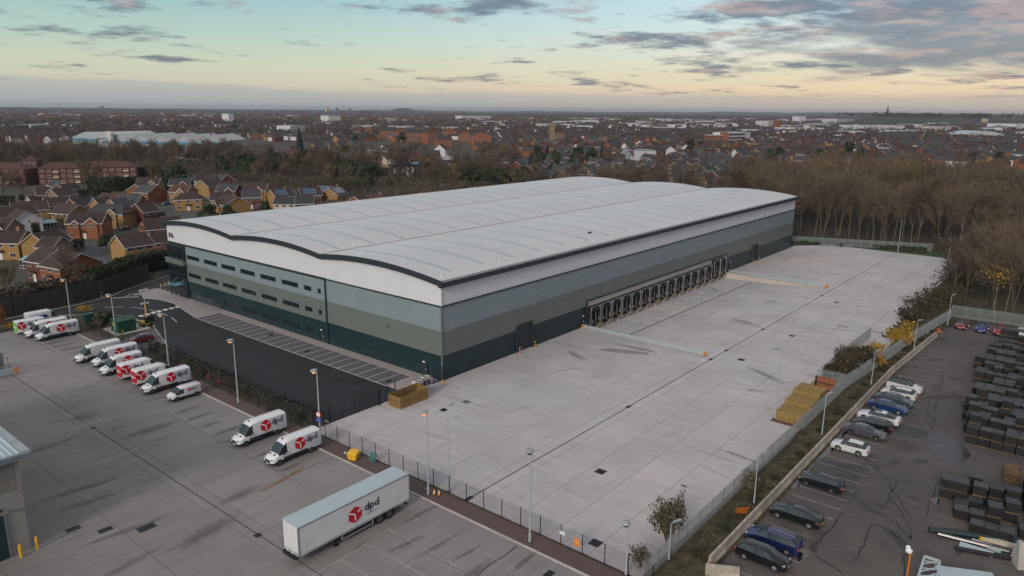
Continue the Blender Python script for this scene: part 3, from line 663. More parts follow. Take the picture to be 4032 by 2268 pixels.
# fascias
def fascia(ys,x0,x1,h=.80):
    mb=MB(); n=len(ys)-1
    vs=[(x0,y,roofz(y)+.06) for y in ys]+[(x0,y,roofz(y)-h) for y in ys]+[(x1,y,roofz(y)+.06) for y in ys]+[(x1,y,roofz(y)-h) for y in ys]; q=n+1
    fs=[]
    for k in range(n): fs+=[(k,k+1,q+k+1,q+k),(2*q+k,3*q+k,3*q+k+1,2*q+k+1),(k,2*q+k,2*q+k+1,k+1),(q+k,q+k+1,3*q+k+1,3*q+k)]
    fs+=[(0,q,3*q,2*q),(n,2*q+n,3*q+n,q+n)]
    return mb.add(vs,fs).build('fascia',m['trim'],WH)
for i in range(3):
    a,c=([-.75,29.2,57.9][i],[29.2,57.9,87.4][i]); ys=[a+(c-a)*k/20 for k in range(21)]
    fascia(ys,-.62,-.34); fascia(ys,LX+.34,LX+.62)
MB().box(-.34,-.75,15.05,LX+.34,-.46,15.78).build('fascia',m['trim'],WH)
MB().box(-.3,-.46,15.35,LX+.3,.0,15.42).build('soffit',m['trim'],WH)
MB().box(-.34,-.72,15.79,LX+.34,-.34,15.86).build('gutter',m['gutter'],WH)
MB().box(-.34,86.1,15.3,LX+.34,86.4,16.2).build('fascia',m['trim'],WH)
MB().box(-.62,-.76,14.98,-.05,-.0,15.2).build('fascia_return',m['trim'],WH)
# small roof vents and safety posts
for x,y in [(1.2,1.2),(15,1.3),(29,1.4),(43,1.3),(57,1.3),(71,1.3),(85,1.3),(99,1.3),(113,1.3),(127,1.3),(2.5,60.5),(4.8,70),(3.4,50),(6.2,40),(8.2,31),(2.4,82),(12,84),(30,84),(52,84),(76,84),(100,84),(3.0,22),(3.5,12)]:
    MB().lathe([(.16,roofz(y)-.02),(.16,roofz(y)+.03),(.05,roofz(y)+.06),(.05,roofz(y)+.38)],8,(x,y)).build('roof_post',m['film'],WH)
MB().box(-.4,-.2,0,.4,.2,.25).build('roof_hatch',m['ink'],WH,loc=(48.5,5.6,roofz(5.6)-.02))
# wall lamps
for x in (7.5,24,33,52,70,88,112,140): MB().box(x-.2,-.55,9.1,x+.2,-.02,9.2).build('wall_lamp',m['gutter'],WH)
for y in (12.2,30.2,48.8): MB().box(-.5,y-.25,6.6,-.05,y+.25,6.72).build('wall_lamp',m['gutter'],WH)
for y in (59,): MB().box(-.5,y-.25,6.6,-.05,y+.25,6.72).build('wall_lamp',m['gutter'],WH)
# glazed entrance corner
def glazed(y0,y1,z0,z1,nx,nz,x=-.35):
    f=MB()
    for i in range(nx+1):
        y=y0+(y1-y0)*i/nx; f.box(x-.06,y-.04,z0,x+.1,y+.04,z1)
    for k in range(nz+1):
        z=z0+(z1-z0)*k/nz; f.box(x-.05,y0,z-.04,x+.09,y1,z+.04)
    fr=f.build('curtain_wall',m['trim'],WH)
    for i in range(nx):
        for k in range(nz):
            a=y0+(y1-y0)*i/nx+.04; b=y0+(y1-y0)*(i+1)/nx-.04; c=z0+(z1-z0)*k/nz+.04; d=z0+(z1-z0)*(k+1)/nz-.04
            MB().box(x,a,c,x+.03,b,d).build('pane',m['glass'],fr)
glazed(78.05,85.5,.06,6.9,7,4); glazed(78.05,85.4,8.5,11.3,5,1)
MB().box(-.9,77.7,7.5,.1,85.7,8.32).build('entrance_band',m['khaki'],WH)
MB().box(-1.05,77.6,7.28,.1,85.8,7.48).build('entrance_trim',m['trim'],WH)
MB().box(-1.05,77.6,8.33,.1,85.8,8.45).build('entrance_trim',m['gutter'],WH)
MB().box(-.7,77.7,11.32,.1,85.75,11.66).build('entrance_trim',m['trim'],WH)
MB().box(-.7,77.72,8.46,.1,78.0,11.3).build('entrance_trim',m['trim'],WH)
MB().box(-.1,77.9,0.06,.2,85.6,7.2).build('entrance_lining',m['trim'],WH)
MB().box(-.1,77.9,8.46,.2,85.6,11.3).build('entrance_lining',m['khaki'],WH)
MB().box(-2.6,78.6,3.15,-.45,81.9,3.25).build('canopy',m['clear'],WH)
for y in (78.8,81.7): MB().beam((-2.4,y,3.27),(-.4,y,4.2),.06,.06).build('canopy_rod',m['galv'],WH)
# building number in dark lettering
def strokes(par,segs,w,to3,mat,name='number',th=.05):
    mb=MB()
    for a,b in segs:
        A=Vector(a);Bq=Vector(b);d=(Bq-A).normalized(); n=Vector((-d.y,d.x))*w/2; e=d*w*.5
        q=[A-e+n,A-e-n,Bq+e-n,Bq+e+n]
        f=[to3(p.x,p.y,0) for p in q]; k=[to3(p.x,p.y,th) for p in q]
        mb.add(f+k,[(3,2,1,0),(4,5,6,7),(0,1,5,4),(1,2,6,5),(2,3,7,6),(3,0,4,7)])
    return mb.build(name,mat,par)
g3=lambda u,v,d:(-.02-d,84.7-u,12.95+v)
strokes(WH,[((0,0),(.12,1.0)),((.3,0),(.42,1.0))],.16,g3,m['ink'])
strokes(WH,[((1.05,0),(1.05,1.0)),((.82,.82),(1.02,.98))],.16,g3,m['ink'])
strokes(WH,[((1.85,0),(1.85,.6)),((1.4,.3),(2.05,.3)),((1.4,.32),(1.7,1.0))],.14,g3,m['ink'])
# loading docks
MB().box(39.8,-.02,-1.4,104.8,.33,4.93).build('dock_wall',m['dockc'],WH)
for k in range(1,9): MB().box(39.8+k*7.22-.03,-.035,3.9,39.8+k*7.22+.03,-.018,4.9).build('panel_joint',m['joint'],WH)
MB().box(39.62,-.22,-1.3,39.8,.1,5.12).box(104.8,-.22,0,104.98,.1,5.12).box(39.8,-.22,4.93,104.8,.1,5.12).build('opening_trim',m['trim'],WH)
m['padc']=M('worn_inner_pad',(.16,.135,.11),.9,var=.2)
def dock(x,h=3.85,zb=.05,w=3.35):
    f=MB(); Y0,Y1=-.92,-.03
    f.box(x,Y0,zb,x+.12,Y1,h).box(x+w-.12,Y0,zb,x+w,Y1,h).box(x+.12,Y0,h-.12,x+w-.12,Y1,h)
    # front curtains
    f.box(x+.12,Y0+.03,h-1.05,x+w-.12,Y0+.06,h-.12).box(x+.12,Y0+.03,zb,x+.62,Y0+.06,h-1.05).box(x+w-.62,Y0+.03,zb,x+w-.12,Y0+.06,h-1.05)
    d=f.build('dock_shelter',m['black'],WH)
    MB().box(x-.01,Y0-.03,h-.02,x+w+.01,Y0,h+.01).box(x-.005,Y0-.03,zb,x+.02,Y0,h-.02).box(x+w-.02,Y0-.03,zb,x+w+.01,Y0,h-.02).build('edge_trim',m['film'],d)
    MB().box(x+.68,Y0-.01,zb+.5,x+.72,Y0+.02,zb+1.1).build('guide_stripe',m['film'],d); MB().box(x+w-.5,Y0-.01,zb+.75,x+w-.45,Y0+.02,zb+1.45).build('guide_stripe',m['film'],d)
    MB().box(x+.2,Y0-.01,h-.5,x+.34,Y0+.02,h-.28).build('guide_stripe',m['film'],d); MB().box(x+w-.34,Y0-.01,h-.5,x+w-.2,Y0+.02,h-.28).build('guide_stripe',m['film'],d)
    MB().box(x+.7,-.12,zb,x+w-.7,-.04,h-.6).build('dock_door',m['trim'],d)
    MB().box(x+w-1.15,-.62,zb,x+w-.85,-.5,h-1.1).build('inner_pad',m['padc'],d)
    MB().box(x+.5,-.75,-.22,x+w-.5,-.03,-.02).build('dock_leveller',m['black'],d)
    for q in (x+w-.5,): MB().box(q,-.6,-1.25,q+.42,-.03,-.3).build('bumper_pier',m['dockc'],d)
    for q in (x+.04,x+w-.40): MB().box(q,-.88,-.26,q+.07,-.70,-.04).build('dock_buffer',m['yellow'],d)
for k in range(14): dock(40.0+3.935*k)
dock(95.9,4.6); dock(99.6,4.6)
# wheel guides on the apron
for k in range(14):
    o=T('wheel_guide','galvanised wheel guide rails on the apron in front of a loading dock','wheel guide',(40.0+3.935*k+1.6,-4.6,-1.2),0,'wheel guides along the docks')
    for s in (-1,1):
        x=s*1.28
        mb=MB(); P=[(x+s*.15,-1.2,.0),(x+s*.0,-1.05,.22),(x,1.0,.22),(x+s*.15,1.25,0)]
        for a,b in zip(P,P[1:]): mb.tube((a[0],a[1],a[2]+.06),(b[0],b[1],b[2]+.06),.085,n=6)
        mb.build('rail',m['galv'],o)
    if k==13: o.location.x=98.9
# yellow/black bollards by the level doors
m['stripe']=M('bollard_black',(.02,.02,.02),.6)
def bollard(x,y,label):
    o=T('bollard',label,'bollard',(x,y,0),0,'striped bollards beside the level access doors')
    for k in range(5): MB().lathe([(.10,k*.24),(.10,k*.24+.24)],10).build('stripe',m['yellow'] if k%2==0 else m['stripe'],o)
for x,y,l in ((18.2,-.75,'black and yellow bollard left of the nearer tall door'),(22.5,-.75,'black and yellow bollard right of the nearer tall door'),(122.2,-.75,'black and yellow bollard left of the farther tall door'),(126.4,-.75,'black and yellow bollard right of the farther tall door')): bollard(x,y,l)

# ---------------------------------------------------------------- vehicles
SIDE=('side_window','cab_window','sill')
def loft(stations,cls):
    """stations: (x,[(y,z)..half profile bottom->centre top]); cls(i,j)->part name; returns {part:MB}"""
    parts={}
    k=len(stations[0][1])
    for i in range(len(stations)-1):
        (xa,pa),(xb,pb)=stations[i],stations[i+1]
        for j in range(k-1):
            nm=cls(i,j)
            for s in (1,-1):
                mb=parts.setdefault((nm,s) if nm in SIDE else nm,MB())
                q=[(xa,s*pa[j][0],pa[j][1]),(xb,s*pb[j][0],pb[j][1]),(xb,s*pb[j+1][0],pb[j+1][1]),(xa,s*pa[j+1][0],pa[j+1][1])]
                mb.face(q if s==1 else q[::-1])
    body=parts.setdefault('body',MB())
    for (x,p),rv in ((stations[0],False),(stations[-1],True)):
        ring=[(x,y,z) for y,z in p]+[(x,-y,z) for y,z in p[::-1][1:]]
        body.face(ring if not rv else ring[::-1])
    return parts
def weld(me):
    import bmesh
    b=bmesh.new(); b.from_mesh(me); bmesh.ops.remove_doubles(b,verts=b.verts,dist=.002); bmesh.ops.recalc_face_normals(b,faces=b.faces) if False else None; b.to_mesh(me); b.free()
    return me
def smooth_part(mb,name,mat,par,ang=38):
    me=weld(mb.mesh(name,mat,True)); 
    try: me.set_sharp_from_angle(angle=R(ang))
    except Exception: pass
    return put(name,me,par)
def wheel(par,x,y,r=.33,w=.22,rim='rim',ys=1,dual=False):
    t=MB(); a=y-ys*w/2; b=y+ys*w/2
    t.tube((x,a,r),(x,b,r),r,n=18)
    o=t.build('wheel',m['tyre'],par)
    rm=MB(); rm.tube((x,b,r),(x,b+ys*.012,r),r*.64,n=14)
    for k in range(5):
        c=2*PI*k/5; rm.beam((x,b+ys*.02,r),(x+math.cos(c)*r*.58,b+ys*.02,r+math.sin(c)*r*.58),.05,.02)
    rm.build('rim',m[rim],o); return o
def arch(par,x,y,ys,r,mat):
    mb=MB(); n=14; vs=[]
    for k in range(n+1):
        c=PI*k/n; vs.append((x+math.cos(c)*r,y+ys*.004,r*.86+math.sin(c)*r))
    mb.face(vs if ys<0 else vs[::-1]); mb.build('wheel_arch',mat,par)
# ---- the parcel-company cube and lettering, built flat on a vertical side
def logo(par,to,s,name='logo'):
    """to(u,v)->point; u to the reader's right, v up; s = cube width"""
    def poly(pts,mat,nm,d,p=par):
        mb=MB(); mb.face([to(u*s,v*s,d) for u,v in pts]); return mb.build(nm,mat,p)
    hexa=[(0,.62),(.43,1.0),(.93,.94),(1.0,.9),(1.0,.32),(.55,-.16),(.03,-.06)]
    hexa=[(0,.17),(0,.73),(.5,1.0),(1,.73),(1,.17),(.5,-.12)]
    c=poly([(u-.5+(u-.5)*.0,v) for u,v in hexa],m['red'],'cube_logo',.004)
    mb=MB()
    for (a,b),(c2,d2) in (((.03,.70),(.53,.45)),((.5,.47),(.5,.02)),((.97,.70),(.68,.55))):
        e=Vector((c2-a,d2-b)).normalized(); n=Vector((-e.y,e.x))*.045
        mb.face([to((u-.5)*s,v*s,.007) for u,v in ((a+n.x,b+n.y),(a-n.x,b-n.y),(c2-n.x,d2-n.y),(c2+n.x,d2+n.y))])
    mb.build('logo_line',m['film'],c)
def letters(par,to,s,mat=None):
    """'dpd' as rings and stems; s = bowl diameter"""
    mat=mat or m['ink']; mb=MB(); n=16
    def ring(cx,cy):
        for k in range(n):
            a=2*PI*k/n;b=2*PI*(k+1)/n
            mb.face([to(cx+math.cos(t)*q*s,cy+math.sin(t)*q*s,.006) for t,q in ((a,.52),(b,.52),(b,.27),(a,.27))])
    def stem(x,y0,y1): mb.face([to(x-.125*s,y0,.0065),to(x+.125*s,y0,.0065),to(x+.125*s,y1,.0065),to(x-.125*s,y1,.0065)])
    x=0
    for ch in 'dpd':
        cx=x+.5*s; ring(cx,.5*s)
        if ch=='d': stem(cx+.42*s,0,1.62*s)
        else: stem(cx-.42*s,-.62*s,1.0*s)
        x+=1.22*s
    return mb.build('lettering',mat,par)
def van(label,loc,rz,kind='sprinter',L=6.95,rear='plain',logo_on=True,sides=True):
    """+x is the front"""
    o=T('delivery_van',label,'van',loc,rz,'delivery vans parked nose-out along the kerb'); h=L/2
    W_=1.0; H=2.72 if kind!='small' else 1.82
    if kind=='small':
        L=4.6;h=2.3;W_=.9
        st=[(-h,[(.70,.42),(.80,.60),(.82,1.0),(.74,1.62),(.55,1.72),(0,1.74)]),(-h+.12,[(.78,.30),(.88,.55),(.89,1.0),(.79,1.68),(.60,1.80),(0,1.83)]),
            (.35,[(.80,.28),(.90,.55),(.90,1.0),(.78,1.68),(.60,1.80),(0,1.83)]),(.8,[(.80,.28),(.90,.55),(.90,1.02),(.76,1.60),(.58,1.72),(0,1.75)]),
            (1.55,[(.80,.28),(.90,.55),(.89,.98),(.80,1.08),(.6,1.12),(0,1.15)]),(2.0,[(.78,.28),(.86,.5),(.84,.80),(.74,.92),(.55,.95),(0,.98)]),(2.24,[(.68,.3),(.75,.45),(.72,.62),(.62,.74),(.45,.77),(0,.78)])]
        gi=(1,4)
    else:
        t=H
        st=[(-h,[(.80,.50),(.92,.70),(.93,1.3),(.82,t-.25),(.62,t-.10),(0,t-.06)]),(-h+.10,[(.88,.38),(.98,.66),(.99,1.35),(.87,t-.16),(.68,t-.02),(0,t+.02)]),
            (h-2.75,[(.90,.36),(1.0,.64),(1.0,1.35),(.87,t-.14),(.68,t),(0,t+.04)]),(h-2.1,[(.90,.36),(1.0,.64),(1.0,1.36),(.85,t-.20),(.66,t-.06),(0,t-.02)]),
            (h-1.75,[(.90,.36),(1.0,.64),(.99,1.36),(.80,2.25),(.64,t-.34),(0,t-.30)]),
            (h-.98,[(.90,.36),(.99,.62),(.97,1.22),(.86,1.34),(.66,1.38),(0,1.42)]),(h-.35,[(.86,.36),(.95,.56),(.90,.98),(.76,1.08),(.58,1.13),(0,1.16)]),(h-.06,[(.78,.38),(.84,.50),(.80,.72),(.66,.86),(.5,.89),(0,.90)]),(h,[(.74,.40),(.80,.48),(.76,.60),(.62,.70),(.46,.72),(0,.73)])]
    ns=len(st)
    def cls(i,j):
        if kind=='small':
            if i==3 and j>=3: return 'windscreen'
            if i==3 and j==2: return 'side_window'
            if i==2 and j==2: return 'side_window'
            if j==0: return 'sill'
            return 'body'
        if i==4 and j>=3: return 'windscreen'
        if i==3 and j==2 or i==4 and j==2: return 'side_window'
        if j==0: return 'sill'
        return 'body'
    P=loft(st,cls)
    smooth_part(P['body'],'body',m['vanw'],o); smooth_part(P['windscreen'],'windscreen',m['wind'],o)
    for s in (1,-1): smooth_part(P[('sill',s)],'sill_panel',m['chassis'],o); smooth_part(P[('side_window',s)],'cab_window',m['glass'],o)
    if kind=='small':
        for x in (-1.42,1.42):
            for s in (-1,1): arch(o,x,s*.905,s,.39,m['chassis']); wheel(o,x,s*.82,.32,.2,'steelrim',s)
    else:
        for x in (-h+1.55,h-.98):
            for s in (-1,1): arch(o,x,s*1.003,s,.44,m['chassis']); wheel(o,x,s*.90,.36,.22,'steelrim',s)
        # dark side strip and bonnet details
        for s in (-1,1): MB().box(-h+2.05,s*1.0-.02,.66,h-1.5,s*1.0+.02,.90).build('side_strip',m['chassis'],o)
        for y in (-.42,.42): MB().box(h-.80,y-.16,1.335,h-.55,y+.16,1.35).build('bonnet_vent',m['chassis'],o)
        for k in range(5): MB().box(-h+.7+k*.75,-.62,t+.03,-h+.74+k*.75,.62,t+.055).build('roof_rib',m['vanw'],o)
        MB().box(h-2.2,-.06,t-.0,h-2.05,.06,t+.16).build('roof_aerial',m['chassis'],o)
    fx=h if kind!='small' else 2.3
    MB().box(fx-.16,-.85 if kind!='small' else -.74,.30,fx+.03,.85 if kind!='small' else .74,.56).build('front_bumper',m['chassis'],o)
    if kind!='small':
        MB().box(fx-.10,-.5,.60,fx+.012,.5,.86).build('grille',m['chassis'],o)
    else: MB().box(fx-.10,-.45,.57,fx+.012,.45,.66).build('grille',m['vanw'],o)
    for s in (-1,1):
        q=.66 if kind!='small' else .56; z=.86 if kind!='small' else .72
        MB().box(fx-.32,s*q-.14,z-.14,fx-.05,s*q+.14,z+.13).build('headlight',m['head'],o)
        MB().box(fx-(1.62 if kind!='small' else 1.2),s*(W_+.14)-.08,1.28 if kind!='small' else 1.0,fx-(1.45 if kind!='small' else 1.06),s*(W_+.14)+.1,1.66 if kind!='small' else 1.2).build('wing_mirror',m['chassis'],o)
        MB().box(-fx-.01,s*(W_-.12)-.07,.95,-fx+.10,s*(W_-.12)+.07,1.45).build('tail_light',m['tail'],o)
    MB().box(fx+.03,-.26,.36,fx+.045,.26,.47).build('number_plate',m['platew'],o)
    MB().box(-fx-.02,-.26,.62,-fx+.02,.26,.73).build('number_plate',m['plate'],o)
    if rear!='plain':
        mt=m['red'] if rear=='red' else m['green']
        rr_=MB().box(-fx-.03,-.84,.62,-fx-.005,.84,2.38).build('rear_door_film',mt,o)
        logo(rr_,lambda u,v,d:(-fx-.035-d,.25-u,1.25+v),.42) if False else None
        mb=MB(); mb.face([(-fx-.036,.62,1.75),(-fx-.036,.30,1.70),(-fx-.036,.26,1.35),(-fx-.036,.48,1.22),(-fx-.036,.66,1.35)]); mb.build('cube_mark',m['film'],rr_)
        letters(rr_,lambda u,v,d:(-fx-.034-d,.14-u,1.40+v),.20,m['film'])
    if logo_on:
        # side seen with the front to the left (right-hand side, -y) and its mirror
        if kind=='small':
            a=lambda u,v,d:(-.15-u,.88+d+.02,1.08+v); b=lambda u,v,d:(-.15+u-.0,-.88-d-.02,1.08+v)
            for to,s in ((a,1),(b,-1)):
                logo(o,(lambda f:(lambda u,v,d:f(u+.30,v,d)))(to) if s==1 else (lambda u,v,d:b(u+.30,v,d)),.52)
                letters(o,(lambda u,v,d:a(u+.62,v+.12,d)) if s==1 else (lambda u,v,d:b(u+.62,v+.12,d)),.20)
        else:
            x0=h-3.15
            # left side (+y): reader sees front at left, so u runs towards the rear
            logo(o,lambda u,v,d:(x0-.75-u,1.03+d-.106*(v-.13),1.22+v),1.42)
            letters(o,lambda u,v,d:(x0-1.62-u,1.03+d-.106*(v+.35),1.70+v),.46)
            logo(o,lambda u,v,d:(x0-2.7+u,-1.03-d+.106*(v-.13),1.22+v),1.42)
            letters(o,lambda u,v,d:(x0-1.75+u,-1.03-d+.106*(v+.35),1.70+v),.46)
    return o
# vans face -x (nose towards the open depot yard); heading rz=PI puts the front at -x
def nose(yc,xf,L=6.95): return (xf+L/2,yc,0)
van('nearest white parcel van, red cube logo, beside the lamp post with speed sign',nose(-4.25,-33.3),PI)
van('second white parcel van from the trailer, red cube logo and dark bonnet vents',nose(3.35,-33.1),PI)
van('small white parcel van with low roof and small red cube logo',(-29.1,23.75,0),PI,'small')
van('white parcel van with red cube logo, parked just behind the small low van',nose(29.25,-32.5),PI)
van('white parcel van backed in with bright red rear doors, nearer of the two red-backed vans',(-28.6,33.3,0),0,L=6.5,rear='red')
van('white parcel van with red rear doors, farther of the two red-backed vans',(-28.9,37.5,0),0,L=6.5,rear='red')
van('white parcel van with black bumper parked behind the two red-backed vans',nose(41.9,-33.2,6.2),PI,L=6.2)
van('white parcel van with long roof, nearer of the pair beside the red car bay',nose(46.9,-32.4),PI)
van('white high-roofed van with dark blue grille, farther of the pair beside the red car',nose(51.0,-33.4),PI,logo_on=False)
van('white parcel van with red cube logo at the end of the far trio of vans',nose(69.0,-33.2),PI)
van('white parcel van half hidden between the end van and the green-backed van',nose(72.4,-33.8),PI)
van('white parcel van with lime green rear doors beside the yellow shrubs',(-30.9,75.7,0),0,L=6.6,rear='green')
ev=van('pale blue-white hire van with blue lettered panel, farthest in the depot yard',(-27.9,80.3,0),0,L=6.2,logo_on=False)
pp=MB().box(-2.6,-1.05,1.45,.2,-1.02,2.05).build('side_panel',m['blueshed'] if False else M('deep_blue_film',(.02,.05,.22),.4),ev)
def text(par,s,size,mat,loc,rot,name='lettering'):
    c=bpy.data.curves.new('lettering','FONT'); c.body=s; c.size=size; c.extrude=.004; c.resolution_u=2
    t=bpy.data.objects.new('tmp',c); S.collection.objects.link(t); bpy.context.view_layer.update()
    me=bpy.data.meshes.new_from_object(t.evaluated_get(bpy.context.evaluated_depsgraph_get())); bpy.data.objects.remove(t)
    me.materials.clear(); me.materials.append(mat)
    o=put(name,me,par,loc); o.rotation_euler=rot; return o
text(pp,'enterprise',.5,m['film'],(-2.45,-1.06,1.6),(PI/2,0,0))
# ---- articulated trailer
tr=T('semi_trailer','long white box semi-trailer with red cube logo parked alone by the kerb','trailer',(-35.7,-22.55,0))
hl,hw=6.8,1.25
MB().box(-hl+.02,-hw+.02,1.05,hl-.02,hw-.02,3.93).build('box_body',m['vanw'],tr)
m['troof']=M('pale_trailer_roof',(.40,.49,.53),.4,var=.08,scale=.6)
MB().box(-hl,-hw,3.935,hl,hw,3.99).build('roof',m['troof'],tr)
for s in (-1,1):
    MB().box(-hl+.1,s*hw-.03,3.86,hl-.1,s*hw+.03,3.93).build('top_rail',m['gutter'],tr)
    MB().box(-hl+.1,s*hw-.03,1.0,hl-.1,s*hw+.035,1.2).build('bottom_rail',m['galv'],tr)
    for x in (-hl,hl): MB().box(x-.06 if x>0 else x-.03,s*hw-.09 if s>0 else s*hw-.03,1.0,x+.03 if x>0 else x+.06,s*hw+.03 if s>0 else s*hw+.09,3.93).build('corner_post',m['gutter'],tr)
MB().box(-hl-.03,-hw+.12,.98,-hl,hw-.12,1.28).build('front_rail',m['galv'],tr)
MB().add([(-hl-.35,-.9,.75),(-hl-.35,.9,.75),(-hl,1.15,.75),(-hl,-1.15,.75),(-hl-.35,-.9,1.0),(-hl-.35,.9,1.0),(-hl,1.15,1.0),(-hl,-1.15,1.0)],[(3,2,1,0),(4,5,6,7),(0,1,5,4),(1,2,6,5),(3,0,4,7)]).build('coupling_plate',m['black'],tr)
for y in (-.15,.55): MB().box(-hl-.06,y-.18,1.0,-hl-.03,y+.18,1.2).build('service_panel',m['platew'],tr)
MB().box(-hl+.4,-.5,.72,hl-.3,-.36,1.0).box(-hl+.4,.36,.72,hl-.3,.5,1.0).build('chassis_rail',m['black'],tr)
for s in (-1,1):
    MB().box(-2.6,s*.95-.07,.08,-2.44,s*.95+.07,1.0).box(-2.75,s*.95-.16,.0,-2.29,s*.95+.16,.08).build('landing_leg',m['black'],tr)
    f=MB().box(-2.0,s*1.18-.03,.42,1.9,s*1.18+.03,.48).box(-2.0,s*1.18-.03,.92,1.9,s*1.18+.03,.98).box(-2.0,s*1.18-.03,.48,-1.92,s*1.18+.03,.92).box(1.82,s*1.18-.03,.48,1.9,s*1.18+.03,.92).build('side_guard',m['galv'],tr)
    MB().box(-1.9,s*1.15-.01,.5,1.8,s*1.15+.01,.9).build('guard_infill',m['chassis'],f)
    for x in (2.75,4.05): arch(tr,x,0,s,.01,m['chassis']) if False else wheel(tr,x,s*1.04,.51,.38,'steelrim',s)
    MB().box(4.65,s*1.0-.2,.3,4.69,s*1.0+.2,1.0).build('mud_flap',m['black'],tr)
MB().box(hl-.35,-1.15,.45,hl-.2,1.15,.65).box(hl-.5,-.5,.65,hl-.2,-.4,1.0).box(hl-.5,.4,.65,hl-.2,.5,1.0).build('rear_underrun_bar',m['black'],tr)
for s in (-1,1): MB().box(hl-.02,s*.62-.6,1.25,hl+.03,s*.62+.6,3.85).build('rear_door',m['vanw'],tr)
# -y side: front (−x) at reader's left so u runs +x
logo(tr,lambda u,v,d:(-.35+u,-hw-.03-d,1.75+v),1.55)
letters(tr,lambda u,v,d:(.85+u,-hw-.03-d,2.3+v),.52)
text(tr,'YOUR DELIVERY EXPERTS',.15,m['gutter'],(.85,-hw-.034,1.85),(PI/2,0,0))
logo(tr,lambda u,v,d:(.35-u,hw+.03+d,1.75+v),1.55); letters(tr,lambda u,v,d:(-.85-u,hw+.03+d,2.3+v),.52)
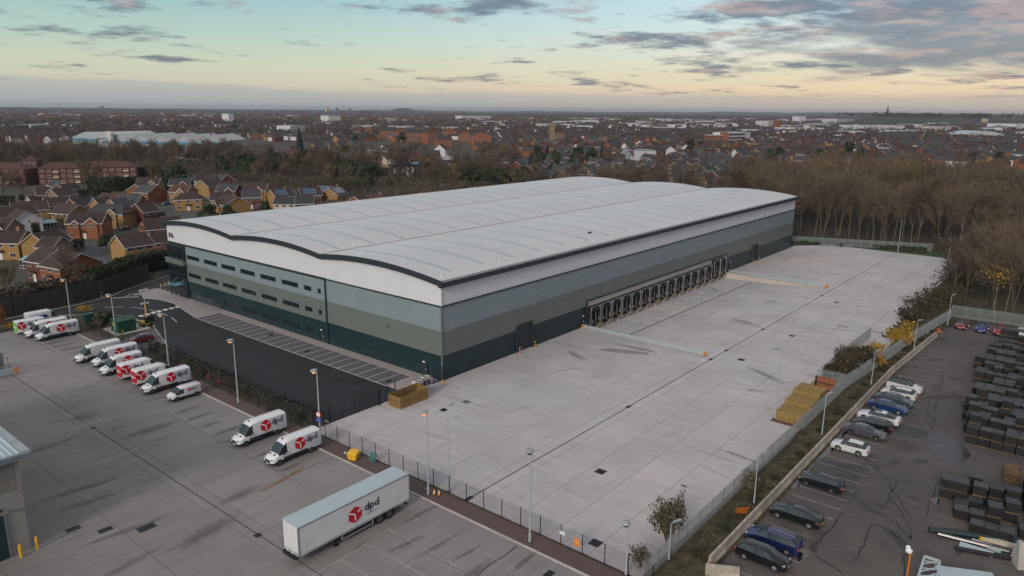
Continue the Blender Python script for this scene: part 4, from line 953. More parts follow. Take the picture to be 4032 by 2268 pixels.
# ---- cars
paint={}
def car(label,loc,rz,col,kind='saloon',L=4.6,W_=1.82,H=1.45,glass='wind',rimc='rim',roof=None,rails=False,flip=False,plate=True):
    key=tuple(col)
    if key not in paint: paint[key]=M('car_paint',col,.22,.25 if max(col)<.3 else .05,var=.04,coat=.8)
    pm=paint[key]
    o=T('parked_car',label,'car',loc,rz,'cars parked in the right-hand car park'); o.scale=(1.10,1.10,1.08) if loc[1]<-50 else (1,1,1); h=L/2; w=W_/2; b=.93*H/1.45; c=H
    def sec(zb,wl,zs,ws,zbelt,wb,zr,wr,zc): return [(wl,zb),(ws,zs),(wb,zbelt),(wr,zr),(wr*.78,zr+.045),(0,zc)]
    hood=.93 if kind!='suv' else 1.06
    k=H/1.45; sh=.22 if kind in('hatch','estate','suv') else 0
    st=[(h,sec(.30,w*.70,.42,w*.76,.56,w*.74,.60,w*.66,.64)),(h-.10,sec(.20,w*.84,.42,w*.92,.62,w*.88,.68,w*.78,.72)),
        (h-.45,sec(.20,w*.92,.45,w*.99,.72*k,w*.94,.80*k,w*.80,.84*k)),(h-.95+sh*.5,sec(.20,w*.94,.45,w,.82*k,w*.96,.88*k,w*.82,.93*k)),
        (h-1.30+sh,sec(.20,w*.94,.45,w,.90*k,w*.97,.95*k,w*.84,1.0*k)),
        (h-2.05+sh,sec(.20,w*.94,.45,w,.93*k,w*.97,(c-.12),w*.66,c-.02)),
        (h-2.75+sh,sec(.20,w*.94,.45,w,.95*k,w*.98,(c-.08),w*.66,c))]
    if kind=='saloon':
        st+=[(-h+1.35,sec(.20,w*.94,.45,w,.97*k,w*.97,c-.14,w*.62,c-.06)),(-h+.62,sec(.22,w*.93,.45,w*.99,.96*k,w*.93,1.0*k,w*.76,1.03*k)),(-h+.10,sec(.24,w*.88,.45,w*.93,.90*k,w*.88,.96*k,w*.72,.99*k)),(-h,sec(.3,w*.80,.45,w*.86,.80*k,w*.80,.86*k,w*.66,.88*k))]; ri=7
    elif kind=='coupe':
        st+=[(-h+1.55,sec(.20,w*.94,.45,w,.97*k,w*.97,c-.14,w*.62,c-.06)),(-h+.48,sec(.22,w*.93,.45,w*.99,.98*k,w*.93,1.02*k,w*.76,1.05*k)),(-h+.10,sec(.24,w*.88,.45,w*.93,.92*k,w*.88,.98*k,w*.72,1.0*k)),(-h,sec(.3,w*.80,.45,w*.86,.80*k,w*.80,.86*k,w*.66,.88*k))]; ri=7
    elif kind=='hatch':
        st+=[(-h+.66,sec(.20,w*.94,.45,w,.99*k,w*.97,c-.14,w*.62,c-.06)),(-h+.28,sec(.22,w*.93,.45,w*.98,.98*k,w*.92,1.02*k,w*.76,1.04*k)),(-h+.08,sec(.24,w*.88,.45,w*.94,.80*k,w*.90,.86*k,w*.78,.88*k)),(-h,sec(.3,w*.82,.45,w*.88,.62*k,w*.84,.66*k,w*.74,.68*k))]; ri=7
    else: # estate, suv
        st+=[(-h+.62,sec(.20,w*.94,.45,w,.99*k,w*.97,c-.13,w*.64,c-.05)),(-h+.22,sec(.22,w*.93,.45,w*.98,1.0*k,w*.92,1.04*k,w*.80,1.07*k)),(-h+.06,sec(.24,w*.88,.45,w*.94,.80*k,w*.90,.86*k,w*.80,.88*k)),(-h,sec(.3,w*.82,.45,w*.88,.62*k,w*.84,.66*k,w*.74,.68*k))]; ri=7
    def cls(i,j):
        if i==4: return 'windscreen' if j>=3 else ('side_window' if j==2 else 'body')
        if i in (5,6) and j==2: return 'side_window'
        if i==6 and j>2 or i==5 and j>2: return 'roof'
        if i==ri: return 'rear_window' if j>=3 else ('side_window' if j==2 and kind in('estate','suv','hatch') else ('rear_window' if j==2 else 'body'))
        return 'body'
    P=loft(st,cls)
    smooth_part(P['body'],'body',pm,o,45); smooth_part(P['roof'],'roof',m[roof] if roof else pm,o,45)
    smooth_part(P['windscreen'],'windscreen',m['wind'],o); smooth_part(P['rear_window'],'rear_window',m['wind'],o)
    for s in (1,-1): smooth_part(P[('side_window',s)],'side_window',m['wind'],o)
    for s in (-1,1):
        MB().beam((h-2.72,s*(w*.975),.95*k),(h-2.78,s*(w*.70),c-.13),.07,.03).build('door_pillar',m['chassis'],o)
        for x in (h-.88,-h+.92): arch(o,x,s*(w+.001),s,.375,m['chassis']); wheel(o,x,s*(w-.10),.325,.21,rimc,s)
        MB().box(h-.42,s*w*.70-.16,.60*k,h-.10,s*w*.70+.14,.72*k).build('headlight',m['head'],o)
        MB().box(-h-.02,s*w*.74-.14,.66*k,-h+.16,s*w*.74+.16,.80*k).build('tail_light',m['tail'],o)
        MB().box(h-1.72,s*(w+.08)-.07,.93*k,h-1.60,s*(w+.08)+.07,1.05*k).build('wing_mirror',pm,o)
        if rails: MB().beam((h-2.0,s*w*.60,c-.02),(-h+.8,s*w*.58,c-.02),.04,.05).build('roof_rail',m['rim'],o)
    MB().box(h-.03,-.26,.36,h+.015,.26,.47).build('number_plate',m['platew'],o)
    MB().box(-h-.015,-.26,.44,-h+.03,.26,.55).build('number_plate',m['plate'],o)
    MB().box(h-.05,-.42,.50,h+.01,.42,.58).build('grille',m['chassis'],o)
    return o
UP,DN=PI/2,-PI/2   # front towards +y (the barrier) or -y
car('black hatchback nearest the bottom of the car park, nose pointing away from the barrier',(-14.0,-56.0,0),DN,(.006,.012,.015),'hatch',4.4,1.84,1.47)
car('dark blue estate car with silver roof rails and red tail lights, beside the black hatchback',(-10.75,-55.8,0),UP,(.010,.022,.11),'estate',4.75,1.84,1.50,rails=True)
car('black coupe with chrome window line and silver wheels, alone between two free bays',(-4.65,-55.9,0),UP,(.006,.013,.014),'coupe',4.7,1.86,1.39)
car('black hatchback with black wheels beside the long puddle',(4.15,-55.7,0),UP,(.006,.013,.018),'hatch',4.3,1.8,1.46,rimc='steelrim')
car('small white hatchback parked over the puddle edge',(15.75,-55.6,0),UP,(.62,.64,.66),'hatch',3.98,1.74,1.46)
car('grey saloon with dark wheels next to the small white hatchback',(21.85,-55.7,0),DN,(.085,.09,.105),'saloon',4.65,1.8,1.43,rimc='steelrim')
car('black hatchback squeezed between the grey saloon and the white car with black roof panel',(25.0,-55.9,0),UP,(.012,.016,.018),'hatch',4.3,1.8,1.46)
car('white family car with dark sunroof panel',(28.1,-55.9,0),UP,(.60,.62,.66),'coupe',4.85,1.86,1.44)
MB().box(-.3,-.42,1.448,.5,.42,1.462).build('sunroof',m['wind'],bpy.data.objects[[o.name for o in C.objects if o.name.startswith('parked_car')][-1]])
car('metallic blue saloon with nose pointing away from the barrier',(32.9,-55.9,0),DN,(.012,.045,.16),'saloon',4.65,1.82,1.43)
car('dark grey saloon between the blue saloon and the white hatchback',(36.3,-56.0,0),DN,(.06,.085,.10),'saloon',4.65,1.82,1.43)
car('white hatchback with bright red tail light beside the white off-roader',(39.4,-55.9,0),UP,(.60,.62,.62),'hatch',4.3,1.8,1.5)
jp=car('white off-roader with black roof, topmost of the row along the barrier',(43.0,-55.9,0),DN,(.60,.60,.60),'suv',4.4,1.84,1.66,roof='chassis',rails=True)
for x in (-.3,-1.2): MB().box(x-.06,-.62,1.68,x+.06,.62,1.74).build('roof_bar',m['chassis'],jp)
car('dark red car by the corner of the palisade fence',(87.9,-56.6,0),PI,(.16,.008,.016),'saloon',4.4,1.8,1.43)
car('blue car facing the camera in front of the far palisade fence',(87.9,-60.0,0),PI,(.010,.035,.16),'hatch',4.2,1.8,1.46)
car('bright red car in front of the far palisade fence',(87.9,-63.0,0),PI,(.30,.008,.022),'hatch',4.2,1.8,1.46)
car('white car at the right-hand end in front of the far palisade fence',(88.2,-66.3,0),PI,(.62,.64,.66),'hatch',4.3,1.8,1.46)
rc=car('dark red hatchback in the paved bay beside the green substation',(-21.2,54.7,.03),PI-.12,(.17,.010,.020),'hatch',4.2,1.8,1.48)

HOUSES='''311,102,175,g;268,182,104,r;312,117,85,g;293,160,106,r;288,174,114,g;269,200,198,r;310,141,105,g;335,92,80,r;343,69,-4,r;337,107,170,r;307,164,106,r;358,68,-4,r;325,145,15,g;351,102,-7,r;290,210,23,r;340,133,82,r;303,195,113,g;322,168,16,r;312,183,22,g;338,156,171,g;366,100,83,r;304,216,23,r;357,131,-6,g;317,201,113,g;336,172,16,r;378,83,76,r;326,189,22,g;381,98,-7,r;372,130,-6,g;318,222,23,r;330,207,113,g;340,194,22,g;369,147,80,g;314,238,194,r;361,170,24,r;391,109,86,g;387,128,-6,g;332,228,23,r;344,213,23,g;354,200,22,g;410,87,169,g;406,108,-4,g;375,176,114,r;402,127,-6,g;346,233,23,r;368,206,22,g;400,147,-8,r;420,107,-4,g;397,163,-10,g;340,254,113,r;389,182,24,r;334,268,113,r;359,239,113,r;415,145,82,r;412,160,-10,g;435,106,-4,g;390,209,114,g;402,188,24,r;384,222,114,g;432,133,83,r;433,148,83,r;416,195,24,r;435,163,173,r;411,221,31,b;437,178,173,r;457,139,165,g;461,153,75,g;412,245,37,b;424,229,121,b;465,168,75,g;453,198,-7,r;424,254,127,b;478,151,84,r;437,237,121,b;414,274,127,r;480,166,84,r;468,196,83,r;456,219,74,r;410,296,33,b;436,263,37,b;450,245,31,b;488,180,84,r;483,194,-7,r;525,107,102,r;448,272,37,b;511,150,-14,g;522,121,102,r;462,253,31,b;498,192,-7,r;493,217,-6,r;526,146,-14,g;460,281,37,b;475,260,31,b;518,186,78,g;508,215,-6,r;540,142,-14,g;521,201,78,g;463,315,29,r;524,215,168,g;575,73,103,r;572,88,103,r;579,58,103,r;568,102,103,r;582,44,193,r;372,422,97,r;550,164,79,g;549,180,-14,r;371,437,97,r;476,323,29,r;550,199,-6,r;563,177,-14,r;369,452,97,r;489,330,119,r;578,173,-14,r;479,357,126,b;470,369,216,b;502,337,119,r;572,219,166,g;592,170,-14,r;611,114,100,g;608,147,80,g;575,233,76,g;515,345,29,r;400,471,11,w;639,76,7,g;620,160,82,r;528,352,119,r;622,175,82,r;521,369,122,b;513,382,122,b;505,395,122,b;655,84,101,g;624,190,82,r;612,224,-37,y;624,215,-37,y;671,82,97,r;669,97,187,r;636,206,53,y;648,197,-37,y;600,312,30,r;626,265,-33,b;660,188,-37,y;583,353,119,b;386,560,1,g;638,257,-33,b;510,453,11,o;672,179,-37,y;536,428,130,b;546,417,220,b;401,561,91,g;651,249,-33,b;596,360,29,b;524,456,11,o;663,241,57,b;416,561,1,g;625,320,125,r;676,232,-33,b;431,561,1,g;539,459,11,o;609,368,29,b;637,329,125,r;689,224,-33,b;554,461,11,o;709,192,57,b;622,375,119,b;649,338,35,r;569,464,101,o;717,205,57,b;678,301,59,b;635,382,119,b;691,293,59,b;773,2,70,w;725,217,147,b;583,467,11,o;703,285,-31,b;778,17,160,w;648,389,29,b;734,230,57,b;784,31,70,w;716,277,-31,b;794,1,79,r;729,269,59,b;797,15,79,r;635,440,64,r;800,30,79,r;742,261,-31,b;803,45,79,r;642,454,64,r;806,60,79,r;809,74,79,r;802,143,-13,w;602,523,6,r;648,467,64,r;746,319,56,b;695,416,56,r;617,525,6,r;654,481,154,r;759,311,56,b;827,131,77,w;771,303,56,b;704,428,56,r;632,526,96,r;801,244,59,y;831,146,77,w;784,294,-34,b;844,100,-11,g;661,505,62,r;834,161,77,w;647,528,6,r;712,440,56,r;808,257,59,y;838,175,77,w;859,97,-11,g;662,529,6,r;570,629,102,o;816,270,149,y;682,517,241,y;874,94,79,g;567,644,192,o;839,240,53,b;824,283,59,y;695,510,151,y;653,565,14,r;708,503,241,y;838,265,-36,y;686,536,147,y;888,91,-11,g;520,700,11,y;848,252,53,b;831,296,59,y;722,496,151,y;487,728,10,g;698,528,237,y;668,569,104,r;711,520,237,y;535,703,11,y;723,512,147,y;502,731,10,g;903,88,79,g;857,264,53,b;682,573,14,r;550,706,11,y;516,733,10,g;918,85,-11,g;564,709,11,y;531,736,10,g;791,455,57,y;742,536,146,b;546,739,10,g;799,468,57,y;751,548,56,b;936,152,77,w;857,390,-40,b;807,480,147,y;940,167,167,w;868,380,50,b;932,214,-14,w;759,561,56,b;943,181,167,w;880,371,-40,b;445,843,98,g;815,493,57,y;947,196,77,w;443,858,98,g;633,724,121,o;824,505,57,y;989,83,164,r;993,97,74,r;646,731,121,o;997,112,74,r;1001,126,74,r;659,739,121,o;762,634,207,o;594,794,90,g;755,647,117,o;1005,141,164,r;748,660,117,o;708,704,116,o;609,794,0,g;489,877,98,g;741,674,117,o;701,717,206,o;672,747,31,o;734,687,117,o;695,731,116,o;624,794,90,g;487,892,98,g;685,755,31,o;639,794,0,g;988,301,-31,b;485,907,98,g;1051,43,74,g;1012,250,72,w;1001,293,59,b;1056,57,74,g;1017,264,72,w;1060,72,74,g;1014,285,59,b;1064,86,74,g;926,541,148,b;833,683,234,y;845,675,144,y;934,554,58,b;857,666,144,y;869,657,234,y;943,566,58,b;951,579,148,b;1078,328,-35,b;1030,447,59,b;1090,319,-35,b;959,592,148,b;818,778,121,b;1120,246,69,r;810,791,121,b;1035,480,-35,y;1052,446,58,b;802,803,121,b;940,648,56,r;1047,471,55,y;1134,240,69,r;1060,458,58,b;948,660,146,r;1148,235,-21,r;1162,180,70,g;1068,471,58,b;1167,195,160,g;956,672,146,r;1172,209,160,g;1201,79,-16,g;1177,223,70,g;965,685,56,r;1182,237,160,g;1216,75,-16,g;1155,347,53,y;1216,116,76,g;1219,130,76,g;1230,71,-16,g;1223,145,76,g;1226,159,76,g;1039,659,60,b;1047,672,60,b;933,829,115,o;927,843,115,o;1054,685,60,b;844,943,27,b;1092,662,41,y;858,950,27,b;1103,672,41,y;871,956,27,b;1114,682,131,y;884,963,117,b;1157,666,225,w;1167,656,135,w;1178,645,225,w;1189,635,225,w;1275,508,37,r;1287,517,37,r;1040,911,116,b;1033,924,206,b;1026,937,206,b;1133,810,125,y;1299,526,37,r;1020,951,116,b;1013,964,206,b;1006,978,116,b;1146,818,125,y;528,1315,5,w;543,1317,95,w;1158,827,35,y;558,1318,5,w;1395,388,215,r;579,1321,-3,w;1403,376,125,r;594,1320,-3,w;1264,707,38,y;609,1319,87,w;624,1318,87,w;639,1318,-3,w;1276,717,128,y;1288,726,128,y;1300,735,128,y;1312,745,38,y;697,1524,94,w;696,1539,94,w;1603,581,42,y;1614,590,42,y;1653,520,42,w;1625,600,132,y;1664,530,42,w;1636,610,132,y;1675,540,132,w;1686,550,42,w;1697,560,42,w;938,1528,113,r;1709,570,42,w;932,1541,113,r;927,1555,113,r;921,1569,113,r;902,1628,201,w;1369,1310,110,r;1363,1324,110,r;1358,1338,110,r;631,1813,92,w;1353,1352,110,r;630,1828,92,w;630,1843,92,w;629,1858,182,w;1462,1371,112,r;1456,1385,202,r;1451,1399,202,r;1445,1413,202,r;1439,1427,112,r;1106,1754,106,y;1101,1768,106,y;1097,1782,106,y;1093,1797,196,y;1089,1811,106,y;1084,1825,106,y'''
